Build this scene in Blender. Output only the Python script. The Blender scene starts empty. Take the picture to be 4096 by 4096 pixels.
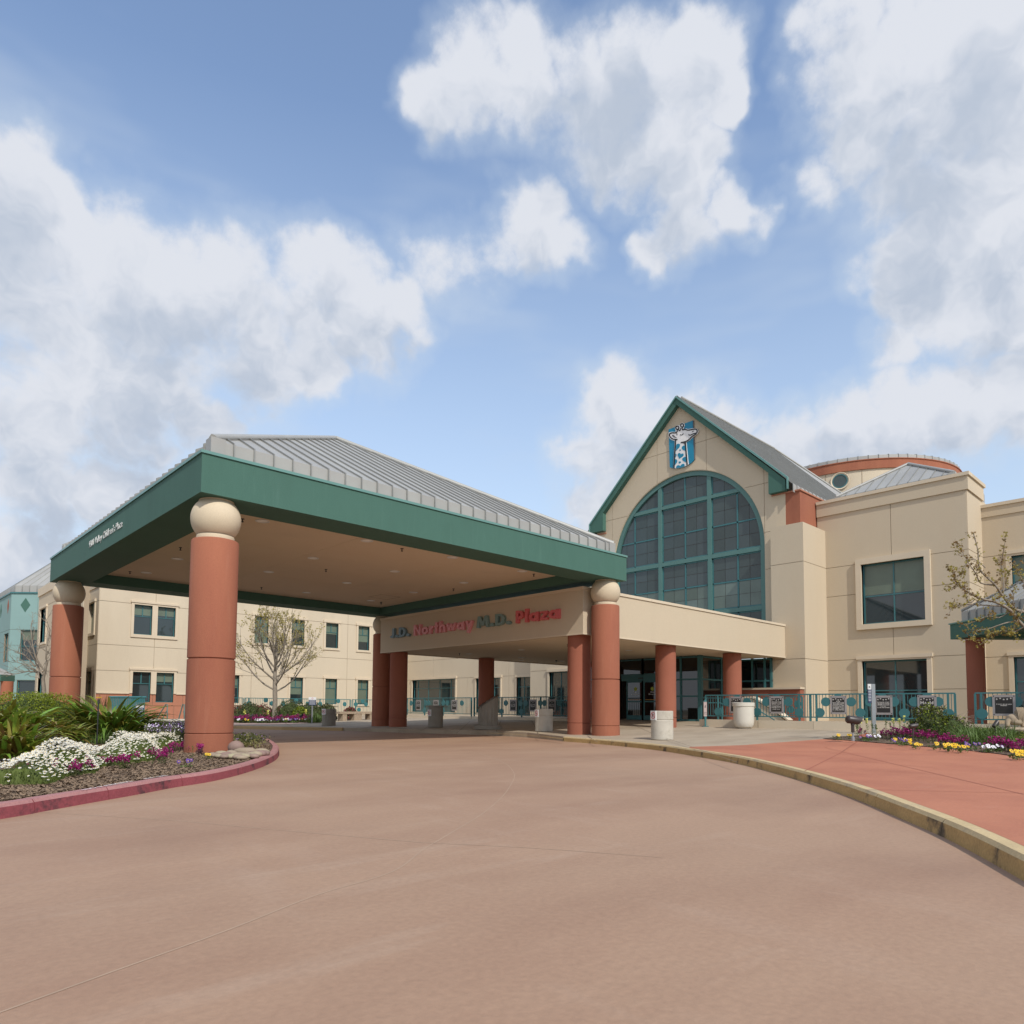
import bpy, bmesh, math, random
from mathutils import Vector, Matrix
random.seed(7)
R=math.radians; PI=math.pi
S=bpy.context.scene; COL=S.collection

# ---------------------------------------------------------------- camera
FPX,CY,PITCH,ROLL,YAW,CAMZ=2807.49,2664.66,3.4277,.3923,46.6262,1.10
_p,_r,_y=R(PITCH),R(ROLL),R(YAW)
FW=Vector((math.cos(_y)*math.cos(_p),math.sin(_y)*math.cos(_p),math.sin(_p)))
RT=Vector((math.sin(_y),-math.cos(_y),0)); UP=RT.cross(FW)
R2=RT*math.cos(_r)+UP*math.sin(_r); U2=-RT*math.sin(_r)+UP*math.cos(_r)
cd=bpy.data.cameras.new('camera'); cam=bpy.data.objects.new('camera',cd); COL.objects.link(cam)
cam.matrix_world=Matrix((( R2.x,U2.x,-FW.x,0),(R2.y,U2.y,-FW.y,0),(R2.z,U2.z,-FW.z,CAMZ),(0,0,0,1)))
cd.sensor_width=36; cd.lens=FPX/4096*36; cd.shift_y=(CY-2048)/4096; cd.clip_end=3000; cd.clip_start=.1
S.camera=cam
FH=Vector((math.cos(_y),math.sin(_y),0))                # level heading of the camera
# surveying helpers: where the sight line through a photo pixel meets a known wall or the ground
def ray(x,y): return FW+R2*((x-2048)/FPX)+U2*((CY-y)/FPX)
CP=Vector((0,0,CAMZ))
def onX(x,y,X): d=ray(x,y); return CP+d*(X/d.x)
def onY(x,y,Y): d=ray(x,y); return CP+d*(Y/d.y)
def onZ(x,y,z): d=ray(x,y); return CP+d*((z-CAMZ)/d.z)
def onD(x,y,D): d=ray(x,y); return CP+d*(D/(d.x*FH.x+d.y*FH.y))
def gz(X): return .15+.03*min(max(X-17.5,0),14)
def onG(x,y,off=0):
    z=.15
    for _ in range(25): P=onZ(x,y,z+off); z=.6*z+.4*gz(P.x)
    return P
# ---------------------------------------------------------------- sun, world, exposure
SUND=Vector((.3,1,-1)).normalized()
sl=bpy.data.lights.new('sun','SUN'); sl.energy=3.3; sl.angle=R(.8); sl.color=(1,.955,.88)
so=bpy.data.objects.new('sun',sl); COL.objects.link(so); so.rotation_euler=SUND.to_track_quat('-Z','Y').to_euler(); so.location=(0,0,40)
S.view_settings.view_transform='Standard'; S.view_settings.look='None'; S.view_settings.gamma=1
S.view_settings.use_curve_mapping=False; S.view_settings.exposure=0.0
W=bpy.data.worlds.new('World'); S.world=W; W.use_nodes=True
def world():
    nt=W.node_tree; N=nt.nodes; L=nt.links; N.clear()
    def math_(op,a,b=None,c=None,clamp=False,nn=N,ll=L):
        m=nn.new('ShaderNodeMath'); m.operation=op; m.use_clamp=clamp
        for i,v in enumerate((a,b,c)):
            if v is None: continue
            if isinstance(v,(int,float)): m.inputs[i].default_value=v
            else: ll.new(v,m.inputs[i])
        return m.outputs[0]
    def noise(vec,sc,det,ro,out='Fac',nn=N,ll=L):
        n=nn.new('ShaderNodeTexNoise'); n.inputs['Scale'].default_value=sc; n.inputs['Detail'].default_value=det
        n.inputs['Roughness'].default_value=ro; ll.new(vec,n.inputs['Vector']); return n.outputs[out]
    def vmath(op,a,b,nn=N,ll=L,scale=None):
        m=nn.new('ShaderNodeVectorMath'); m.operation=op
        for i,v in enumerate((a,b)):
            if v is None: continue
            if isinstance(v,(tuple,Vector)): m.inputs[i].default_value=v
            else: ll.new(v,m.inputs[i])
        if scale is not None: m.inputs['Scale'].default_value=scale
        return m
    # --- cumulus banks: sky directions of each billow with its angular size
    g=bpy.data.node_groups.new('cloud_banks','ShaderNodeTree')
    g.interface.new_socket('dir',in_out='INPUT',socket_type='NodeSocketVector'); g.interface.new_socket('d',in_out='OUTPUT',socket_type='NodeSocketFloat')
    gn,gl=g.nodes,g.links; gi=gn.new('NodeGroupInput'); go=gn.new('NodeGroupOutput'); d=gi.outputs[0]
    blobs=[(10,350,125),(90,400,95),(60,520,180),(200,520,150),(320,570,140),(450,570,125),(570,560,110),(680,585,95),(755,580,55),(610,500,60),
      (300,680,140),(150,680,170),(480,660,110),(580,690,60),(60,780,150),(250,800,95),(390,800,62),(70,920,120),(230,930,85),(30,1040,120),
      (830,185,66),(895,160,84),(1000,160,95),(1100,130,95),(1200,120,92),(1300,115,85),(1110,230,100),(1230,240,105),(1290,340,75),(1290,430,70),(1380,400,50),(1230,475,42),(1360,200,45),
      (1010,435,68),(950,450,40,.3),(1065,465,45,.45),(845,505,40,.12),(885,490,36,.12),(1525,345,28,.16),(1545,375,28,.16),
      (1590,40,85),(1600,160,100),(1640,250,95),(1720,150,150),(1850,100,160),(1800,300,180),(1900,420,170),(1760,480,120),(1700,560,60),(1850,570,120),(1700,640,55,.3),(1960,600,95),
      (1180,790,90),(1120,860,75),(1260,810,90),(1370,840,85),(1480,860,80),(1610,820,88),(1710,780,90),(1820,760,105),(1940,740,120),(1240,930,95),(1400,960,90),(1560,950,90),(1120,950,60),
      (-150,400,220),(-200,800,230),(2150,300,280),(2200,800,230)]
    sx=gn.new('ShaderNodeSeparateXYZ'); gl.new(vmath('NORMALIZE',d,None,gn,gl).outputs[0],sx.inputs[0]); acc=None
    for i in range(0,len(blobs),3):                     # three billows per node: 1-(angle/size)^2
        tr=(blobs[i:i+3]*3)[:3]; A=[];K=[]
        for (x,y,r,*pk) in tr:
            q=2.1201; c=ray(x*q,y*q).normalized(); rr=max((c-ray((x+r)*q,y*q).normalized()).length,.008)*1.03
            pk=pk[0] if pk else .70; k=2/(rr*rr)*pk; A.append(c*k); K.append(pk-k)
        v=None
        for ax in range(3):
            m=gn.new('ShaderNodeVectorMath'); m.operation='MULTIPLY_ADD'; gl.new(sx.outputs[ax],m.inputs[0]); m.inputs[1].default_value=[t[ax] for t in A]
            if v is None: m.inputs[2].default_value=K
            else: gl.new(v,m.inputs[2])
            v=m.outputs[0]
        acc=v if acc is None else vmath('MAXIMUM',acc,v,gn,gl).outputs[0]
    sy=gn.new('ShaderNodeSeparateXYZ'); gl.new(acc,sy.inputs[0])
    acc=math_('MAXIMUM',math_('MAXIMUM',sy.outputs[0],sy.outputs[1],nn=gn,ll=gl),sy.outputs[2],nn=gn,ll=gl)
    acc=math_('MAXIMUM',acc,-1.5,nn=gn,ll=gl)
    gl.new(acc,go.inputs[0])
    tc=N.new('ShaderNodeTexCoord'); D=vmath('NORMALIZE',tc.outputs['Generated'],None).outputs[0]
    wn=noise(D,11,3,.6,out='Color'); w0=vmath('SUBTRACT',wn,(.5,.5,.5)).outputs[0]; w1=vmath('SCALE',w0,None,scale=.10).outputs[0]
    DW=vmath('ADD',D,w1).outputs[0]
    def grp(vec):
        n=N.new('ShaderNodeGroup'); n.node_tree=g; L.new(vec,n.inputs[0]); return n.outputs[0]
    def mrange(v,a,b,c,e,smooth=True):
        n=N.new('ShaderNodeMapRange'); n.inputs[1].default_value=a; n.inputs[2].default_value=b; n.inputs[3].default_value=c; n.inputs[4].default_value=e
        if smooth: n.interpolation_type='SMOOTHSTEP'
        L.new(v,n.inputs[0]); return n.outputs[0]
    def mix(f,a,b,mode='MIX'):
        n=N.new('ShaderNodeMix'); n.data_type='RGBA'; n.blend_type=mode
        for s,v in ((n.inputs[0],f),(n.inputs[6],a),(n.inputs[7],b)):
            if isinstance(v,(int,float)): s.default_value=v
            elif isinstance(v,tuple): s.default_value=(*v,1)
            else: L.new(v,s)
        return n.outputs[2]
    # the rest of the sky carries the same broken cumulus
    dp=vmath('DOT_PRODUCT',D,ray(2048,1400).normalized()).outputs['Value']
    away=mrange(dp,.74,.5,0,1)
    gen=math_('MULTIPLY_ADD',noise(DW,2.0,2,.5),7.0,-3.5)
    gen=math_('ADD',gen,math_('MULTIPLY_ADD',away,3.0,-3.0))
    fb=noise(D,10,9,.63)
    f=math_('MULTIPLY_ADD',fb,2.3,-1.12)
    b1=math_('MINIMUM',math_('MAXIMUM',grp(DW),gen),.55)
    den=math_('ADD',b1,f)
    upv=vmath('ADD',DW,(-.010,-.016,.045)).outputs[0]
    b2=math_('MINIMUM',grp(upv),.9)
    fs=noise(upv,11,4,.6)
    den2=math_('ADD',b2,math_('MULTIPLY_ADD',fs,2.6,-1.3))
    sky=N.new('ShaderNodeTexSky'); sky.sky_type='NISHITA'; sky.sun_disc=False; sky.sun_elevation=R(43.8); sky.sun_rotation=R(196.7)
    sky.air_density=1.0; sky.dust_density=.3; sky.ozone_density=1.2; sky.altitude=100
    sep=N.new('ShaderNodeSeparateXYZ'); L.new(D,sep.inputs[0])
    alpha=mrange(den,-.22,.50,0,1)
    shade=mrange(den2,.0,1.1,0,1)
    ccol=mix(shade,CW,CG)
    mp=N.new('ShaderNodeMapping'); mp.inputs['Scale'].default_value=(2,2,7); mp.inputs['Rotation'].default_value=(.1,.25,0); L.new(D,mp.inputs[0])
    veil=mrange(noise(mp.outputs[0],1.6,3,.6),.48,.8,0,.35)
    base=mix(1,sky.outputs[0],TINT,'MULTIPLY')
    base=mix(mrange(sep.outputs[2],.0,.66,HZ,0,False),base,HC)
    base=mix(veil,base,(3.9,4.5,5.3))
    halo=mrange(den,-1.0,.1,0,.30)
    base=mix(halo,base,(4.2,4.8,5.5))
    out=mix(alpha,base,ccol)
    bg=N.new('ShaderNodeBackground'); bg.inputs['Strength'].default_value=.15; L.new(out,bg.inputs[0])
    wo=N.new('ShaderNodeOutputWorld'); L.new(bg.outputs[0],wo.inputs[0])
CW=(4.95,5.15,5.6); CG=(3.3,3.75,4.5); TINT=(1.72,1.62,1.55); HC=(3.7,4.4,5.2); HZ=.92
world()

# ---------------------------------------------------------------- materials
MATS={}
def mat(name,col,rough=.85,var=.10,scale=1.2,bump=.0,bscale=60,metal=0,spec=.5,col2=None,c2scale=.6,c2lo=.5,c2hi=.7,streak=False,trans=0,rand=0,fine=.0,layers=()):
    if name in MATS: return MATS[name]
    m=bpy.data.materials.new(name); m.use_nodes=True; nt=m.node_tree; N=nt.nodes; L=nt.links
    b=N['Principled BSDF']; b.inputs['Roughness'].default_value=rough; b.inputs['Metallic'].default_value=metal
    b.inputs['Specular IOR Level'].default_value=spec
    ge=N.new('ShaderNodeNewGeometry'); pos=ge.outputs['Position']
    if streak:
        mp=N.new('ShaderNodeMapping'); mp.inputs['Scale'].default_value=streak; L.new(pos,mp.inputs[0]); ps=mp.outputs[0]
    else: ps=pos
    def noise(v,s,d=4,r=.55):
        n=N.new('ShaderNodeTexNoise'); n.inputs['Scale'].default_value=s; n.inputs['Detail'].default_value=d; n.inputs['Roughness'].default_value=r; L.new(v,n.inputs['Vector']); return n.outputs['Fac']
    def mixc(f,a,bb,mode='MIX'):
        n=N.new('ShaderNodeMix'); n.data_type='RGBA'; n.blend_type=mode
        for s,v in ((n.inputs[0],f),(n.inputs[6],a),(n.inputs[7],bb)):
            if isinstance(v,(int,float)): s.default_value=v
            elif isinstance(v,tuple): s.default_value=(*v,1)
            else: L.new(v,s)
        return n.outputs[2]
    def mr(v,a,bb,c,d):
        n=N.new('ShaderNodeMapRange'); 
        for i,x in zip((1,2,3,4),(a,bb,c,d)): n.inputs[i].default_value=x
        L.new(v,n.inputs[0]); return n.outputs[0]
    c=tuple(col)
    if col2:
        c=mixc(mr(noise(ps,c2scale,7,.65),c2lo,c2hi,0,1),c,tuple(col2))
    for (lc,ls_,lst,l0,l1,amt) in layers:
        mp=N.new('ShaderNodeMapping'); mp.inputs['Scale'].default_value=lst; mp.inputs['Location'].default_value=(ls_*7,l0*31,3); L.new(pos,mp.inputs[0])
        c=mixc(mr(noise(mp.outputs[0],ls_,6,.62),l0,l1,0,amt),c,tuple(lc))
    if var:
        f=mr(noise(ps,scale,5),.25,.75,1-var,1+var)
        v=N.new('ShaderNodeMix'); v.data_type='RGBA'; v.blend_type='MULTIPLY'; v.inputs[0].default_value=1
        if isinstance(c,tuple): v.inputs[6].default_value=(*c,1)
        else: L.new(c,v.inputs[6])
        cb=N.new('ShaderNodeCombineColor'); 
        for i in range(3): L.new(f,cb.inputs[i])
        L.new(cb.outputs[0],v.inputs[7]); c=v.outputs[2]
    if fine:
        f=mr(noise(pos,bscale,3,.6),.3,.7,1-fine,1+fine)
        v=N.new('ShaderNodeMix'); v.data_type='RGBA'; v.blend_type='MULTIPLY'; v.inputs[0].default_value=1
        if isinstance(c,tuple): v.inputs[6].default_value=(*c,1)
        else: L.new(c,v.inputs[6])
        cb=N.new('ShaderNodeCombineColor')
        for i in range(3): L.new(f,cb.inputs[i])
        L.new(cb.outputs[0],v.inputs[7]); c=v.outputs[2]
    if rand:
        oi=N.new('ShaderNodeObjectInfo'); hs=N.new('ShaderNodeHueSaturation')
        L.new(mr(oi.outputs['Random'],0,1,.5-rand*.12,.5+rand*.06),hs.inputs['Hue']); L.new(mr(oi.outputs['Random'],0,1,1-rand*.5,1+rand*.55),hs.inputs['Value'])
        if isinstance(c,tuple): hs.inputs['Color'].default_value=(*c,1)
        else: L.new(c,hs.inputs['Color'])
        c=hs.outputs[0]
    if isinstance(c,tuple): b.inputs['Base Color'].default_value=(*c,1)
    else: L.new(c,b.inputs['Base Color'])
    if bump:
        bp=N.new('ShaderNodeBump'); bp.inputs['Strength'].default_value=bump; bp.inputs['Distance'].default_value=.01
        L.new(noise(pos,bscale,4,.6),bp.inputs['Height']); L.new(bp.outputs[0],b.inputs['Normal'])
    if trans:
        t=N.new('ShaderNodeBsdfTranslucent'); 
        if isinstance(c,tuple): t.inputs[0].default_value=(*c,1)
        else: L.new(c,t.inputs[0])
        mx=N.new('ShaderNodeMixShader'); mx.inputs[0].default_value=trans
        L.new(b.outputs[0],mx.inputs[1]); L.new(t.outputs[0],mx.inputs[2]); L.new(mx.outputs[0],N['Material Output'].inputs[0])
    MATS[name]=m; return m
cream=mat('cream_stucco',(.56,.465,.335),.92,.06,.5,.35,45,col2=(.50,.405,.285),c2scale=.5,c2lo=.45,c2hi=.85,fine=.05,streak=(1,1,.25))
cream2=mat('pale_stucco',(.60,.51,.38),.92,.04,.4,.3,45,fine=.04,col2=(.54,.45,.33),c2scale=.5,c2lo=.48,c2hi=.85,streak=(1,1,.25))
trim=mat('cream_trim',(.62,.52,.385),.88,.05,.8,.2,45,fine=.03)
jointm=mat('stucco_joint',(.36,.28,.19),.95,.05)
terra=mat('terracotta_stucco',(.345,.125,.068),.92,.08,1.0,.5,50,layers=[((.41,.19,.12),1.4,(4,4,.25),.58,.78,.4),((.24,.085,.05),.9,(1,1,.4),.58,.75,.4)],col2=(.275,.09,.052),c2scale=.7,c2lo=.4,c2hi=.75,streak=(1,1,.25),fine=.08)
terra2=mat('brick_red_stucco',(.31,.105,.062),.92,.08,1,.4,50,fine=.07)
pink=mat('pale_terracotta',(.42,.18,.11),.92,.08,1,.3,50,fine=.05)
green=mat('green_stucco',(.056,.140,.108),.85,.10,.9,.4,50,layers=[((.085,.18,.145),1.6,(4,4,.3),.58,.8,.5)],col2=(.046,.118,.09),c2scale=.9,streak=(1,1,.3),fine=.08)
flash=mat('green_metal_flashing',(.14,.29,.26),.4,.05,metal=.2)
roofm=mat('standing_seam_metal',(.37,.365,.34),.5,.08,.9,metal=.12,streak=(1,1,1),rand=.12)
seamm=mat('seam_metal',(.25,.25,.235),.45,.08,metal=.12)
tealf=mat('teal_frame',(.045,.155,.165),.45,.05)
tealg=mat('sage_frame',(.085,.185,.165),.5,.05)
tealr=mat('teal_rail',(.042,.16,.17),.4,.06,2)
teals=mat('teal_stucco',(.22,.345,.33),.9,.05,.6,.3,45,fine=.04)
soff=mat('soffit_plaster',(.70,.58,.43),.95,.08,.5,.35,30,col2=(.62,.50,.36),c2scale=.5,c2lo=.45,c2hi=.75,fine=.04)
ballm=mat('cast_stone_ball',(.60,.50,.355),.9,.07,1.5,.35,60,fine=.06)
lampm=mat('lamp_diffuser',(.9,.89,.85),.4,.02); darkm=mat('dark_metal',(.03,.03,.032),.45,.1); blackm=mat('black_metal',(.018,.017,.016),.5,.1)
bronze=mat('bronze_paint',(.045,.035,.032),.4,.1)
glass=mat('window_glass',(.022,.033,.034),.03,.25,.35,spec=.9); 
glassA=mat('arch_glass',(.052,.072,.072),.12,.22,.3,spec=.5,rand=.25)
blind=mat('window_blind',(.13,.17,.125),.35,.08,2,spec=.6,rand=.2)
blindA=mat('pale_blind_glass',(.12,.16,.14),.18,.2,.5,spec=.5,rand=.35)
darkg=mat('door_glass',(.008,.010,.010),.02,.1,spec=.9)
conc=mat('bin_concrete',(.50,.46,.385),.9,.10,3,.4,70,col2=(.40,.36,.29),c2scale=2.5,c2lo=.55,c2hi=.7,fine=.08)
concg=mat('grey_concrete',(.27,.24,.195),.9,.14,3,.5,60,col2=(.19,.165,.13),c2scale=3,streak=(1,1,.3),fine=.08)
concw=mat('pale_concrete',(.60,.56,.48),.85,.05,3,.3,80,fine=.05)
walkm=mat('walk_concrete',(.40,.325,.235),.8,.10,.5,.3,40,col2=(.29,.225,.155),c2scale=.45,c2lo=.42,c2hi=.72,streak=(.6,1.6,1),fine=.06)
drivem=mat('stained_drive_concrete',(.375,.238,.155),.72,.07,.35,.3,25,col2=(.30,.175,.112),c2scale=.30,c2lo=.42,c2hi=.72,fine=.07,streak=(.7,1.5,1),layers=[((.44,.31,.225),1.1,(1.6,.5,1),.56,.78,.35),((.25,.15,.10),.22,(1,1,1),.56,.70,.35),((.20,.13,.095),14,(1,1,1),.70,.76,.6),((.47,.35,.26),.9,(.35,2.2,1),.60,.74,.28)])
redm=mat('red_walk_coating',(.45,.172,.094),.75,.07,.4,.25,35,col2=(.37,.13,.072),c2scale=.6,c2lo=.42,c2hi=.7,fine=.06,layers=[((.50,.24,.15),1.3,(.6,1.6,1),.58,.78,.4),((.22,.08,.05),16,(1,1,1),.71,.77,.5)])
purp=mat('mauve_pavement',(.33,.235,.20),.8,.08,.5,.2,30)
kred=mat('red_kerb_paint',(.25,.055,.065),.75,.15,2,.5,40,col2=(.08,.03,.035),c2scale=1.6,c2lo=.52,c2hi=.6,fine=.15)
kred2=mat('worn_pink_kerb_top',(.38,.18,.17),.8,.15,2,.5,40,fine=.12)
kyel=mat('yellow_kerb_paint',(.43,.28,.11),.8,.15,2,.5,40,col2=(.10,.075,.045),c2scale=2.2,c2lo=.55,c2hi=.66,fine=.15)
kyel2=mat('worn_yellow_kerb_top',(.57,.43,.23),.8,.15,2,.5,40,col2=(.34,.27,.18),c2scale=2,c2lo=.5,c2hi=.7,fine=.1)
ktan=mat('tan_kerb',(.42,.28,.13),.8,.1,2)
soil=mat('bark_mulch',(.15,.10,.062),.95,.3,3,.9,35,col2=(.09,.058,.036),c2scale=9,c2lo=.4,c2hi=.65,fine=.35)
chip=mat('mulch_chip',(.22,.15,.095),.95,.3,20,rand=.0)
grnd=mat('dry_ground',(.22,.19,.13),.95,.15,.2)
plaqf=mat('plaque_frame_metal',(.36,.33,.32),.5,.1,6,metal=.3); plaqb=mat('plaque_black',(.02,.018,.016),.5,.1); plaqt=mat('plaque_lettering',(.55,.52,.48),.5,.02)
white=mat('white_sign',(.72,.72,.70),.5,.02); redp=mat('red_print',(.55,.03,.03),.5,.02); navy=mat('navy_print',(.03,.045,.11),.5,.02); blackp=mat('black_print',(.01,.01,.01),.5,.0)
greyp=mat('grey_post_metal',(.34,.36,.37),.45,.06,2,metal=.5)
emt=mat('emblem_teal',(.0,.215,.35),.4,.02); emw=mat('emblem_cream',(.80,.77,.74),.45,.01); emk=mat('emblem_black',(.006,.006,.006),.4,0); emg=mat('emblem_grey',(.13,.125,.13),.5,.02)
lblue=mat('slate_blue_letter',(.17,.26,.30),.5,.08,3); lpink=mat('rose_letter',(.72,.29,.31),.5,.06,3); lgrn=mat('grey_green_letter',(.18,.27,.25),.5,.08,3); lred=mat('red_letter',(.60,.12,.12),.5,.06,3)
lwht=mat('white_letter',(.60,.60,.57),.5,.03)
bark=mat('pale_bark',(.26,.22,.17),.9,.2,8,.5,40); bark2=mat('grey_bark',(.20,.165,.13),.9,.2,8)
leafy=mat('young_leaf_olive',(.36,.30,.065),.6,.3,3,trans=.35); leafr=mat('young_leaf_bronze',(.22,.135,.04),.6,.35,4,trans=.3,col2=(.22,.20,.05),c2scale=3)
agm=mat('strap_leaf',(.21,.26,.035),.36,.2,1.5,trans=.25,rand=.9,col2=(.42,.38,.08),c2scale=2.2,c2lo=.55,c2hi=.7)
agd=mat('dark_strap_leaf',(.13,.20,.028),.38,.2,1.5,trans=.2,rand=.8)
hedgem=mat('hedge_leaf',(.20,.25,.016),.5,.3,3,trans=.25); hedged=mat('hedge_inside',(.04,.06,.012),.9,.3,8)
grassm=mat('grass_blade',(.10,.16,.03),.5,.3,2,trans=.25); grassd=mat('dry_grass',(.22,.20,.07),.6,.3,2,trans=.2)
daisg=mat('daisy_foliage',(.10,.135,.02),.7,.3,3,trans=.2); daisw=mat('daisy_petal',(.70,.68,.60),.6,.02); daisy_y=mat('daisy_eye',(.65,.42,.03),.6,.1)
bushm=mat('shrub_leaf',(.075,.085,.025),.6,.3,4,trans=.2); bushr=mat('red_shrub_leaf',(.28,.07,.07),.6,.35,5,trans=.25,col2=(.12,.06,.03),c2scale=5)
mag=mat('magenta_petal',(.30,.006,.13),.6,.3,8,trans=.15); yel=mat('yellow_petal',(.78,.50,.01),.6,.1,8,trans=.15); lemon=mat('lemon_petal',(.72,.70,.16),.6,.1,8,trans=.15)
purpp=mat('violet_petal',(.10,.03,.25),.6,.3,8,trans=.15); lilac=mat('lilac_petal',(.35,.22,.48),.6,.2,8); wpet=mat('white_petal',(.72,.70,.72),.6,.05); dpurp=mat('dark_petal',(.03,.008,.05),.7,.1)
rust=mat('rust_petal',(.30,.07,.03),.6,.3,8); wine=mat('wine_foliage',(.07,.03,.035),.7,.3,5)
stonem=mat('river_stone',(.30,.24,.165),.75,.12,3,.2,60,rand=.5); statue_m=mat('carved_stone',(.38,.30,.21),.9,.2,5,.5,40,col2=(.24,.18,.12),c2scale=5)
woodb=mat('bench_aggregate',(.36,.28,.20),.9,.2,10,.5,60,fine=.15)

# ---------------------------------------------------------------- builders
def wloc(o):
    v=Vector((0,0,0))
    while o is not None: v+=o.location; o=o.parent
    return v
def tag(o,label=None,cat=None,group=None,kind=None):
    if label: o['label']=label
    if cat: o['category']=cat
    if group: o['group']=group
    if kind: o['kind']=kind
    return o
def thing(name,label,cat,loc=(0,0,0),group=None):
    o=bpy.data.objects.new(name,None); o.empty_display_size=.2; COL.objects.link(o); o.location=loc
    return tag(o,label,cat,group)
class Fr:
    """wall frame: u along the wall, z up, d outward"""
    def __init__(s,O,ud,nd): s.O=Vector(O); s.ud=Vector(ud); s.nd=Vector(nd)
    def pt(s,u,z,d=0): return s.O+s.ud*u+s.nd*d+Vector((0,0,z))
def FX(c): return Fr((c,0,0),(0,1,0),(-1,0,0))
def FY(c): return Fr((0,c,0),(1,0,0),(0,-1,0))
class MB:
    def __init__(s): s.v=[]; s.f=[]; s.sm=[]; s.mi=[]; s.m=0
    def face(s,pts,smooth=False):
        n=len(s.v); s.v+= [tuple(p) for p in pts]; s.f.append(tuple(range(n,n+len(pts)))); s.sm.append(smooth); s.mi.append(s.m)
    def idx(s,vs,fs,smooth=False):
        n=len(s.v); s.v+=[tuple(p) for p in vs]
        for f in fs: s.f.append(tuple(n+i for i in f)); s.sm.append(smooth); s.mi.append(s.m)
        return s
    def hexa(s,p): return s.idx(p,[(0,3,2,1),(4,5,6,7),(0,1,5,4),(1,2,6,5),(2,3,7,6),(3,0,4,7)])
    def box(s,x0,x1,y0,y1,z0,z1): return s.hexa([(x0,y0,z0),(x1,y0,z0),(x1,y1,z0),(x0,y1,z0),(x0,y0,z1),(x1,y0,z1),(x1,y1,z1),(x0,y1,z1)])
    def fbox(s,fr,u0,u1,z0,z1,d0,d1):
        P=fr.pt; return s.hexa([P(u0,z0,d0),P(u1,z0,d0),P(u1,z0,d1),P(u0,z0,d1),P(u0,z1,d0),P(u1,z1,d0),P(u1,z1,d1),P(u0,z1,d1)])
    def prism(s,poly,off,smooth=False):
        """closed polygon (3D points) pushed along off"""
        n=len(poly); off=Vector(off); a=[Vector(p) for p in poly]; b=[p+off for p in a]
        return s.idx(a+b,[tuple(range(n)),tuple(range(2*n-1,n-1,-1))]+[(i,(i+1)%n,n+(i+1)%n,n+i) for i in range(n)],smooth)
    def sheet(s,fr,u0,u1,z0,z1,holes,d0,d1):
        us=sorted({u0,u1}|{min(max(h[i],u0),u1) for h in holes for i in (0,1)}); zs=sorted({z0,z1}|{min(max(h[i],z0),z1) for h in holes for i in (2,3)})
        cell=set()
        for i in range(len(us)-1):
            for j in range(len(zs)-1):
                uc,zc=(us[i]+us[i+1])/2,(zs[j]+zs[j+1])/2
                if us[i+1]-us[i]<1e-4 or zs[j+1]-zs[j]<1e-4: continue
                if not any(h[0]<uc<h[1] and h[2]<zc<h[3] for h in holes): cell.add((i,j))
        for (i,j) in cell:
            q=[(us[i],zs[j]),(us[i+1],zs[j]),(us[i+1],zs[j+1]),(us[i],zs[j+1])]
            s.face([fr.pt(u,z,d1) for u,z in q])
            for (di,dj,a,b) in ((0,-1,0,1),(1,0,1,2),(0,1,2,3),(-1,0,3,0)):
                if (i+di,j+dj) not in cell: s.face([fr.pt(*q[a],d1),fr.pt(*q[b],d1),fr.pt(*q[b],d0),fr.pt(*q[a],d0)])
        return len(cell)
    def tube(s,pts,rs,n=6,cap=True,smooth=True):
        pts=[Vector(p) for p in pts]
        if isinstance(rs,(int,float)): rs=[rs]*len(pts)
        rings=[]; prev=None
        for i,p in enumerate(pts):
            t=(pts[min(i+1,len(pts)-1)]-pts[max(i-1,0)]).normalized()
            a=t.orthogonal().normalized() if prev is None else (prev-t*prev.dot(t)).normalized()
            prev=a; b=t.cross(a); rings.append([p+(a*math.cos(k*2*PI/n)+b*math.sin(k*2*PI/n))*rs[i] for k in range(n)])
        vs=[q for r in rings for q in r]; fs=[]
        for i in range(len(rings)-1):
            for k in range(n): fs.append((i*n+k,i*n+(k+1)%n,(i+1)*n+(k+1)%n,(i+1)*n+k))
        s.idx(vs,fs,smooth)
        if cap: s.face(rings[0][::-1]); s.face(rings[-1])
        return s
    def lathe(s,c,prof,n=32,smooth=True,cap=True,ax=None):
        c=Vector(c); vs=[]; fs=[]
        if len(prof)>2 and smooth:                      # crisp where the profile turns sharply
            cut=[0]
            for i in range(1,len(prof)-1):
                a=Vector((prof[i][0]-prof[i-1][0],prof[i][1]-prof[i-1][1])); b=Vector((prof[i+1][0]-prof[i][0],prof[i+1][1]-prof[i][1]))
                if a.length>1e-6 and b.length>1e-6 and a.angle(b)>.45: cut.append(i)
            cut.append(len(prof)-1)
            if len(cut)>2:
                for a,b in zip(cut,cut[1:]): s.lathe(c,prof[a:b+1],n,True,False,ax)
                if cap:
                    for (r,z),fl in ((prof[0],1),(prof[-1],0)):
                        q=[Vector((r*math.cos(2*PI*k/n),r*math.sin(2*PI*k/n),z)) for k in range(n)]; q=[c+((ax@v) if ax else v) for v in q]; s.face(q[::-1] if fl else q)
                return s
        for (r,z) in prof:
            for k in range(n):
                a=2*PI*k/n; v=Vector((r*math.cos(a),r*math.sin(a),z))
                if ax: v=ax@v
                vs.append(c+v)
        for i in range(len(prof)-1):
            for k in range(n): fs.append((i*n+k,i*n+(k+1)%n,(i+1)*n+(k+1)%n,(i+1)*n+k))
        s.idx(vs,fs,smooth)
        if cap:
            s.face(vs[:n][::-1]); s.face(vs[-n:])
        return s
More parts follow.
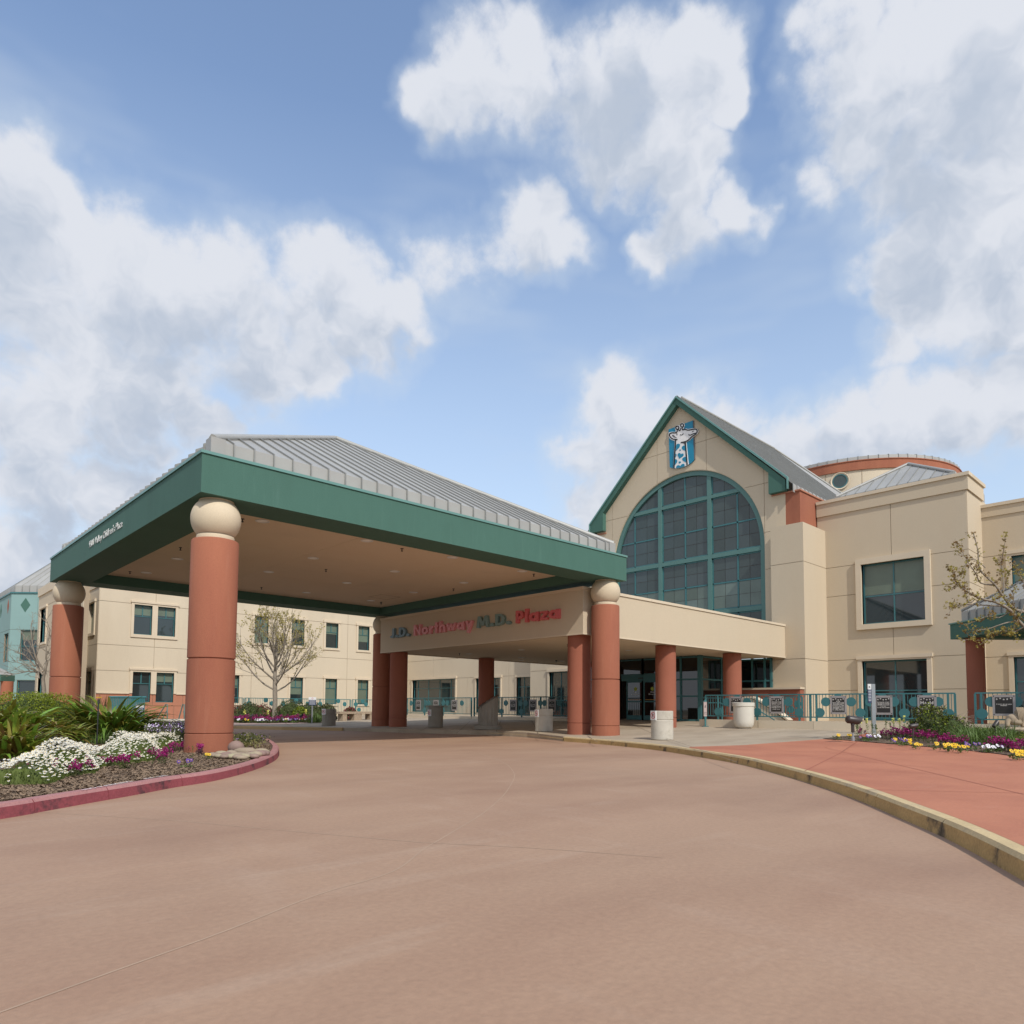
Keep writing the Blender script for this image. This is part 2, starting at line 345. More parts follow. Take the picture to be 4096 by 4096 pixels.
    def build(s,name,m,parent=None,kind=None,label=None,origin=None):
        if not s.f: return None
        me=bpy.data.meshes.new(name)
        base=wloc(parent) if parent is not None else Vector((0,0,0))
        o0=Vector(origin) if origin is not None else base
        me.from_pydata([(v[0]-o0.x,v[1]-o0.y,v[2]-o0.z) for v in s.v],[],s.f); me.polygons.foreach_set('use_smooth',s.sm)
        for q in (m if isinstance(m,(list,tuple)) else [m]): me.materials.append(q)
        if any(s.mi): me.polygons.foreach_set('material_index',s.mi)
        me.update()
        o=bpy.data.objects.new(name,me); COL.objects.link(o)
        if parent is not None: o.parent=parent; o.location=o0-base
        else: o.location=o0
        if kind: o['kind']=kind
        if label: o['label']=label
        return o
def place(me,name,parent,loc,rot=None,sc=None,base=None):
    """another object that shares mesh data"""
    o=bpy.data.objects.new(name,me); COL.objects.link(o); o.parent=parent
    o.location=Vector(loc)-(base if base is not None else (wloc(parent) if parent else Vector((0,0,0))))
    if rot is not None: o.rotation_euler=rot
    if sc is not None: o.scale=sc
    return o
def mesh_only(mb,name,m):
    o=mb.build(name,m); me=o.data; bpy.data.objects.remove(o); return me
GL={}
def prefetch(combos,chars):
    obs=[]
    for (depth,bold,res) in combos:
        for ch in chars:
            cu=bpy.data.curves.new('t','FONT'); cu.body=ch; cu.size=1; cu.extrude=depth/2; cu.offset=bold; cu.resolution_u=res
            o=bpy.data.objects.new('t',cu); COL.objects.link(o); obs.append(((ch,depth,bold,res),o,cu))
    dg=bpy.context.evaluated_depsgraph_get()
    for k,o,cu in obs: GL[k]=bpy.data.meshes.new_from_object(o.evaluated_get(dg))
    for k,o,cu in obs: bpy.data.objects.remove(o); bpy.data.curves.remove(cu)
def text_meshes(s,size,depth,bold=0,res=3,gap=.075):
    """list of (char, mesh, offset, width) from the built-in font; one mesh per letter"""
    out=[]; x=0
    for ch in s:
        if ch==' ': x+=.33; continue
        k=(ch,depth,bold,res)
        if k not in GL: prefetch([(depth,bold,res)],ch)
        me=GL[k].copy()
        if not me.vertices: continue
        xs=[v.co.x for v in me.vertices]; a,b=min(xs),max(xs)
        for v in me.vertices: v.co.x-=a
        out.append((ch,me,x,b-a)); x+=(b-a)+gap
    return out,x-gap
_ch="ABCDEFGHIJKLMNOPQRSTUVWXYZabcdefghijklmnopqrstuvwxyz0123456789.,'"
prefetch([(.01,.035,1),(.01,.02,1),(.01,.01,1),(.2,.012,2)],_ch); prefetch([(.2,.03,3),(.2,.02,3)],"J.DNorthwayM.Plaza")
def letters(fr,s,u_left,u_right,z0,h,depth,m,parent,bold=0,d=0,name='letter',slope=0,res=3):
    """word on a wall frame; u_left is where it starts as seen by a reader"""
    L,w=text_meshes(s,1.0,.2,bold,res,.06)
    if not L: return
    sgn=1 if u_right>u_left else -1; sx=abs(u_right-u_left)/w; caph=.70+bold*1.2; sz=h/caph; base=wloc(parent); zd=Vector((0,0,1))
    right=fr.ud*sgn
    for (ch,me,x,wd) in L:
        mm=Matrix((right*sx,zd*sz,fr.nd*(depth/.2))).transposed().to_4x4()
        me.transform(mm); me.materials.clear(); me.materials.append(m)
        o=bpy.data.objects.new(name,me); COL.objects.link(o); o.parent=parent; o.location=fr.pt(u_left+sgn*x*sx,z0+slope*x*sx,d+depth/2)-base
def textline(fr,s,uc,z0,h,width,m,parent=None,name='lettering',d=.004,sgn=-1,bold=.02):
    """small engraved line, one joined mesh, centred on uc"""
    L,w=text_meshes(s,1.0,.01,bold if bold in (.035,.02,.01) else .035,1); mb=MB(); sx=min(width/w,h/.70*1.15); sz=h/.70; right=fr.ud*sgn
    for (ch,me,x,wd) in L:
        pts=[fr.pt(uc,z0,d)+right*((v.co.x+x-w/2)*sx)+Vector((0,0,v.co.y*sz)) for v in me.vertices]
        mb.idx(pts,[tuple(p.vertices) for p in me.polygons if abs(p.normal.z)>.5 and p.center.z>0]); bpy.data.meshes.remove(me)
    return mb
def facade(b,fr,u0,u1,rows,holes,m,th=.03,gap=.025,back=.0,bm_=None):
    """wall scored into stucco panels: every panel its own piece over a recessed backing"""
    z0=rows[0][0]; z1=rows[-1][1]
    k=MB(); k.sheet(fr,u0,u1,z0,z1,holes,-.25,back); w=k.build('wall',bm_ or jointm,b)
    for (a,c,js) in rows:
        e=[u0]+sorted(j for j in js if u0<j<u1)+[u1]
        for i in range(len(e)-1):
            q=MB(); ua=e[i]+(gap/2 if i else 0); ub=e[i+1]-(gap/2 if i<len(e)-2 else 0)
            za=a+(gap/2 if a>z0 else 0); zb=c-(gap/2 if c<z1 else 0)
            if q.sheet(fr,ua,ub,za,zb,holes,back,th+back): q.build('panel',m,b)
def window(b,fr,u0,u1,z0,z1,cols,rws,fw=.05,rec=.12,surr=.16,sm=None,gl=None,blinds=(),sill=True,header=True,top_split=None,base_surr=True,fm=None,proud=.07,th=.03):
    """recessed window: frame (part) > panes, blinds, surround.  cols/rws are inner mullion positions 0..1"""
    fm=fm or tealf; gl=gl or glass; sm=sm or trim
    f=MB()
    for (a,c,e,g) in ((u0,u1,z0,z0+fw),(u0,u1,z1-fw,z1),(u0,u0+fw,z0+fw,z1-fw),(u1-fw,u1,z0+fw,z1-fw)): f.fbox(fr,a,c,e,g,-rec-.05,-rec+.02)
    iu0,iu1,iz0,iz1=u0+fw,u1-fw,z0+fw,z1-fw
    zc=[iz0]+[z0+r*(z1-z0) for r in rws]+[iz1]; hw=fw*.4
    for z in zc[1:-1]: f.fbox(fr,iu0,iu1,z-hw,z+hw,-rec-.04,-rec+.015)
    cells=[]
    for j in range(len(zc)-1):
        cc=cols if not top_split or j==len(zc)-2 else top_split
        uc=[iu0]+[u0+c*(u1-u0) for c in cc]+[iu1]; za=zc[j]+(hw if j else 0); zb=zc[j+1]-(hw if j<len(zc)-2 else 0)
        for u in uc[1:-1]: f.fbox(fr,u-hw,u+hw,za,zb,-rec-.04,-rec+.012)
        for i in range(len(uc)-1): cells.append((uc[i]+(hw if i else 0),uc[i+1]-(hw if i<len(uc)-2 else 0),za,zb,i,j))
    w=f.build('window',fm,b)
    for (a,c,e,g,i,j) in cells:
        q=MB(); q.fbox(fr,a,c,e,g,-rec-.03,-rec-.02)
        bl=[t for t in blinds if t[0]==j]
        if bl:
            frac=bl[0][1]; zz=g-(g-e)*frac
            q=MB()
            if frac<1: q.fbox(fr,a,c,e,zz,-rec-.03,-rec-.02)
            if q.f: q.build('pane',gl,w)
            q=MB(); q.fbox(fr,a,c,zz,g,-rec-.03,-rec-.02); q.build('pane',blind,w)
        else: q.build('pane',gl,w)
    rv=MB()   # reveal lining
    for (a,c,e,g) in ((u0-.012,u0,z0,z1),(u1,u1+.012,z0,z1),(u0-.012,u1+.012,z1,z1+.012),(u0-.012,u1+.012,z0-.012,z0)): rv.fbox(fr,a,c,e,g,-rec-.05,th-.001)
    rv.build('reveal',sm,w)
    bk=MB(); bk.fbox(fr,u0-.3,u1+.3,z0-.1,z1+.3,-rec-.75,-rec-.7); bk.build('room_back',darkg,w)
    if surr:
        s=MB(); a,c=u0-surr,u1+surr; zb=z0-(surr if sill else 0); zt=z1+surr*1.1
        s.sheet(fr,a,c,zb,zt-.0,[(u0,u1,z0 if sill else z0-1,z1)],th-.01,th+proud)
        s.build('surround',sm,w)
        if header:
            h=MB(); h.fbox(fr,a-.05,c+.05,zt-.14,zt+.03,th,th+proud+.04); h.build('lintel',sm,w)
    return w

# ---------------------------------------------------------------- ground
def poly_sheet(name,pts,m,z=None,lift=0,kind='structure',parent=None,thick=0):
    """flat-ish sheet on the sloping ground; breaks at the slope's edges"""
    bm=bmesh.new(); vs=[bm.verts.new((p[0],p[1],0)) for p in pts]; bm.faces.new(vs); bmesh.ops.triangulate(bm,faces=bm.faces[:])
    for X in (17.5,31.5): bmesh.ops.bisect_plane(bm,geom=bm.verts[:]+bm.edges[:]+bm.faces[:],plane_co=(X,0,0),plane_no=(1,0,0))
    bmesh.ops.triangulate(bm,faces=bm.faces[:])
    for v in bm.verts: v.co.z=(gz(v.co.x) if z is None else z)+lift
    if thick:
        r=bmesh.ops.extrude_face_region(bm,geom=bm.faces[:])
        for e in r['geom']:
            if isinstance(e,bmesh.types.BMVert): e.co.z-=thick
    bmesh.ops.recalc_face_normals(bm,faces=bm.faces[:])
    me=bpy.data.meshes.new(name); bm.to_mesh(me); bm.free(); me.materials.append(m)
    o=bpy.data.objects.new(name,me); COL.objects.link(o)
    if parent: o.parent=parent
    if kind: o['kind']=kind
    return o
g=MB(); g.face([(-900,-900,-.03),(900,-900,-.03),(900,900,-.03),(-900,900,-.03)]); g.build('ground',grnd,kind='structure')
g=MB(); g.face([(-60,-60,0),(70,-60,0),(70,130,0),(-60,130,0)]); driveway=g.build('driveway',drivem,kind='structure')
def smooth_poly(P,n=6):
    out=[]; P=[Vector(p) for p in P]
    for i in range(len(P)-1):
        a=P[max(i-1,0)]; b=P[i]; c=P[i+1]; d=P[min(i+2,len(P)-1)]
        for k in range(n):
            t=k/n; out.append(.5*((2*b)+(c-a)*t+(2*a-5*b+4*c-d)*t*t+(3*b-a-3*c+d)*t**3))
    out.append(P[-1]); return out
def strip(pts,w,z,lift,m,name,parent,kind=None):
    mb=MB(); pts=[Vector((p[0],p[1],0)) for p in pts]
    L=[];Rr=[]
    for i,p in enumerate(pts):
        t=(pts[min(i+1,len(pts)-1)]-pts[max(i-1,0)]).normalized(); n=Vector((-t.y,t.x,0))
        zz=(z if z is not None else gz(p.x))+lift
        L.append(p+n*w/2+Vector((0,0,zz))); Rr.append(p-n*w/2+Vector((0,0,zz)))
    n=len(pts); mb.idx(L+Rr,[(i,i+1,n+i+1,n+i) for i in range(n-1)]); return mb.build(name,m,parent,kind=kind)
jm=mat('drive_joint',(.40,.275,.19),.8,.1,2); jm2=mat('walk_joint',(.16,.12,.085),.9,.1,2); dk=mat('tyre_scuff',(.26,.15,.11),.6,.1,2)
q=2.1201
for pl,w in (([(-40,1925),(200,1838),(430,1755),(600,1688),(740,1645),(800,1602),(850,1572),(920,1528),(960,1487),(968,1455),(930,1430),(840,1405)],.013),
           ([(330,1548),(480,1562),(650,1577),(800,1590)],.014),([(0,1528),(330,1548)],.012),([(800,1590),(1000,1600),(1250,1618)],.012)):
    pp=smooth_poly([onZ(x*q,y*q,0) for x,y in pl],5); strip(pp,w,0,.0015,jm,'joint',driveway)

# sidewalk front boundary (photo left to right), on the drive surface
YB=[onZ(x,y,0) for x,y in [(2250,2965),(2400,2977),(2520,2989),(2650,3004),(2820,3032),(2968,3059),(3180,3116),(3392,3186),(3604,3275),(3816,3371),(4096,3526)]]
YB+= [Vector((4.3,.35,0)),Vector((2.6,-.25,0)),Vector((0,-.75,0)),Vector((-6,-1.5,0)),Vector((-20,-2.5,0))]
YB=smooth_poly(YB,4)
LB=[onZ(x,y,.0) for x,y in [(740,2912),(940,2915),(1130,2920),(1368,2924),(1740,2935),(1943,2941),(2100,2950)]]
LB=[Vector((1.0,43,0)),Vector((-30,52,0))][::-1]+LB
front=LB+YB
walk=front+[Vector((-20,-30,0)),Vector((110,-30,0)),Vector((110,120,0)),Vector((-30,120,0))]
def inset(P,w):
    out=[]
    for i,p in enumerate(P):
        t=(P[min(i+1,len(P)-1)]-P[max(i-1,0)]).normalized(); n=Vector((-t.y,t.x,0)); out.append(Vector((p.x,p.y,0))+Vector((n.x,n.y,0))*w)
    return out
walk=inset(front,.10)+walk[len(front):]
SW=poly_sheet('sidewalk',walk,walkm,thick=.2)
# walk joints (sawn) and the mauve strip at the left
for a,b in [((1823,2935),(1880,2885)),((1680,2925),(1720,2902)),((1982,2933),(2005,2880)),((2125,2878),(2160,2948)),((2350,2943),(2390,2968)),((2490,2880),(2950,3050)),((2480,2915),(2900,2940)),((2300,2905),(3300,2935)),((1450,2905),(2250,2915)),((900,2900),(1500,2912)),((1130,2885),(1180,2912)),((1560,2890),(1440,2915))]:
    A,B=onG(*a),onG(*b); strip([A,(A+B)/2,B],.02,None,.004,jm2,'joint',SW)
poly_sheet('mauve_path',[onG(700,2900),onG(900,2903),onG(1160,2897),onG(1300,2890),onG(1190,2888),onG(900,2889),onG(600,2886)],purp,lift=.005)
# red coated walk
redpts=[p.lerp(p,1) for p in YB if True]
IY=inset(YB,.16)
i0=min(range(len(IY)),key=lambda i:(IY[i]-onG(2750,2989)).length)
bedfront=[onG(x,y) for x,y in [(3292,2957),(3380,2962),(3500,2972),(3700,2988),(3850,3001),(4000,3018),(4096,3032)]]+[Vector((15.8,1.9,0)),Vector((12,-1.2,0)),Vector((6,-4.6,0))]
red=[onG(2760,2988)]+IY[i0+1:-6]+[Vector((-12,-8,0)),Vector((2,-7,0))]+bedfront[::-1]
RW=poly_sheet('red_walk',red,redm,lift=.005)
for a,b in [((2900,2995),(3750,3075)),((3300,2990),(4096,3180)),((3450,3160),(4096,3175)),((3430,2966),(3220,3085))]:
    A,B=onG(*a),onG(*b); strip([A,(A+B)/2,B],.014,None,.009,mat('red_joint',(.33,.10,.065),.8,.1,2),'joint',RW)

# kerbs: profile swept, split at the expansion joints
def kerb(name,base,side,mf,mt,w=.16,h=.15,seg=10,label=None,hz=None):
    P=base; n=len(P); par=None; objs=[]
    def nrm(i):
        t=(P[min(i+1,n-1)]-P[max(i-1,0)]).normalized(); return Vector((-t.y,t.x,0))*side
    k=0
    while k<n-1:
        e=min(k+seg,n-1); mb=MB(); vs=[]; m=5
        for i in range(k,e+1):
            p=Vector((P[i].x,P[i].y,0)); v=nrm(i)
            if i==k and k>0: t=(P[i+1]-P[i]).normalized(); p+=Vector((t.x,t.y,0))*.012
            hh=h+(gz(p.x)-.15)
            for (o,z) in ((0,-.02),(.02,hh-.03),(.045,hh+.003),(w,hh+.004),(w,-.02)): vs.append(p+v*o+Vector((0,0,z)))
        L=e-k+1
        for i in range(L-1):
            for j in range(4):
                mb.m=0 if j<1 else 1
                mb.idx([vs[i*5+j],vs[i*5+j+1],vs[(i+1)*5+j+1],vs[(i+1)*5+j]],[(0,1,2,3)])
        mb.m=0; mb.face(vs[:5]); mb.face(vs[-5:])
        if par is None: par=mb.build(name,[mf,mt],kind='structure')
        else: mb.build('kerb_length',[mf,mt],par)
        k=e
    return par
YK=[p for p in YB if p.x>-10]
yk=kerb('yellow_kerb',YK,1,kyel,kyel2,seg=5)
kerb('tan_kerb',[LB[i] for i in range(1,6)],1,ktan,ktan,w=.14,seg=3)
strip([onG(x,y) for x,y in [(1943,2932),(2060,2938),(2180,2947),(2262,2957)]],.05,None,.006,mat('yellow_line',(.55,.36,.10),.8,.1,4),'yellow_line',SW)

# planting island (left)
IS=[onZ(x,y,0) for x,y in [(0,3277.5),(181,3245),(362,3212),(543,3180),(700,3150),(848,3126),(973,3095),(1055,3066),(1105,3039),(1118,3016),(1112,2998),(1085,2978),(1050,2964),(1010,2956),(956,2948)]]
IS=[Vector((-8,3.6,0)),Vector((-3.2,5.6,0)),Vector((-.8,7.1,0))]+IS+[Vector((9.6,27.5,0)),Vector((7.5,31.5,0)),Vector((2,34.5,0)),Vector((-6,36,0))]
IS=smooth_poly(IS,5)
rk=kerb('red_kerb',IS,1,kred,kred2,w=.16,h=.14,seg=9)
II=inset(IS,.15)
ISL=poly_sheet('planting_island',II+[Vector((-16,36,0)),Vector((-16,3.6,0))],soil,z=.122,lift=0)
IY2=[p for p in IS]
# NO PARKING stencil on kerb top
kt=mat('worn_stencil',(.72,.62,.60),.8,.1,6)
def stencil(s,px0,px1,py0,py1):
    A=onZ(px0,py0,.148); B=onZ(px1,py1,.148); t=(B-A); L=t.length; t.normalize(); n=Vector((-t.y,t.x,0))
    Lx,w=text_meshes(s,1.0,.01,.02,1); mb=MB(); sx=L/w
    for (ch,me,x,wd) in Lx:
        mb.idx([A+t*((v.co.x+x)*sx)+n*(.055+v.co.y*.10)+Vector((0,0,.004)) for v in me.vertices],[tuple(p.vertices) for p in me.polygons if p.normal.z>.5 and p.center.z>0]); bpy.data.meshes.remove(me)
    mb.build('stencil_lettering',kt,rk)
stencil('NO PARKING',365,551,3160,3126); stencil('ANY TIME',600,690,3117,3103)

# right bed
bedback=[onG(x,y) for x,y in [(3292,2956),(3360,2948),(3480,2941),(3600,2932),(3760,2922),(3900,2917),(4096,2914)]]
bed=bedback+[Vector((25,-2,0)),Vector((12,-6,0))]+bedfront[::-1]
BD=poly_sheet('right_planting_bed',bed,soil,lift=.02)
# middle bed behind the canopy
mb_f=[onG(x,y) for x,y in [(820,2890),(950,2891),(1150,2892),(1230,2889),(1300,2882)]]; mb_b=[Vector((24.5,45.5,0)),Vector((16,46.8,0)),Vector((11,46.8,0))]
MBD=poly_sheet('middle_planting_bed',mb_f+mb_b,soil,lift=.02)

# ---------------------------------------------------------------- entrance canopy (porte-cochere)
CX0,CY0,CLX,CLY,CZT,CZB=5.146,14.92,14.422,15.026,6.453,5.558
CX1,CY1=CX0+CLX,CY0+CLY; ZC=5.90; BW=1.1
def seam_roof(b,x0,x1,y0,y1,z0,skirt,apex_z,sp=.46,ridge=None,skm=None):
    """hip roof on a low vertical skirt: one tray per bay and one standing seam per joint"""
    cx,cy=(x0+x1)/2,(y0+y1)/2; zs=z0+skirt
    faces=[((x0,y0),(1,0),x1-x0,(0,1),cy-y0),((x1,y0),(0,1),y1-y0,(-1,0),x1-cx),((x1,y1),(-1,0),x1-x0,(0,-1),y1-cy),((x0,y1),(0,-1),y1-y0,(1,0),cx-x0)]
    for (o,u,L,v,run) in faces:
        n=max(3,round(L/sp)); w=L/n; O=Vector((*o,0)); U=Vector((*u,0)); V=Vector((*v,0)); half=L/2
        def P(a,t,lift=0): 
            return O+U*a+V*(t*run)+Vector((0,0,zs+(apex_z-zs)*t+lift))
        for i in range(n):
            a,c=i*w,(i+1)*w; mb=MB()
            ta,tc=min(a,L-a)/half,min(c,L-c)/half
            mb.face([O+U*a+Vector((0,0,z0)),O+U*c+Vector((0,0,z0)),P(c,0),P(a,0)])
            mid=[P((a+c)/2,1)] if (a<half<c) else []
            pts=[P(a,0),P(c,0)]+([P(c,tc)] if tc>0 else [])+mid+([P(a,ta)] if ta>0 else [])
            mb.face(pts); mb.build('roof_panel',roofm,b)
            if i and v!=(0,-1):
                t=ta; q=MB(); h=.05; s_=U*.014
                A=[O+U*a-V*h+Vector((0,0,z0)),O+U*a-V*h*.6+Vector((0,0,zs+.03)),P(a,t,.05),P(a,t,0),P(a,0),O+U*a+Vector((0,0,z0))]
                q.prism([p-s_ for p in (A[0],A[1],A[4],A[5])],s_*2); q.prism([p-s_ for p in (A[1],A[2],A[3],A[4])],s_*2); q.build('seam',seamm,b)
        hp=MB(); e=Vector((0,0,.04)); hp.tube([P(0,0)+e,P(half,1)+e],.085,5); hp.build('hip_cap',roofm,b)
    for (x,y,sx,sy) in ((x0,y0,1,1),(x1,y0,-1,1),(x0,y1,1,-1)):
        q=MB(); q.box(*sorted((x-sx*.05,x+sx*.26)),*sorted((y-sy*.05,y+sy*.26)),z0,zs+.05); q.build('corner_cap',roofm,b)
can=thing('entrance_canopy','large drive-through entrance canopy with dark green fascia, grey ribbed metal roof and four terracotta columns','canopy',(CX0+CLX/2,CY0+CLY/2,0))
def beam(x0,x1,y0,y1,nm='fascia_beam',z0=CZB,z1=CZT-.06):
    m=MB(); m.box(x0,x1,y0,y1,z0,z1); return m.build(nm,green,can)
fa=beam(CX0,CX0+BW,CY0,CY1); fb_=beam(CX0+BW,CX1,CY0,CY0+BW); beam(CX1-BW,CX1,CY0+BW,CY1); beam(CX0+BW,CX1-BW,CY1-BW,CY1)
m=MB()
for (a,b_,c,d_) in ((CX0-.03,CX0+.2,CY0-.03,CY1+.03),(CX0+.2,CX1+.03,CY0-.03,CY0+.2),(CX1-.2,CX1+.03,CY0+.2,CY1+.03),(CX0+.2,CX1-.2,CY1-.2,CY1+.03)): m.box(a,b_,c,d_,CZT-.062,CZT)
m.build('flashing',flash,can)
m=MB(); m.box(CX0+.2,CX1-.2,CY0+.2,CY1-.2,CZT-.05,CZT-.02); m.build('roof_deck',roofm,can)
m=MB(); hx=(CX0+CX1)/2
e=[CX0+BW,CX0+BW+4.1,CX0+BW+8.2,CX1-BW]; f_=[CY0+BW,CY0+BW+4.3,CY0+BW+8.6,CY1-BW]
for i in range(3):
    for j in range(3):
        m=MB(); m.box(e[i]+(.008 if i else 0),e[i+1],f_[j]+(.008 if j else 0),f_[j+1],ZC,ZC+.05); m.build('ceiling_panel',soff,can)
m=MB(); m.box(CX0+BW,CX1-BW,CY0+BW,CY1-BW,ZC+.05,ZC+.1); m.build('ceiling_backing',jointm,can)
seam_roof(can,CX0+.32,CX1-.32,CY0+.32,CY1-.32,CZT-.03,.42,10.75,.46)
def column(b,x,y,r=.489,full=True,zt=None,base=None,name='column',hole=False):
    z0=(gz(x) if base is None else base)-.05; c=(x,y,0); g_=.022
    if full: zr,zj,zl=4.69,2.109,.526
    else: zr,zj,zl=zt,2.05+gz(x)-.15,.40+gz(x)
    pr=[(r,z0),(r,zl-.02),(r-g_,zl-.012),(r-g_,zl+.006),(r-.004,zl+.014)]
    if full: pr+=[(r-.004,zj-.02),(r-g_-.01,zj-.012),(r-g_-.01,zj+.012),(r-.004,zj+.02)]
    if full: pr+=[(r-.004,zr-.05),(r-.02,zr-.012),(r-.06,zr),(.1,zr)]
    else: pr+=[(r-.004,zr)]
    m=MB(); m.lathe(c,pr,40); col=m.build(name,terra if full else terra2,b)
    if full:
        m=MB(); m.lathe(c,[(.385,zr),(.39,zr+.07),(.385,zr+.09)],36,cap=False); m.build('neck',ballm,col)
        Rb=.515; zc=CZB-.40; m=MB(); a0=math.asin(max(-1,(zr+.085-zc)/Rb)); a1=math.asin((CZB-.005-zc)/Rb)
        m.lathe(c,[(Rb*math.cos(a0+(a1-a0)*k/18),zc+Rb*math.sin(a0+(a1-a0)*k/18)) for k in range(19)],44); m.build('ball_capital',ballm,col)
        m=MB(); m.lathe(c,[(.36,CZB-.03),(.36,CZB)],32); m.build('bearing_plate',ballm,col)
    return col
ins=.5194
column(can,CX0+ins,CY0+ins,base=.15); column(can,CX1-ins,CY0+ins); column(can,CX0+ins,CY1-ins,base=.15); column(can,CX1-ins,CY1-ins)
def downlight(b,P,r=.15):
    P=Vector(P); m=MB(); m.lathe(P,[(r+.03,.0),(r+.03,-.012),(r,-.016),(r-.005,0),(r-.03,.03)],24,cap=False); k=m.build('downlight',white,b)
    m=MB(); m.lathe(P,[(r-.015,-.004),(.02,-.006)],24,smooth=False); m.build('lens',lampm,k)
def sprinkler(b,P):
    P=Vector(P); m=MB(); m.lathe(P,[(.05,0),(.05,-.012),(.018,-.016),(.014,-.06),(.035,-.075),(.035,-.085),(.01,-.095)],10); m.build('sprinkler_head',darkm,b)
for x,y in [(1050,2084),(1468,2162),(1810,2229),(2089,2284),(710,2235),(1253,2232),(1579,2285),(1855,2330),(585,2290),(1075,2287),(1387,2331),(1654,2369),(1226,2370),(1484,2402)]:
    downlight(can,onZ(x,y,ZC-.002))
for x,y in [(970,2075),(1304,2277),(1046,2349),(1524,2409),(1525,2408),(1814,2355),(2135,2296),(722,2190),(1608,2194),(520,2286)]:
    sprinkler(can,onZ(x,y,ZC))
P=onZ(1538,2388,ZC); m=MB()
for a in ((-.5,-.48,-.5,.5),(.48,.5,-.5,.5),(-.48,.48,-.5,-.48),(-.48,.48,.48,.5)): m.box(P.x+a[0],P.x+a[1],P.y+a[2],P.y+a[3],ZC-.006,ZC)
m.build('access_hatch',jointm,can)
# street address in raised letters on the left fascia
ad=thing('address_lettering','white raised street address "9300 Valley Children\'s Place" on the left green fascia','sign',(CX0,onX(424,2140,CX0).y,5.9))
fr=FX(CX0); A=onX(358,2190,CX0); B=onX(490.6,2106,CX0); 
Lx,w=text_meshes("9300 Valley Children's Place",1.0,.2,0,2,.16); zz=A.z-.02; base=wloc(ad)
uw=(A.y-B.y)/w
for ch,me,x,wd in Lx:
    hsc=.21/.70
    me.transform(Matrix((Vector((0,-1,0))*uw,Vector((0,0,1))*hsc,Vector((-1,0,0))*.06)).transposed().to_4x4()); me.materials.clear(); me.materials.append(lwht)
    o=bpy.data.objects.new('letter',me); COL.objects.link(o); o.parent=ad; o.location=Vector((CX0-.012,A.y-uw*x,zz))-base

# ---------------------------------------------------------------- porch (walkway roof) behind the canopy
PX,PY,PZB,PZT=18.5,15.99,3.71,5.27; PX1=33.84; PY1=28.8
por=thing('entrance_porch','flat cream entrance porch on plain round columns carrying the plaza name','porch',(26,22,0))
m=MB(); m.box(PX,PX+.35,PY,PY1,PZB,PZT); m.build('fascia_wall',cream,por)
m=MB(); m.box(PX+.35,PX1,PY,PY+.35,PZB,PZT); m.build('fascia_wall',cream,por)
m=MB(); m.box(PX+.35,PX1-.0,PY1-.35,PY1,PZB,PZT); m.build('fascia_wall',cream,por)
m=MB(); m.box(PX+.35,PX1,PY+.35,PY1-.35,PZB+.03,PZB+.1); m.build('soffit',soff,por)
m=MB(); m.box(PX+.35,PX1,PY+.35,PY1-.35,PZT-.3,PZT-.2); m.build('roof_deck',roofm,por)
uy=[PY-.04,19.2,22.5,25.7,PY1+.04]
for i in range(4):
    m=MB(); m.box(PX-.04,PX+.4,uy[i]+(.01 if i else 0),uy[i+1],PZT,PZT+.1); m.build('coping',trim,por)
ux=[PX+.4,22.5,26.5,30.5,PX1]
for i in range(4):
    m=MB(); m.box(ux[i]+(.01),ux[i+1],PY-.04,PY+.4,PZT,PZT+.1); m.build('coping',trim,por)
m=MB(); m.box(PX-.012,PX1,PY-.012,PY+.05,PZB-.02,PZB+.03); m.box(PX-.012,PX+.05,PY+.05,PY1,PZB-.02,PZB+.03); m.build('drip_edge',trim,por)
for (x,y) in ((19.02,16.62),(18.98,27.93),(24.45,27.85),(24.45,16.65),(29.9,16.7)): column(por,x,y,.42,False,PZB-.0)
for x,y in [(1877,2615),(2086,2599),(2086,2630),(2085,2641),(2247,2644),(2515,2601),(2765,2644),(2968,2635),(2540,2652),(2310,2617)]: downlight(por,onZ(x,y,PZB+.028),.13)
for x,y in [(1838,2613),(2224,2641),(2271,2577),(2934,2631),(2225,2642)]: sprinkler(por,onZ(x,y,PZB+.03))
for y in (18.3,19.0,26.3,27.1): 
    m=MB(); m.tube([(PX+1.2,y,PZT-.25),(PX+1.05,y,CZB)],.05,8); m.build('vent_pipe',darkm,can)
sg=thing('plaza_name_sign','raised multicolour letters reading "J.D. Northway M.D. Plaza" on the porch front','sign',(PX,22,4.3))
fr=FX(PX)
def yq(x): return onX(x,2560,PX).y
SW_=.205
def arc(cx,cy,r,a0,a1,n=12,ry=None): return [(cx+r*math.cos(R(a0+(a1-a0)*k/n)),cy+(ry or r)*math.sin(R(a0+(a1-a0)*k/n))) for k in range(n+1)]
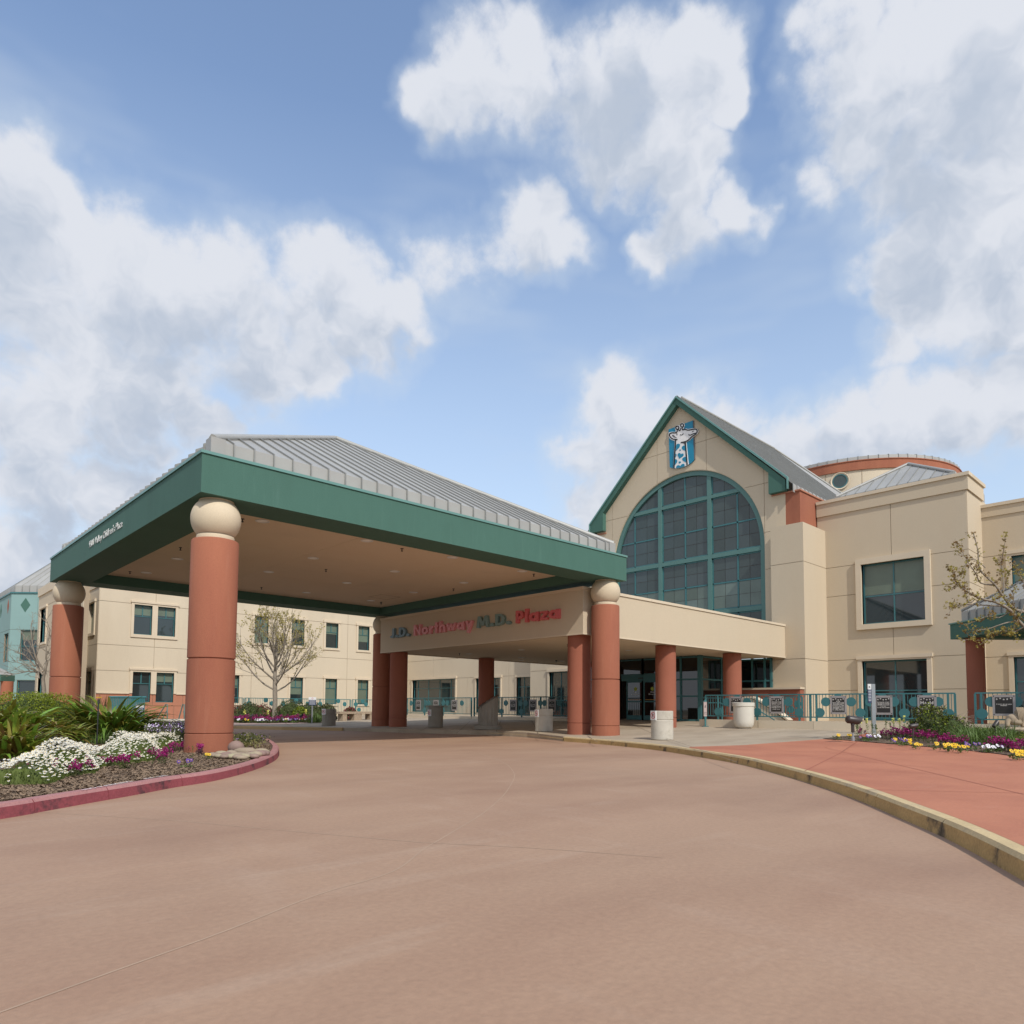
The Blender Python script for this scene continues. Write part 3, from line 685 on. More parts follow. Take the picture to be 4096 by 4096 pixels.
GLY={'J':(.56,[[(.42,1),(.42,.38)]+arc(.27,.34,.15,0,-150,8,.21)]),'D':(.76,[[(.13,0),(.13,1)],[(.24,.875),(.34,.875)]+arc(.34,.5,.28,90,-90,12,.375)+[(.24,.125)]]),
 'N':(.84,[[(.13,0),(.13,1)],[(.71,0),(.71,1)],[(.16,.92),(.68,.08)]]),'o':(.74,[arc(.37,.36,.245,0,360,20)]),'r':(.48,[[(.13,0),(.13,.72)],[(.2,.42)]+arc(.40,.40,.18,150,75,5)]),
 't':(.46,[[(.23,0),(.23,.98)],[(.0,.615),(.46,.615)]]),'h':(.68,[[(.13,0),(.13,1.04)],[(.22,.50)]+arc(.36,.43,.185,140,0,8)+[(.545,0)]]),
 'w':(1.0,[[(.09,.72),(.29,.10)],[(.29,.06),(.50,.66)],[(.50,.66),(.71,.06)],[(.71,.10),(.91,.72)]]),'a':(.76,[arc(.34,.36,.235,0,360,20),[(.63,0),(.63,.72)]]),
 'y':(.72,[[(.10,.72),(.36,.14)],[(.62,.72),(.22,-.30)]]),'M':(1.02,[[(.12,0),(.24,1)],[(.27,.93),(.51,.18)],[(.51,.18),(.75,.93)],[(.78,1),(.90,0)]]),
 'P':(.66,[[(.13,0),(.13,1)],[(.24,.875),(.32,.875)]+arc(.32,.645,.21,90,-90,10,.23)+[(.24,.415)]]),'l':(.27,[[(.135,0),(.135,1.06)]]),'z':(.60,[[(.05,.62),(.55,.62)],[(.48,.60),(.12,.12)],[(.05,.10),(.57,.10)]]),'.':(.32,None)}
def word(s,x0,x1,z0,h,mt,bold=0,dep=.13):
    wt=sum(GLY[c][0] for c in s)+.07*(len(s)-1); U0_,U1_=yq(x0),yq(x1); sx=(U0_-U1_)/wt; x=0
    for c in s:
        w,st=GLY[c]; mb=MB(); Pt=lambda a,b_,d:fr.pt(U0_-(x+a)*sx,z0+b_*h,d)
        if st is None:
            ci=arc(.16,.15,.155,0,360,20)[:-1]; mb.prism([Pt(a,b_,dep) for a,b_ in ci],fr.nd*-dep)
        else:
            for k,pl in enumerate(st):
                wd=SW_*(.72 if (c in 'zt' and len(pl)==2 and abs(pl[0][1]-pl[1][1])<.01) else .86 if c in 'wyzNM' and k>0 else 1); P=[Vector(p_) for p_ in pl]; cl=(P[0]-P[-1]).length<1e-4; L=[];Q=[]; n=len(P)
                for i,p_ in enumerate(P):
                    a=P[i-1] if i else (P[-2] if cl else p_); b_=P[i+1] if i<n-1 else (P[1] if cl else p_); t=(b_-a).normalized(); nn=Vector((-t.y,t.x))*wd/2; L.append(p_+nn); Q.append(p_-nn)
                dd=dep+.0012*k
                for i in range(n-1): mb.prism([Pt(*L[i],dd),Pt(*L[i+1],dd),Pt(*Q[i+1],dd),Pt(*Q[i],dd)],fr.nd*-dd)
        mb.build('letter',mt,sg); x+=w+.07
def zq(x,y): return onX(x,y,PX).z
z1=zq(1582,2561); hh=zq(1610,2512)-zq(1610,2555)
word('J.D.',1566,1646,4.33,.46,lblue,.02); word('Northway',1662,1899,4.33,.48,lpink,.03); word('M.D.',1913,2049,4.33,.46,lgrn,.02); word('Plaza',2070,2245,4.33,.48,lred,.03)


# ---------------------------------------------------------------- gable entrance hall
XG=34.6; AC=(22.36,9.82); AR=5.03
hall=thing('gabled_entrance_hall','tall cream gabled entrance hall with green trim and huge arched window','building',(40,22.4,0))
def roofz(u): return 18.85-abs(u-22.48)*.967
frg=FX(XG)
# stucco panels between score lines, cut by the roof slope and the arch
ZJ=[-.3+.4,5.0,8.44,10.4,13.02,16.30,20]; UJ=[15.6,17.34,20.75,24.06,27.46,29.3]
U0,U1=16.2,28.7
def arch(u): 
    d=abs(u-AC[0]); return AC[1]+math.sqrt(max(AR*AR-d*d,0)) if d<AR else None
def gp(u0,u1,z0,z1,d0,d1,name,mt):
    n=max(2,int((u1-u0)/.22)); mb=MB(); prev=None; cols=[]
    for i in range(n+1):
        u=u0+(u1-u0)*i/n; top=min(z1,roofz(u)); a=arch(u); bot=z0
        if a is not None: bot=max(z0,a)
        cols.append((u,bot,max(top,bot)))
    front=[];
    ok=False
    for i in range(n):
        (a,b0,t0),(c,b1,t1)=cols[i],cols[i+1]
        if t0-b0<1e-3 and t1-b1<1e-3: continue
        ok=True; A=[frg.pt(a,b0,d1),frg.pt(c,b1,d1),frg.pt(c,t1,d1),frg.pt(a,t0,d1)]; B=[frg.pt(a,b0,d0),frg.pt(c,b1,d0),frg.pt(c,t1,d0),frg.pt(a,t0,d0)]
        mb.face(A); mb.face([A[0],A[1],B[1],B[0]]); mb.face([A[3],A[2],B[2],B[3]])
        if i==0: mb.face([A[0],A[3],B[3],B[0]])
        if i==n-1: mb.face([A[1],A[2],B[2],B[1]])
    if ok: mb.build(name,mt,hall)
for lo,hi,dd,nm,mt,gp_ in ((U0,U1,(-.3,0),'wall',jointm,0),):
    gp(lo,AC[0]-AR,0,20,*dd,nm,mt); gp(AC[0]-AR,AC[0]+AR,9.82,20,*dd,nm,mt); gp(AC[0]+AR,hi,0,20,*dd,nm,mt)
zr=[0.2,5.0,8.44,10.4,13.02,16.30,20]
us=[U0,17.345,20.75,24.06,27.46,U1]
for j in range(len(zr)-1):
    for i in range(len(us)-1):
        a,c=us[i]+(.012 if i else 0),us[i+1]-.012; z0,z1=zr[j]+.012,zr[j+1]-.012
        L,Rr=AC[0]-AR,AC[0]+AR
        segs=[(a,min(c,L)),(max(a,L),min(c,Rr)),(max(a,Rr),c)]
        for k,(p_,r_) in enumerate(segs):
            if r_-p_<.02: continue
            if k==1 and z1<9.82: continue
            gp(p_,r_,max(z0,9.82) if k==1 and z0<9.82 else z0,z1,0,.03,'panel',cream)
# arched window: ring, mullions, sub mullions and panes
aw=MB(); n=48
def ring(r0,r1,d0,d1,mt,name,par,zb=4.9):
    mb=MB(); P=[]
    pr=[(AR_,) for AR_ in ()]
    pts0=[];pts1=[]
    for (r,L) in ((r0,pts0),(r1,pts1)):
        L.append((AC[0]+r,zb)); 
        for k in range(n+1):
            a=PI*k/n; L.append((AC[0]+r*math.cos(a),AC[1]+r*math.sin(a)))
        L.append((AC[0]-r,zb))
    for i in range(len(pts0)-1):
        A,B,C,D=pts0[i],pts1[i],pts1[i+1],pts0[i+1]
        mb.hexa([frg.pt(*A,d0),frg.pt(*B,d0),frg.pt(*C,d0),frg.pt(*D,d0),frg.pt(*A,d1),frg.pt(*B,d1),frg.pt(*C,d1),frg.pt(*D,d1)])
    return mb.build(name,mt,par)
ring(AR,AR-.035,-.28,.02,cream,'arch_reveal',hall)
arcw=ring(AR-.03,AR-.30,-.26,-.06,tealg,'arched_window',hall)
m=MB()
MU=[(20.55,20.79),(23.85,24.09)]; TZ=[(6.37,6.60),(9.52,9.75),(12.93,13.12)]
def chordz(u): return AC[1]+math.sqrt(max((AR-.2)**2-(u-AC[0])**2,0))
def chordu(z): return math.sqrt(max((AR-.2)**2-max(z-AC[1],0)**2,0))
for a,c in MU: m.fbox(frg,a,c,4.9,min(chordz(a),chordz(c)),-.25,-.085)
m.build('mullion',tealg,arcw)
for a,c in TZ:
    q=chordu(c); e=[AC[0]-q]+[x for p_ in MU for x in p_]+[AC[0]+q]
    for i in (0,2,4): m=MB(); m.fbox(frg,e[i],e[i+1],a,c,-.25,-.088); m.build('transom',tealg,arcw)
RI=AR-.30
def clip(poly,R0):
    """clip a (u,z) polygon by the arch"""
    def inside(p): return p[1]<=AC[1] and abs(p[0]-AC[0])<=R0 or (p[0]-AC[0])**2+(p[1]-AC[1])**2<=R0*R0
    out=[]; n=len(poly)
    def hit(a,b):
        lo,hi=0,1
        for _ in range(24):
            t=(lo+hi)/2; p=(a[0]+(b[0]-a[0])*t,a[1]+(b[1]-a[1])*t)
            if inside(p)==inside(a): lo=t
            else: hi=t
        return p
    dense=[]
    for i in range(n):
        a,b=poly[i],poly[(i+1)%n]
        for k in range(4): dense.append((a[0]+(b[0]-a[0])*k/4,a[1]+(b[1]-a[1])*k/4))
    n=len(dense)
    for i in range(n):
        a,b=dense[i],dense[(i+1)%n]
        if inside(a): out.append(a)
        if inside(a)!=inside(b): out.append(hit(a,b))
    return out
def pane(poly,mt,nm='pane',d0=-.20,d1=-.19):
    c=clip(poly,RI)
    if len(c)<3: return
    A=abs(sum(c[i][0]*c[(i+1)%len(c)][1]-c[(i+1)%len(c)][0]*c[i][1] for i in range(len(c))))/2
    if A<.004: return
    mb=MB(); mb.prism([frg.pt(*p_,d1) for p_ in c],frg.nd*(d0-d1)); mb.build(nm,mt,arcw)
cu=[(17.62,20.55,19.0),(20.79,23.85,22.28),(24.09,27.10,25.85)]; cz=[(4.9,6.37,None),(6.60,9.52,8.08),(9.75,12.93,11.3),(13.12,14.9,None)]
for (a,c,mu) in cu:
    for jz,(e,g,mz) in enumerate(cz):
        e2=[a,mu,c]; z2=[e,mz,g] if mz else [e,g]
        # teal casement bars round each light and between them
        for (x0,x1,y0,y1) in [(a,a+.07,e,g),(c-.07,c,e,g),(mu-.04,mu+.04,e,g),(a,c,e,e+.07),(a,c,g-.07,g)]+([(a,c,mz-.04,mz+.04)] if mz else []): pane([(x0,y0),(x1,y0),(x1,y1),(x0,y1)],tealf,'glazing_bar',-.21,-.165)
        for i in range(2):
            for j in range(len(z2)-1):
                x0,x1=e2[i]+.05,e2[i+1]-.05; y0,y1=z2[j]+.05,z2[j+1]-.05; xm,ym=(x0+x1)/2,(y0+y1)/2
                if not mz: y1=min(y1,14.8); ym=y0+.72
                for (p0,p1) in ((x0,xm-.011),(xm+.011,x1)):
                    for jj,(r0,r1) in enumerate(((y0,ym-.011),(ym+.011,y1))):
                        bl=(jz==1 and j==0)
                        pane([(p0,r0),(p1,r0),(p1,r1),(p0,r1)],(blindA if bl else glassA))
                pane([(x0,y0),(x1,y0),(x1,y1),(x0,y1)],mat('muntin_brown',(.06,.04,.035),.6,.1),'muntin',-.215,-.203)
m=MB(); m.prism([frg.pt(u,z,-1.4) for u,z in ((17.3,4.9),(27.4,4.9),(27.4,12.9),(24.3,15.4),(20.6,15.4),(17.3,12.9))],frg.nd*-.1); m.build('hall_interior',darkg,hall)
# green raking fascia + eave returns
def rp(pts,d0,d1,nm,mt,par=hall):
    mb=MB(); mb.prism([frg.pt(*p_,d1) for p_ in pts],frg.nd*(d0-d1)); return mb.build(nm,mt,par)
rp([(22.48,19.22),(22.48,18.80),(27.97,13.50),(27.97,12.38),(28.98,12.38),(28.98,12.92)],.03,.34,'rake_board',green)
rp([(22.48,19.22),(22.48,18.80),(16.95,13.42),(16.95,12.30),(16.05,12.30),(16.05,12.85)],.03,.34,'rake_board',green)
for s in (1,-1):
    tip=22.48+s*6.55; rp([(22.48,19.31),(22.48,19.20),(tip-s*.02,12.87),(tip-s*.02,12.33),(tip+s*.04,12.33),(tip+s*.04,12.95)],.30,.42,'rake_flashing',flash)
RX=46.37; HX=55.2
def rtray(y0s,z0s,label):
    pass
X0r=XG-.30
for s in (-1,1):
    ey=22.48+s*6.8; ez=12.55; top=(22.48,19.33); n=int((RX-X0r)/.45)
    for i in range(n):
        a=X0r+(RX-X0r)*i/n; c=X0r+(RX-X0r)*(i+1)/n
        mb=MB(); mb.face([(a,ey,ez),(c,ey,ez),(c,22.48,19.33),(a,22.48,19.33)]); mb.face([(a,ey,ez),(c,ey,ez),(c,ey,ez-.4),(a,ey,ez-.4)]); mb.build('roof_panel',roofm,hall)
        if s<0:
            q=MB(); e=Vector((.012,0,0)); A=[Vector((a,ey-.03,ez-.4)),Vector((a,ey-.03,ez+.02)),Vector((a,22.48,19.39)),Vector((a,22.48,19.33)),Vector((a,ey,ez)),Vector((a,ey,ez-.4))]
            q.prism([p_-e for p_ in (A[0],A[1],A[4],A[5])],e*2); q.prism([p_-e for p_ in (A[1],A[2],A[3],A[4])],e*2); q.build('seam',seamm,hall)
m=MB(); m.face([(RX,22.48,19.33),(RX,15.68,12.55),(HX,15.68,12.55)]); m.face([(RX,22.48,19.33),(HX,15.68,12.55),(HX,29.3,12.55)]); m.face([(RX,22.48,19.33),(HX,29.3,12.55),(RX,29.28,12.55)]); m.build('hip_end',roofm,hall)
m=MB(); m.tube([(X0r+.5,22.48,19.40),(RX,22.48,19.40)],.08,6); m.tube([(RX,22.48,19.40),(HX,15.68,12.6)],.07,6); m.build('ridge_cap',roofm,hall)
# terracotta corner boxes and stucco pilasters
for (y0,y1) in ((15.45,16.93),(27.98,29.4)):
    m=MB(); m.box(XG-.02,37.4,y0,y1,9.8,12.22); m.build('terracotta_box',terra,hall)
    m=MB(); m.box(XG-.08,37.4,y0-.06,y1+.0,12.22,12.29); m.build('box_cap',pink,hall)
m=MB(); m.box(37.0,54,15.6,16.0,9,12.2); m.build('side_wall',cream,hall)
def pil(y0,y1):
    zs=[.1,3.62,8.43,10.4]
    m=MB(); m.box(33.89,36.5,y0+.03,y1-.03,.1,10.35); m.build('pilaster_core',jointm,hall)
    for i in range(3):
        m=MB(); m.box(33.85,36.5,y0,y1,zs[i]+(.012 if i else 0),zs[i+1]-.012); m.build('pilaster_panel',cream,hall)
pil(15.0,16.68); pil(28.05,29.7)

# giraffe emblem on the gable: flat cut layers on a panel
em=thing('giraffe_emblem','teal panel emblem with a white giraffe head and heart-spotted neck on the gable','sign',(XG-.1,22.3,16.5))
def E(x,y): 
    p_=onX(2550+x/5.52,1600+y/5.52,XG-.12); return (p_.y,p_.z)
def lay(pts,d0,d1,mt,nm):
    mb=MB(); mb.prism([frg.pt(*p_,d1) for p_ in pts],frg.nd*(d0-d1)); return mb.build(nm,mt,em)
def stroke(pts,w,mt=emk,nm='outline',close=False,d=(.13,.145)):
    w*=1.25
    P=[Vector((x,y)) for x,y in pts]
    if len(P)>2: P=[Vector(p_[:2]) for p_ in smooth_poly([Vector((p_.x,p_.y,0)) for p_ in P],4)]
    L=[];Rr=[]
    for i,p_ in enumerate(P):
        t=(P[min(i+1,len(P)-1)]-P[max(i-1,0)]).normalized(); nn=Vector((-t.y,t.x)); ww=w*(1 if w>14 else 1)
        L.append(p_+nn*ww/2); Rr.append(p_-nn*ww/2)
    mb=MB()
    for i in range(len(P)-1):
        q4=[E(*L[i]),E(*L[i+1]),E(*Rr[i+1]),E(*Rr[i])]
        mb.prism([frg.pt(*p_,d[1]) for p_ in q4],frg.nd*(d[0]-d[1]))
    mb.build(nm,mt,em)
lay([E(x,y) for x,y in [(680,650),(1213,450),(1240,1325),(1180,1385),(1110,1430),(1030,1472),(940,1500),(860,1512),(780,1506),(708,1484)]],.03,.10,emt,'backing_panel')
lay([E(x,y) for x,y in [(1213,450),(1232,452),(1259,1305),(1240,1325)]],.031,.085,emg,'panel_edge')
CR=[(683,760),(700,715),(760,703),(835,705),(850,690),(828,640),(835,590),(870,560),(905,562),(935,555),(945,525),(990,500),(1035,520),(1048,560),(1020,620),(1030,640),(1075,630),(1120,642),(1200,628),(1280,625),(1330,650),(1345,700),(1320,750),(1250,805),(1225,818),(1160,885),(1090,925),(1080,935),(1128,1420),(1060,1458),(960,1494),(860,1510),(790,1505),(822,900),(770,890),(720,860),(690,810)]
lay([E(x,y) for x,y in CR],.08,.13,emw,'giraffe_silhouette')
for pts,w in [([(848,728),(790,725),(735,735),(705,765),(720,805),(760,848),(805,868),(885,872)],20),([(880,655),(878,700),(845,722)],18),([(868,735),(880,775)],12),
    ([(905,650),(937,680),(965,618)],17),([(990,612),(1000,670)],17),([(1000,665),(1055,650),(1115,668),(1200,655),(1270,645),(1310,660),(1320,700),(1295,745),(1240,790),(1205,808),(1150,865),(1090,908),(1040,925),(960,942)],20),
    ([(1130,760),(1150,778),(1185,772),(1240,745),(1285,735)],16),([(1210,710),(1225,692),(1252,686)],9),([(945,765),(975,775),(1000,762),(1018,742)],11),([(845,880),(826,1200),(808,1506)],22),([(1058,930),(1078,1190),(1099,1436)],22)]: stroke(pts,w)
for (cx,cy) in ((882,615),(988,562)): stroke([(cx+33*math.cos(a*PI/6),cy+36*math.sin(a*PI/6)) for a in range(13)],19)
lay([E(x,y) for x,y in [(760,778),(790,768),(815,785),(840,815),(876,832),(840,835),(800,820),(775,800)]],.129,.14,emg,'ear_shade')
lay([E(x,y) for x,y in [(960,945),(1048,935),(1052,1000),(1020,965),(990,952)]],.129,.138,emg,'neck_shade')
def heart(cx,cy,s,rot=.35):
    P=[]
    for k in range(24):
        t=2*PI*k/24; x=16*math.sin(t)**3/17; y=-(13*math.cos(t)-5*math.cos(2*t)-2*math.cos(3*t)-math.cos(4*t))/17
        P.append((cx+s*(x*math.cos(rot)-y*math.sin(rot)),cy+s*(x*math.sin(rot)*.5+y)))
    lay([E(*p_) for p_ in P],.129,.141,emt,'heart')
for a in ((950,1228,75),(944,1108,22),(937,1378,30)): heart(*a)
for P in ([(856,1010),(870,975),(900,965),(935,972),(943,1005),(925,1050),(890,1085),(853,1128)],[(1048,1005),(1015,1008),(985,1035),(980,1070),(1010,1105),(1058,1125)],[(848,1183),(865,1200),(868,1225),(848,1262),(842,1270)],[(1068,1252),(1030,1260),(995,1290),(990,1320),(1020,1352),(1068,1378),(1078,1350)],[(836,1308),(865,1312),(884,1345),(872,1385),(828,1442)],[(860,1505),(855,1478),(880,1448),(915,1438),(947,1458),(980,1418),(1020,1405),(1045,1428),(1040,1465),(960,1493)]):
    lay([E(*p_) for p_ in P],.129,.141,emt,'heart')

# ---------------------------------------------------------------- corner block on the right
blk=thing('corner_block','cream stucco corner block with two large teal windows right of the entrance hall','building',(40,12,0))
XB=36.5; fb=FX(XB); YS=8.66
hl=[(10.42,13.24,5.36,8.35),(10.42,13.30,.62,3.54)]
rows=[(.2,2.11,[11.86]),(2.11,3.64,[]),(3.64,6.92,[11.86]),(6.92,8.42,[]),(8.42,11.16,[11.85])]
facade(blk,fb,YS,15.4,rows,hl,cream)
m=MB(); m.box(XB-.1,XB+.4,YS-.1,15.4,11.16,11.80); m.build('cornice_band',cream,blk)
m=MB(); m.box(XB-.17,XB+.4,YS-.17,15.4,11.80,11.96); m.build('coping',trim,blk)
window(blk,fb,10.42,13.24,5.36,8.35,[.5],[.465],fw=.07,rec=.14,surr=.26,blinds=((1,.97),),proud=.14,header=False)
window(blk,fb,10.42,13.30,.62,3.54,[.5],[.5],fw=.07,rec=.14,surr=.2,sill=False,proud=.12)
fs=FY(YS); XR=38.91
facade(blk,fs,XB-.02,XR+.2,[(.2,3.64,[]),(3.64,6.92,[]),(6.92,8.42,[]),(8.42,11.16,[])],[],cream)
m=MB(); m.box(XB+.4,XR+.2,YS-.1,YS+.3,11.16,11.80); m.box(XB+.4,XR+.3,YS-.17,YS+.3,11.80,11.96); m.build('cornice_band',cream,blk)
fr_=FX(XR)
facade(blk,fr_,-6,YS-.0,[(.2,2.11,[3]),(2.11,3.64,[]),(3.64,8.40,[3]),(8.40,10.3,[3])],[(4.6,7.5,5.36,8.29),(4.6,7.55,.62,3.60)],cream)
m=MB(); m.box(XR-.08,XR+.3,-6,YS-.02,10.3,10.75); m.build('cornice_band',cream,blk)
m=MB(); m.box(XR-.14,XR+.3,-6,YS-.02,10.75,10.9); m.build('coping',trim,blk)
window(blk,fr_,4.6,7.5,5.36,8.29,[.5],[.5],fw=.07,surr=.22,blinds=((1,.8),)); window(blk,fr_,4.6,7.55,.62,3.60,[.5],[.62],fw=.07,surr=.2,sill=False)
m=MB(); m.box(XB+.26,60,YS+.26,15.6,.3,11.5); m.box(XR+.26,60,-6,YS+.25,.3,10.4); m.build('inner_mass',cream,blk)
rr=thing('block_hip_roof','low grey ribbed hip roof set back on the corner block','roof',(40,12,11.7))
seam_roof(rr,37.3,42.4,9.3,14.75,11.5,.78,14.0,.50)
# ---------------------------------------------------------------- drum
DR=8.1; DC=CP+FH*60+RT*((3418-2048)/FPX*60); DC.z=0
drum=thing('round_drum','round cream drum with terracotta band and grey metal roof rising behind the corner block','building',(DC.x,DC.y,0))
def zD(y,x,d): return onD(x,y,d).z
zt_=zD(1798,3455,51); zb1=zD(1814,3455,51); zb2=zD(1853,3455,51)
n=72
for k in range(n):
    a0,a1=2*PI*k/n,2*PI*(k+1)/n
    if math.cos((a0+a1)/2-math.atan2(-DC.y,-DC.x))<-.25: continue
    P=lambda a,r,z:(DC.x+r*math.cos(a),DC.y+r*math.sin(a),z)
    mb=MB(); mb.face([P(a0,DR+.02,zb1),P(a1,DR+.02,zb1),P(a1,DR+.02,zt_),P(a0,DR+.02,zt_)]); mb.face([P(a0,DR+.02,zt_),P(a1,DR+.02,zt_),P(a1,0.1,zt_+2.0),P(a0,.1,zt_+2.0)]); mb.build('roof_panel',roofm,drum)
    q=MB(); q.tube([P(a0,DR+.05,zb1),P(a0,DR+.05,zt_+.02),P(a0,DR-1.2,zt_+.33)],.02,4); q.build('seam',seamm,drum)
m=MB(); m.lathe((DC.x,DC.y,0),[(DR,zb2),(DR+.12,zb2),(DR+.12,zb1-.08),(DR+.18,zb1-.06),(DR+.18,zb1),(DR,zb1)],96,cap=False); m.build('terracotta_band',terra,drum)
m=MB(); m.lathe((DC.x,DC.y,0),[(DR,8),(DR,zb2+.02)],96,cap=False); m.build('drum_wall',cream2,drum)
aw_=math.atan2(-DC.y,-DC.x)
for da in (-.42,-.105,.21,.52):
    a=aw_-da+.0; mb=MB(); c=Vector((DC.x+(DR+.005)*math.cos(a),DC.y+(DR+.005)*math.sin(a),0)); t=Vector((-math.sin(a),math.cos(a),0)); nn=Vector((math.cos(a),math.sin(a),0))
    mb.prism([c-t*.02+Vector((0,0,9)),c+t*.02+Vector((0,0,9)),c+t*.02+Vector((0,0,zb2)),c-t*.02+Vector((0,0,zb2))],nn*.012); mb.build('score_line',jointm,drum)
# porthole
d_=ray(3360,1925); 
a_=d_.x**2+d_.y**2; b_=-(d_.x*DC.x+d_.y*DC.y); c_=DC.x**2+DC.y**2-DR**2; t_=(-b_-math.sqrt(b_*b_-a_*c_))/a_
PC=CP+d_*t_; nn=Vector((PC.x-DC.x,PC.y-DC.y,0)).normalized(); ax=Vector((-nn.y,nn.x,0)); AXM=Matrix((ax,Vector((0,0,1)),nn)).transposed()
pr=37/FPX*51*1.0
m=MB(); m.lathe(PC+nn*.0,[(pr,.06),(pr,.10),(pr*.95,.12),(pr*.80,.04),(pr*.78,-.02)],40,cap=False,ax=AXM); ph=m.build('porthole',trim,drum)
m=MB(); m.lathe(PC,[(pr*.80,.02),(pr*.80,.07),(pr*.70,.07),(pr*.70,.02)],40,cap=False,ax=AXM); m.build('ring_frame',tealf,ph)
m=MB(); m.lathe(PC,[(pr*.72,.035),(.01,.036)],40,cap=False,smooth=False,ax=AXM); m.build('pane',glassA,ph)

# ---------------------------------------------------------------- long wing on the left and the wall behind the porch
wing=thing('patient_wing','long two-storey cream stucco wing with paired teal windows behind the canopy','building',(23,55,0))
YW=50; fw_=FY(YW); TOP=8.62
up_=[(13.3,14.39),(14.73,15.85),(21.32,22.37),(24.19,25.23),(27.04,28.13),(29.94,30.99)]; lo=[(13.36,14.45),(14.79,15.89),(19.25,20.31),(24.19,25.21),(27.09,28.11),(29.97,30.97)]
dn=[(a,b_,1.33,3.30) for a,b_ in lo]+[(a,b_,5.75,7.70) for a,b_ in up_]
UJw=[14.6,21.2,29.0]
facade(wing,fw_,11.3,34.6,[(1.9,3.32,UJw),(3.32,4.97,UJw),(4.97,7.74,[14.6,21.2,29.0]),(7.74,TOP,[14.6,29.0])],dn,cream2)
facade(wing,fw_,11.3,20.0,[(.15,1.1,[13.0,14.3,15.95,17.5]),(1.1,1.88,[13.0,14.6,16.5])],[(a,b_,1.33,3.3) for a,b_ in lo],pink,back=-.0,th=.05)
facade(wing,fw_,20.0,34.6,[(.15,1.9,[21.2,29.0])],[(a,b_,1.33,3.3) for a,b_ in lo],cream2)
for i,(a,b_) in enumerate(up_):
    if i<2: window(wing,fw_,a,b_,5.75,7.70,[],[.62],fw=.05,surr=0,top_split=[],blinds=((1,.9 if i==0 else .8),))
    else: window(wing,fw_,a,b_,5.75,7.70,[],[.64],fw=.045,surr=.17,blinds=((1,1),(0,[0,0,.35,.0,.1,.45][i])) if i!=2 else ((1,1),(0,1)))
for i,(a,b_) in enumerate(lo):
    if i<2: window(wing,fw_,a,b_,1.33,3.30,[],[.62],fw=.05,surr=0,blinds=((1,.02+.8*i),))
    else: window(wing,fw_,a,b_,1.33,3.30,[],[.62],fw=.045,surr=.15,blinds=((1,.97),(0,[0,0,.1,.42,.98,.95][i])),base_surr=False)
# split bars of the upper lights
for (L,z0,z1) in ((up_,6.98,7.66),(lo,2.57,3.26)):
    for (a,b_) in L:
        m=MB(); m.fbox(fw_,(a+b_)/2-.03,(a+b_)/2+.03,z0,z1,-.16,-.10); m.build('glazing_bar',tealf,wing)
for (z0,z1,hole) in ((5.75,7.70,up_),(1.33,3.30,lo)):
    m=MB(); a=hole[0][0]-.17; b_=hole[1][1]+.17; sill=z0>3
    m.sheet(fw_,a,b_,z0-.2 if sill else 1.9,z1+.17,[(p_,r_,z0,z1) for p_,r_ in hole[:2]],.02,.10); m.build('double_surround',trim,wing)
    m=MB(); m.fbox(fw_,a-.05,b_+.05,z1+.12,z1+.24,.03,.15); m.build('lintel',trim,wing)
m=MB(); m.fbox(fw_,11.3,34.6,TOP,TOP+.45,-.2,.08); m.build('cornice_band',cream2,wing)
m=MB(); m.fbox(fw_,11.3,34.6,TOP+.45,TOP+.6,-.2,.14); m.build('coping',trim,wing)
for a,b_ in ((11.3,13.18),(14.46,14.78),(16.06,20.0)): m=MB(); m.fbox(fw_,a,b_,1.86,1.93,.0,.12); m.build('ledge',trim,wing)
m=MB(); m.box(11.6,34.3,50.3,70,.2,8.6); m.build('inner_mass',cream2,wing)
# its left end
fe=FX(11.3)
YE=onX(332,2440,11.3).y
facade(wing,fe,50,YE+8,[(.15,3.32,[]),(3.32,4.97,[]),(4.97,7.74,[]),(7.74,TOP,[])],[(50.9,52.6,5.75,7.7),(50.9,52.6,1.33,3.3)],cream2)
for z0 in (5.75,1.33): window(wing,fe,50.9,52.6,z0,z0+1.95,[.5],[.62],fw=.05,surr=.17,blinds=((1,.8),(0,.8)))
m=MB(); m.fbox(fe,50,YE+8,TOP,TOP+.45,-.2,.08); m.fbox(fe,50,YE+8,TOP+.45,TOP+.6,-.2,.14); m.build('cornice_band',trim,wing)
# wall behind the porch (same storey heights)
rear=thing('rear_facade','cream lower facade with wide teal windows seen beneath the porch','building',(36,40,0))
fx=FX(XG)
hb=[(43.01,48.75,.75,3.40),(37.78,40.51,.75,3.33),(34.2,36.05,.55,3.33)]
facade(rear,fx,34.05,50,[(.2,3.42,[41.6,36.92]),(3.42,4.97,[45.89,36.92]),(4.97,TOP,[45.89,41])],hb,cream2)
window(rear,fx,43.01,48.75,.75,3.40,[.128,.383,.648,.90],[.725],fw=.05,surr=.13,sill=False)
window(rear,fx,37.78,40.51,.75,3.33,[.3,.7],[.72],fw=.05,surr=.13,sill=False)
window(rear,fx,34.2,36.05,.55,3.33,[.68],[.74],fw=.05,surr=.1,sill=False)
m=MB(); m.fbox(fx,34.05,50,TOP,TOP+.45,-.2,.08); m.fbox(fx,34.05,50,TOP+.45,TOP+.6,-.2,.14); m.build('cornice_band',trim,rear)
f2=FX(33.9); 
facade(rear,f2,29.7,34.02,[(.2,1.9,[32.5]),(1.9,3.62,[32.5]),(3.62,TOP,[])],[(29.9,32.2,.5,3.5)],cream2)
window(rear,f2,29.9,32.2,.5,3.5,[.6],[.38],fw=.05,surr=.15,sill=False)
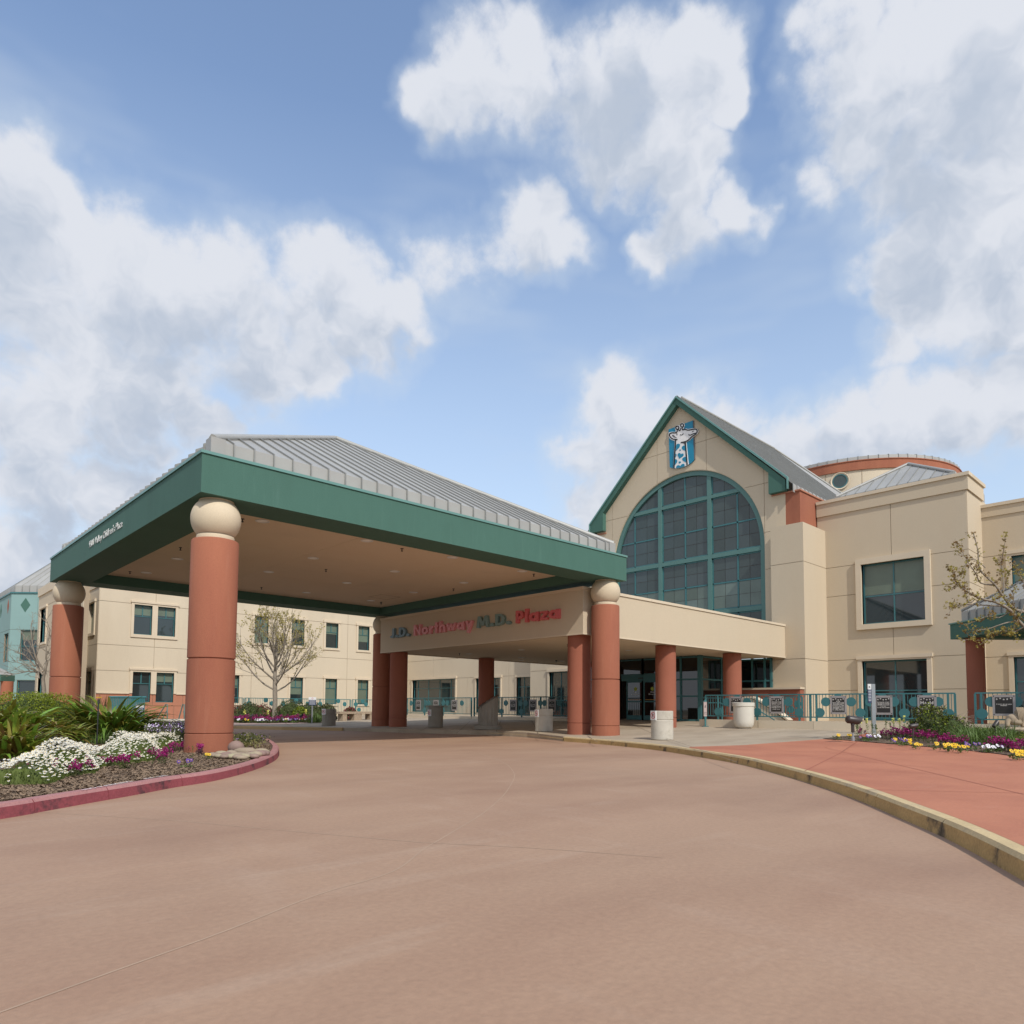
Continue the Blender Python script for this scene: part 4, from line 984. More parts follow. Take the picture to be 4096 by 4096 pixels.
m=MB(); m.box(34.9,50,30,49.7,.2,8.6); m.build('inner_mass',cream2,rear)

# ---------------------------------------------------------------- glazed entrance under the porch
ent=thing('glass_entrance','dark glass entrance lobby with teal frames and sliding doors under the porch','entrance',(31,22,0))
VX,VY=30.0,18.45
def glazed(fr,us,zs,z0,name='window',skip=(),m2=None,d=0):
    f=MB(); 
    for u in us: f.fbox(fr,u-.05,u+.05,z0,PZB+.02,d-.06,d+.05)
    for z in zs:
        for i in range(len(us)-1): f.fbox(fr,us[i]+.05,us[i+1]-.05,z-.04,z+.04,d-.05,d+.04)
    w=f.build(name,tealf,ent); 
    for i in range(len(us)-1):
        for j in range(len(zs)-1):
            if (i,j) in skip: continue
            q=MB(); q.fbox(fr,us[i]+.05,us[i+1]-.05,zs[j]+.04,zs[j+1]-.04,d-.01,d+.01); q.build('pane',m2 or darkg,w)
    return w
fv=FX(VX); Z0=gz(VX); uu=lambda x: onX(x,2800,VX).y
cols_=[uu(2797),uu(2725),uu(2648),uu(2575),uu(2505),uu(2440),uu(2360),uu(2280)]
zt3=PZB-.04
zd=Z0+2.05
glazed(fv,[VY,uu(2725),uu(2643)],[Z0+.05,Z0+1.22,zd+.0,zt3],Z0)
glazed(fv,[uu(2643),uu(2572)],[zd+.32,zt3],Z0); glazed(fv,[uu(2572),uu(2480)],[zd+.32,zt3],Z0)
glazed(fv,[uu(2480),uu(2400),uu(2320),27.0],[Z0+.05,Z0+.95,zd,zt3],Z0)
# header box with sensor, sliding door leaves with stickers
ul,ur=uu(2490),uu(2643)
m=MB(); m.fbox(fv,min(ul,ur),max(ul,ur),zd,zd+.30,-.08,.10); m.build('door_header',tealf,ent)
m=MB(); m.fbox(fv,uu(2578),uu(2560),zd+.10,zd+.15,.10,.15); m.build('door_sensor',blackm,ent)
for a,b_ in ((2508,2574),(2576,2640)):
    u1_,u0_=uu(a),uu(b_); f=MB()
    for (p_,r_,e,g) in ((u0_,u0_+.07,Z0+.02,zd),(u1_-.07,u1_,Z0+.02,zd),(u0_+.07,u1_-.07,Z0+.02,Z0+.25),(u0_+.07,u1_-.07,zd-.09,zd),(u0_+.07,u1_-.07,Z0+.93,Z0+1.0)): f.fbox(fv,p_,r_,e,g,0,.05)
    dr=f.build('door',tealf,ent)
    for e,g in ((Z0+.25,Z0+.93),(Z0+1.0,zd-.09)): q=MB(); q.fbox(fv,u0_+.07,u1_-.07,e,g,.02,.03); q.build('pane',darkg,dr)
    uc=(u0_+u1_)/2-.05
    m=MB(); m.lathe(fv.pt(uc,Z0+1.62,.031),[(.10,0),(.10,.004)],20,ax=Matrix(((0,0,-1),(-1,0,0),(0,1,0)))); m.build('sticker',mat('sticker_yellow',(.35,.40,.03),.5,.02),dr)
    for s_,zz in (('Main',1.42),('Entrance',1.31)):
        q=textline(fv,s_,uc,Z0+zz,.07,.5,white); q.v=[(v[0]-.03,v[1],v[2]) for v in q.v]; q.build('lettering',white,dr)
    m=MB(); m.fbox(fv,u0_+.10,u1_-.10,Z0+1.05,Z0+1.08,.031,.034); m.build('safety_strip',mat('strip_orange',(.45,.22,.02),.5,.02),dr)
fv2=FY(VY); x2=lambda x: onY(x,2700,VY).x
xe=[VX,x2(2884),x2(2957)]
glazed(fv2,xe,[Z0+.05,Z0+1.15,Z0+2.05,zt3],Z0)
XV2=xe[-1]; fv3=FX(XV2); u3=lambda x: onX(x,2700,XV2).y
glazed(fv3,[VY,u3(3010),u3(3060),u3(3085)],[Z0+.05,Z0+1.15,Z0+2.05,zt3],Z0)
m=MB(); m.box(VX-.09,VX+.1,VY-.09,VY+.1,Z0,PZB+.02); m.build('corner_post',tealf,ent)
m=MB(); m.box(VX+1.6,VX+1.7,VY+.6,27,Z0,PZB); m.box(VX+1.6,XV2+1.4,VY+.6,VY+.7,Z0,PZB); m.box(XV2+1.3,XV2+1.4,16,VY+.6,Z0,PZB); m.build('lobby_wall',mat('lobby_brown',(.05,.035,.025),.8,.2),ent)
m=MB(); m.box(33.4,33.84,16.7,18.2,gz(33.4),gz(33)+1.55); m.build('wainscot',terra2,ent)
m=MB(); m.box(33.34,33.84,15.05,18.2,gz(33)+1.55,gz(33)+1.64); m.build('wainscot_cap',trim,ent)
m=MB(); m.box(33.45,33.84,15.1,16.7,gz(33.4),gz(33)+1.55); m.build('wainscot',terra2,ent)

# ---------------------------------------------------------------- teal tower and far left pieces
tw=thing('teal_tower','pale teal octagonal tower with grey metal roof and green diamond ornaments at the far left','building',(0,60,0))
TD=60.0
def cw(x,y,D): return onD(x,y,D)
TL=cw(32,2700,TD); TR_=TL+RT*9.6; tz=lambda y:onD(60,y,TD).z
TT=tz(2374)
oc=[TL+FH*0,]; s8=9.6
h8=s8/math.sqrt(2)
pts8=[TL-RT*h8+FH*h8,TL,TR_,TR_+RT*h8+FH*h8]
def wallseg(A,B,z0,z1,rows,holes,par,mt):
    L=(B-A).length; u=(B-A).normalized(); nn=Vector((u.y,-u.x,0)); 
    if nn.dot(FH)>0: nn=-nn
    fr=Fr((A.x,A.y,0),(u.x,u.y,0),(nn.x,nn.y,0)); facade(par,fr,0,L,rows,holes,mt); return fr,L
tzj=[tz(2518),tz(2581),tz(2720)]
du=lambda x:(x-32)/FPX*TD
rws=[(.1,tzj[2],[du(75)-.001]) if 0 else (.1,tzj[2],[]),(tzj[2],tzj[1],[]),(tzj[1],tzj[0],[]),(tzj[0],TT,[du(139)])]
H1=(du(76),du(76)+3.5,tz(2643),tz(2520)); H2=(du(70),du(70)+3.6,.9,tz(2721))
f8,_=wallseg(pts8[1],pts8[2],0,TT,rws,[H1,H2],tw,teals)
window(tw,f8,*H1,[.73],[.48],fw=.07,rec=.12,surr=0,blinds=((1,.6),)); window(tw,f8,*H2,[.73],[],fw=.07,rec=.12,surr=0)
f9,L9=wallseg(pts8[0],pts8[1],0,TT,[(.1,tzj[2],[]),(tzj[2],tzj[1],[]),(tzj[1],tzj[0],[]),(tzj[0],TT,[])],[(L9_:=6.3,7.4,tz(2643),tz(2525))] if False else [(7.3,9.1,tz(2646),tz(2530))],tw,teals)
window(tw,f9,7.3,9.1,tz(2646),tz(2530),[.6],[.5],fw=.06,surr=0)
def diamond(fr,u,z,w,h,mt,par):
    mb=MB(); mb.prism([fr.pt(u-w,z,.03),fr.pt(u,z-h,.03),fr.pt(u+w,z,.03),fr.pt(u,z+h,.03)],fr.nd*.02); mb.build('diamond_ornament',mt,par)
diamond(f8,du(89.5),tz(2420),.42,.62,green,tw); diamond(f9,8.4,tz(2420),.35,.62,terra2,tw); diamond(f9,5.2,tz(2425),.35,.62,green,tw)
m=MB()
for A,B in zip(pts8,pts8[1:]): 
    u=(B-A).normalized(); nn=Vector((u.y,-u.x,0)); nn=nn if nn.dot(FH)<0 else -nn
    m.prism([(A.x,A.y,TT),(B.x,B.y,TT),(B.x,B.y,TT+.12),(A.x,A.y,TT+.12)],nn*.12)
m.build('parapet_cap',tealf,tw)
ap=(pts8[0]+pts8[3])/2+FH*h8*.3; ap=Vector((ap.x,ap.y,TT+9.2))
for A,B in zip(pts8,pts8[1:]):
    n=max(6,int((B-A).length/.62))
    for i in range(n):
        a=A.lerp(B,i/n); b_=A.lerp(B,(i+1)/n); a=Vector((a.x,a.y,0))+FH*.3; b_=Vector((b_.x,b_.y,0))+FH*.3
        z1=TT+.75; mb=MB(); mb.face([a+Vector((0,0,TT+.1)),b_+Vector((0,0,TT+.1)),b_+Vector((0,0,z1)),a+Vector((0,0,z1))]); mb.face([a+Vector((0,0,z1)),b_+Vector((0,0,z1)),ap]); mb.build('roof_panel',roofm,tw)
        q=MB(); q.tube([a+Vector((0,0,TT+.1)),a+Vector((0,0,z1)),a.lerp(Vector((ap.x,ap.y,0)),.9)+Vector((0,0,z1+(ap.z-z1)*.9+.04))],.045,4); q.build('seam',seamm,tw)
lw=thing('link_block','cream stucco link block between the teal tower and the long wing','building',(8,60,0))
XL=onY(153,2500,58).x; fl=FX(XL); y1=58; y0=onX(260,2500,XL).y if onX(260,2500,XL).y<57 else 50.5
y0=max(min(y0,56),51)
zl=lambda y:onX(160,y,XL).z
facade(lw,fl,y0-6,58,[(.1,3.3,[]),(3.3,4.97,[]),(4.97,7.74,[]),(7.74,8.6,[])],[(onX(188,2500,XL).y,onX(165,2500,XL).y,5.3,7.6),(onX(188,2500,XL).y,onX(165,2500,XL).y,1.3,3.3)],cream)
for z0,z1 in ((5.3,7.6),(1.3,3.3)): window(lw,fl,onX(188,2500,XL).y,onX(165,2500,XL).y,z0,z1,[.5],[.6],fw=.05,surr=.15)
m=MB(); m.fbox(fl,y0-6,58.05,8.6,9.15,-.2,.1); m.build('cornice_band',trim,lw)
m=MB(); m.box(XL+.3,XL+6,52.5,58,.1,8.6); m.build('inner_mass',cream,lw)
# low entry canopy cropped by the left edge
lc=thing('side_entry_canopy','small green fascia canopy on a terracotta column cropped by the left frame edge','canopy',tuple(cw(-40,2800,46).xy)+(0,))
A=cw(4,2700,46); zc0,zc1=onD(10,2724,46).z,onD(10,2698,46).z
m=MB(); B=A-RT*7; m.prism([(A.x,A.y,zc0),(B.x,B.y,zc0),(B.x,B.y,zc1),(A.x,A.y,zc1)],FH*1.3); m.build('fascia_beam',green,lc)
m=MB(); T=A-RT*3.5+FH*.65; m.face([(A.x,A.y,zc1),(B.x,B.y,zc1),(T.x,T.y,zc1+1.9)]); C=A+FH*1.3; m.face([(A.x,A.y,zc1),(C.x,C.y,zc1),(T.x,T.y,zc1+1.9)]); m.build('roof',roofm,lc)
c=A-RT*.0+FH*.6; m=MB(); m.lathe((c.x,c.y,0),[(.36,0),(.36,zc0)],24); m.build('column',terra,lc)

# ---------------------------------------------------------------- railings with discs and donor plaques
RAILZ=1.07
disc_me={}
def fence(name,label,A,B,zb,posts,discs,plaques=(),h=.84,sp=.115,foot=.14,group=None,endfeet=True):
    """A,B ground points left/right as seen; discs = [(t,frac_z)], plaques=[(t,lines)]"""
    A=Vector((A[0],A[1],0)); B=Vector((B[0],B[1],0)); L=(B-A).length; u=(B-A).normalized(); nn=Vector((u.y,-u.x,0)); nn=nn if nn.dot(FH)<0 else -nn
    fr=Fr((A.x,A.y,0),tuple(u),tuple(nn)); f=thing(name,label,'railing',((A.x+B.x)/2,(A.y+B.y)/2,zb),group)
    z0,z1=zb+foot,zb+foot+h
    m=MB(); m.fbox(fr,0,L,z1-.045,z1,-.03,.03); m.build('top_rail',tealr,f); m=MB(); m.fbox(fr,0,L,z0,z0+.04,-.025,.025); m.build('bottom_rail',tealr,f)
    for i,t in enumerate(posts): m=MB(); m.fbox(fr,t*L-.03,t*L+.03,zb,z1-.045,-.034,.034); m.build('post',tealr,f)
    n=int(L/sp); mb=MB(); mb.fbox(fr,-.009,.009,z0+.04,z1-.045,-.008,.008); bal=mb.build('baluster',tealr,f,origin=fr.pt(0,z0,0)); me=bal.data; base=f.location
    for i in range(1,n): place(me,'baluster',f,fr.pt(i*L/n,z0,0),base=base)
    bal.location=fr.pt(L/n*.5,z0,0)-base if 0 else bal.location
    AX=Matrix((tuple(u),(0,0,1),tuple(nn))).transposed()
    if discs:
        mb=MB(); mb.lathe((0,0,0),[(.165,-.012),(.165,.012)],28,ax=AX,smooth=False); dme=mesh_only(mb,'disc',tealr)
        for (t,zf) in discs: place(dme,'disc',f,fr.pt(t*L,z0+h*zf,.028),base=base)
    for (t,lines,pw) in plaques:
        c=t*L; hh=.33; cz=z0+h*.53; q=MB(); q.fbox(fr,c-pw/2,c+pw/2,cz-hh,cz+hh,.042,.058); pl=q.build('plaque',plaqf,f)
        q=MB(); q.fbox(fr,c-pw/2+.07,c+pw/2-.07,cz-hh+.075,cz+hh-.075,.0585,.063); q.build('plaque_field',plaqb,pl)
        st=MB(); sk=MB()
        def star(mb,uc,zc,r,d):
            P=[fr.pt(uc+r*(1 if k%2==0 else .42)*math.sin(k*PI/5),zc+r*(1 if k%2==0 else .42)*math.cos(k*PI/5),d) for k in range(10)]; mb.prism(P,fr.nd*.002)
        for k,(dx,dz) in enumerate(((-.17,.02),(-.085,.045),(0,.01),(.085,.02),(.17,.045))): star(st,c+dx*pw/.56,cz+hh-.155+dz,.034,.0635)
        for sx in (-1,1):
            for sz in (-1,1): star(sk,c+sx*(pw/2-.035),cz+sz*(hh-.04),.026,.0585)
        st.build('star_row',plaqt,pl); sk.build('corner_stars',plaqb,pl)
        sgn=1
        for (txt,zz,sz) in lines:
            q=textline(fr,txt,c,cz+zz,sz,pw-.18,plaqt,d=.0645,sgn=sgn,bold=.035)
            if q.f: q.build('lettering',plaqt,pl)
    return f
RX_=25.9; CB=.30   # kerb wall top above walk
def ry(x): return onX(x,2800,RX_).y
curb_r=thing('ramp_kerb_wall','low cream kerb wall carrying the teal railing before the entrance stairs','wall',(RX_+.2,12,.4))
gzr=gz(RX_)
kz=onX(3141,2883,RX_).z
Ya,Yb,Yk,Yc=ry(2803),ry(3036),ry(3258),ry(3258)-8.6
XK2=27.0
for (y0,y1_,x0,x1) in ((Yb+.012,Ya,RX_,RX_),(Yk+.01,Yb-.012,RX_,RX_)):
    m=MB(); m.box(RX_-.12,RX_+.22,y1_,y0,gzr-.1,kz); m.build('wall_length',cream2,curb_r)
m=MB(); P=[(RX_-.12,Yk),(RX_+.22,Yk),(XK2+.42,Yk-12),(XK2+.05,Yk-12)]; m.hexa([(x,y,gzr-.1) for x,y in P]+[(x,y,kz) for x,y in P]); m.build('wall_length',cream2,curb_r)
hrail=(onX(3141,2776,RX_).z-kz)
ft=.13; hb_=hrail-ft
PL2=[('DEDICATED TO THE',.10,.036),('CHILDREN OF THE',.055,.036),('CENTRAL VALLEY',.01,.036),('YOUR FRIENDS AT',-.055,.034),('SUPERCUTS',-.115,.05),('JUNE 2000',-.18,.036)]
PL1=[('WITH APPRECIATION TO',.08,.034),('OUR MANY FRIENDS',.035,.028),('FAMILIES AND STAFF',-.005,.028),('OF THE VALLEY',-.045,.028)]
PL3=[('FOR',.11,.04),('BRUCE AND KYLENE',.06,.042),('ALLBRIGHT',.01,.042),('IN HONOR OF THEIR',-.04,.036),('GOLDEN ANNIVERSARY',-.085,.036),('SEPTEMBER 9, 2000',-.13,.038),('BY THEIR CHILDREN',-.175,.038),('JOHN, MARY, BRUCE, DON AND TIM',-.215,.018)]
PL4=[('IN HONOR OF MY',.08,.036),('GRANDDAUGHTER',.035,.036),('JENNIFER KUCHARIK',-.01,.036),('LOVE,',-.055,.034),('KATIE ANN BUZBEE',-.10,.036)]
PL5=[('Heald',.04,.10),('COLLEGE',-.0,.024),('FRESNO',-.065,.026),('DEDICATED TO THE',-.115,.032),('FUTURE HEALTH',-.155,.032)]
def tt(x,a,b_): return (a-ry(x))/(a-b_)
a,b_=ry(2822),ry(3242)
fence('railing','left length of the near teal railing, in front of the stairs, with two donor plaques',(RX_,a),(RX_,b_),kz,[0.003,tt(2872,a,b_),tt(3028,a,b_),tt(3197,a,b_),.997],
   [(tt(2873,a,b_),.22),(tt(2908,a,b_),.66),(tt(2989,a,b_),.66),(tt(3030,a,b_),.22),(tt(3066,a,b_),.66),(tt(3155,a,b_),.66),(tt(3197,a,b_),.22),(tt(2950,a,b_),.80),(tt(3108,a,b_),.80)],[(tt(2946,a,b_),PL1,.56),(tt(3108,a,b_),PL2,.56)],h=hb_,foot=ft,group='teal railings with discs')
def rk2(t): return (RX_+(XK2-RX_)*t,Yk-12*t)
# second length follows the slight bend
def onbend(x):
    lo,hi=0,1
    for _ in range(40):
        t=(lo+hi)/2; X,Y=rk2(t); d=ray(x,2800); s_=d.x*Y-d.y*X
        # right of the sight line?
        if s_<0: hi=t
        else: lo=t
    return t
tA,tB=onbend(3264),onbend(3822); tC,tD=onbend(3900),onbend(4300)
def bt(x): return (onbend(x)-tA)/(tB-tA)
bz=kz
fence('railing','middle length of the near teal railing, beside the grey sign post, with three donor plaques',rk2(tA),rk2(tB),bz,[.003,bt(3440),bt(3616),bt(3792),.997],
   [(bt(3270)+.02,.22),(bt(3304),.66),(bt(3405),.66),(bt(3441),.22),(bt(3482),.66),(bt(3576),.66),(bt(3617),.22),(bt(3658),.66),(bt(3752),.66),(bt(3792),.22),(bt(3353),.80),(bt(3530),.80),(bt(3708),.80)],
   [(bt(3355),PL3,.56),(bt(3535),PL4,.56),(bt(3709),PL5,.56)],h=hb_,foot=ft,group='teal railings with discs')
bt2=lambda x:(onbend(x)-tC)/(tD-tC)
fence('railing','right length of the near teal railing, behind the crouching stone figure',rk2(tC),rk2(tD),bz,[.003,bt2(3926),.6,.997],
   [(bt2(3926),.22),(bt2(3965),.66),(bt2(4065),.66),(bt2(4090),.22)],[(bt2(4016),[('TONY MORGAN',.02,.03),('FRIEND',-.02,.03)],.6)],h=hb_,foot=ft,group='teal railings with discs')
fence('railing','short teal panel closing the gap between two near railing lengths',(RX_,ry(3245)),(RX_,ry(3262)),kz,[],[],h=hb_,foot=ft,sp=.06)
# stair with sloping parapets, ramp rail behind
st_=thing('entrance_stairs','descending stair with sloping cream parapets and a teal handrail behind the railing','stairs',(28,14.5,.4))
XS=28.0; sy=lambda x:onX(x,2800,XS).y; sz=lambda x,y:onX(x,y,XS).z
P=[(2978,2789),(3010,2789),(3088,2832),(3152,2882),(3152,2900),(2978,2900)]
m=MB(); m.prism([onX(x,y,XS) for x,y in P],(-.3,0,0)); m.build('parapet',cream2,st_)
m=MB(); P=[(2978,2786),(3010,2786),(3090,2829),(3154,2880),(3150,2884),(3086,2835),(3008,2792),(2978,2792)]; m.prism([onX(x,y,XS-.35) for x,y in P],(.42,0,0)); m.build('parapet_cap',trim,st_)
m=MB(); m.tube([onX(x,y,27.0) for x,y in [(2832,2812),(2880,2811),(2900,2822),(3040,2845),(3098,2880)]],.022,8); m.build('handrail',tealr,st_)
m=MB()
for k in range(6): m.box(26.6+k*.32,26.92+k*.32,11.5,13.6,.25,gz(27)+.02-.0+.01*k)
m.build('steps',walkm,st_)
fence('railing','short teal railing behind the stair parapet in front of the terracotta wainscot',(31.5,onX(3060,2800,31.5).y),(31.5,onX(3210,2800,31.5).y),gz(31)+.2,[0.01,.5,.99],[(.15,.3),(.45,.65),(.7,.3),(.88,.6)],h=.85,foot=.12,group='teal railings with discs')
# far railings behind the bins and along the middle bed
XF=27.4
def fy(x): return onX(x,2800,XF).y
kf=thing('far_kerb_wall','low cream kerb wall under the far teal railing behind the porch columns','wall',(XF,33,.4))
zk=onX(1720,2862,XF).z
def kw(x0,x1):
    m=MB(); m.box(XF-.12,XF+.2,fy(x1),fy(x0),gz(XF)-.1,zk); m.build('wall_length',cream2,kf)
kw(1500,1892); kw(1895,2330)
def farf(x0,x1,label,pl):
    a,b_=fy(x0),fy(x1); t=lambda x:(a-fy(x))/(a-b_); ds=[]
    for x in pl:
        ds+= [(max(t(x-30),.02),.66),(min(t(x+29),.98),.66),(min(t(x-47),.98) if t(x-47)>.02 else .02,.2)]
    fence('railing',label,(XF,a),(XF,b_),zk,[.004]+[t(x-47) for x in pl if t(x-47)>.03]+[.996],ds,[(t(x),[('WITH THANKS',.04,.05),('FRIENDS OF THE',-.02,.04),('CHILDREN',-.08,.04)],.55) for x in pl],h=onX(1720,2791,XF).z-zk-.12,foot=.12,sp=.125,group='teal railings with discs')
farf(1500,1888,'far teal railing left of the middle porch column, behind the bin',[1676,1746,1820]); farf(1896,2335,'far teal railing right of the middle porch column, behind the sculpture',[2055,2134,2210])
YF=47.6
def fx_(x): return onY(x,2820,YF).x
def farg(x0,x1,label,ds):
    a,b_=fx_(x0),fx_(x1); t=lambda x:(fx_(x)-a)/(b_-a); zb=onY((x0+x1)/2,2852,YF).z
    fence('railing',label,(a,YF),(b_,YF),zb,[.003]+[t(x) for x in ds[::4]]+[.997],[(t(x),(.62,.2,.85,.62)[i%4]) for i,x in enumerate(ds)],h=1.0,foot=.05,sp=.125,group='teal railings with discs')
farg(880,972,'far teal railing just right of the nearest canopy column',[905,950]); farg(978,1402,'long far teal railing behind the leafing tree',[995,1036,1062,1086,1132,1159,1184,1229,1280,1308,1352,1378]); farg(1408,1500,'far teal railing above the bench',[1422,1435,1450,1463])
lowwall=thing('planter_wall','low cream wall under the long far railing','wall',(25,48,.3)); m=MB(); m.box(fx_(870),33,47.5,47.75,.2,.47); m.build('wall_length',cream2,lowwall)

# ---------------------------------------------------------------- bins, sculpture, benches, signs
def cbin(P,r,h,label,mt,lid=False,round_=False,sign=None,dirt=False):
    t=thing('concrete_bin',label,'bin',(P.x,P.y,gz(P.x)),'concrete bins on the walk'); c=t.location
    if round_: prof=[(r*.62,.0),(r*.66,.035),(r*.82,.06),(r*.93,.13),(r*.97,.22),(r,.35),(r,h-.15),(r+.025,h-.14),(r+.025,h-.01),(r,h),(r*.86,h),(r*.84,h-.03)]
    else: prof=[(r-.02,0),(r,.015),(r,h*.66),(r-.012,h*.675),(r-.012,h*.70),(r,h*.715),(r,h-.012),(r-.012,h),(r*.86,h),(r*.85,h-.04)]
    m=MB(); m.lathe(c,prof,40,cap=False); m.build('body',mt,t)
    m=MB(); m.lathe(c,[(.001,h-.05),(r*.86,h-.05)],24,cap=False); m.build('liner',darkm,t)
    if lid: m=MB(); m.lathe(c,[(r+.02,h),(r+.02,h+.05),(r*.9,h+.07),(.02,h+.075)],36); m.build('lid',mt,t)
    if sign:
        d=(Vector((0,0,0))-Vector((c.x,c.y,0))).normalized(); rt=Vector((-d.y,d.x,0)); pc=c+d*(r*.80)-rt*(-1)*0
        a0=math.atan2(d.y,d.x); a=a0-sign[0]; nn=Vector((math.cos(a),math.sin(a),0)); tt_=Vector((-nn.y,nn.x,0)); cc=c+nn*(r+.006)+Vector((0,0,h*sign[1]))
        fr=Fr((cc.x,cc.y,0),tuple(tt_),tuple(nn)); z=cc.z; s=.125
        m=MB(); m.fbox(fr,-s,s,z-s*1.15,z+s*1.15,-.03,.004); sp=m.build('sign_plate',white,t)
        m=MB(); AX=Matrix((tuple(tt_),(0,0,1),tuple(nn))).transposed(); q0=fr.pt(0,z,.005)
        m.lathe(q0,[(.105,0),(.105,.002),(.086,.002),(.086,0)],28,ax=AX,cap=False); m.build('red_ring',redp,sp)
        q=MB(); u_,w_=(.062,-.062); q.prism([fr.pt(-.072,z+.058,.006),fr.pt(-.058,z+.072,.006),fr.pt(.072,z-.058,.006),fr.pt(.058,z-.072,.006)],fr.nd*.002); q.build('red_bar',redp,sp)
        if sign[2]=='P':
            q=textline(fr,'P',0,z-.055,.11,.09,blackp,d=.0052,sgn=1,bold=.04); q.build('letter',blackp,sp)
        else:
            q=MB(); q.prism([fr.pt(-.05,z-.008,.0052),fr.pt(.05,z-.008,.0052),fr.pt(.05,z+.008,.0052),fr.pt(-.05,z+.008,.0052)],fr.nd*.0005); q.build('cigarette_mark',blackp,sp)
    return t
def gp_(x,y): return onG(x,y)
P=gp_(1315,2904); dv=Vector((P.x,P.y,0)).normalized(); cbin(P+dv*.33,.34,.84,'grey concrete bin with no parking sticker near the bench and leafing tree',concg,sign=(.85,.84,'P'))
P=gp_(1746,2911); cbin(P+dv*.3,.335,.92,'concrete bin with lid and no parking sticker beside the paired porch columns',concg,lid=True,sign=(1.0,.72,'P'))
P=gp_(2185,2927); cbin(P+dv*.3,.345,.87,'pale concrete bin with no smoking sticker between sculpture and front porch column',conc,sign=(1.0,.80,'S'))
P=gp_(2667,2961); cbin(P+dv*.3,.335,.88,'weathered pale concrete bin with no parking sticker standing nearest the yellow kerb',conc,sign=(.9,.84,'P'))
P=gp_(2982,2911); cbin(P+Vector((-.5,-.2,0)),.385,1.0,'smooth white rounded litter bin in front of the teal railing',concw,round_=True)
# star-topped fluted pedestal
P=gp_(1960,2918)+dv*.4; pe=thing('star_pedestal','grey fluted concrete pedestal with slanted top and bronze star in front of a porch column','sculpture',(P.x,P.y,gz(P.x))); c=pe.location
m=MB(); m.lathe(c,[(.60,0),(.60,.14),(.57,.16)],48); m.build('base',concg,pe)
n=64; rr_=[.42-.028*abs(math.sin(k*PI/n*14/2*1.0*2)) if 1 else 0 for k in range(n)]
vt=[];bt_=[]
tdir=-RT
for k in range(n):
    a=2*PI*k/n; r=.42-.03*max(0,math.cos(a*14)); v=Vector((r*math.cos(a),r*math.sin(a),0)); 
    bt_.append(c+v+Vector((0,0,.15))); vt.append(c+v+Vector((0,0,1.12+.26*(v.dot(RT)/.42))))
m=MB(); m.idx(bt_+vt,[(k,(k+1)%n,n+(k+1)%n,n+k) for k in range(n)]); m.face(vt); m.build('fluted_shaft',concg,pe)
def tp(x,y,l=0): v=RT*x+FH*y; return c+v*1.0+Vector((0,0,1.125+.26*(x/.42)+l))
m=MB()
rim=[tp(.45*math.cos(2*PI*k/40),.45*math.sin(2*PI*k/40)) for k in range(40)]
m.prism(rim,(0,0,.06)); m.build('bronze_disc',mat('bronze_disc',(.13,.10,.075),.5,.2,6,metal=.5),pe)
m=MB(); m.prism([tp((.40 if k%2==0 else .2)*math.cos(2*PI*k/16),(.40 if k%2==0 else .2)*math.sin(2*PI*k/16),.062) for k in range(16)],(0,0,.03)); m.build('star_relief',mat('bronze_star',(.05,.04,.032),.5,.2,6,metal=.4),pe)
# bench
B0=gp_(1372,2884); B1=gp_(1490,2878)
u=(B1-B0).normalized(); u=Vector((u.x,u.y,0)); be=thing('stone_bench','pale stone bench with thick slab legs under the far railing','bench',(B0.x,B0.y,gz(B0.x)))
L=(B1-B0).length; w=Vector((-u.y,u.x,0))*.5; w=w if w.dot(FH)>0 else -w; zb=gz(B0.x)
for (a,c2,nm) in ((-.25,L*.45-.01,'seat_slab'),(L*.45+.01,L,'seat_slab')):
    p0=Vector((B0.x,B0.y,0)); q=[p0+u*a,p0+u*c2,p0+u*c2+w,p0+u*a+w]; m=MB(); m.hexa([v+Vector((0,0,zb+.42)) for v in q]+[v+Vector((0,0,zb+.56)) for v in q]); m.build(nm,woodb,be)
for a in (0,L*.38,L*.5,L*.92):
    q=[p0+u*(a-.0),p0+u*(a+.32),p0+u*(a+.32)+w*.9,p0+u*a+w*.9]; m=MB(); m.hexa([v+w*.05+Vector((0,0,zb)) for v in q]+[v+w*.05+Vector((0,0,zb+.42)) for v in q]); m.build('leg',woodb,be)
# information signs
def infosign(P,hp,label,wd,ht,zt,big=False):
    t=thing('information_sign',label,'sign',(P.x,P.y,P.z)); c=t.location
    m=MB(); m.box(c.x-.03,c.x+.03,c.y-.03,c.y+.03,c.z,c.z+hp); m.build('post',greyp,t)
    nn=-Vector((c.x,c.y,0)).normalized(); u=Vector((-nn.y,nn.x,0)); fr=Fr((c.x,c.y,0),tuple(u),tuple(nn)); z1=c.z+zt
    m=MB(); m.fbox(fr,-wd/2,wd/2,z1-ht,z1,.035,.05); pl=m.build('sign_plate',white,t)
    m=MB(); m.fbox(fr,-wd/2,wd/2,z1-ht,z1-ht*.34,.0505,.053); m.build('navy_field',navy,pl)
    m=MB()
    for k in range(5): m.fbox(fr,-wd*.4,wd*.4,z1-ht*.43-k*ht*.115,z1-ht*.40-k*ht*.115,.0535,.0545)
    m.build('text_lines',white,pl)
    q=MB(); AX=Matrix((tuple(u),(0,0,1),tuple(nn))).transposed(); q.lathe(fr.pt(0,z1-ht*.16,.051),[(ht*.10,0),(ht*.10,.002),(ht*.07,.002)],16,ax=AX,cap=False); q.build('roundel',redp,pl)
P=onD(1248,2872,39); P.z=gz(P.x); infosign(P,1.1,'small blue and white notice on a grey post right of the leafing tree',.40,.45,1.45)
t_=bpy.data.objects[-1] if 0 else None
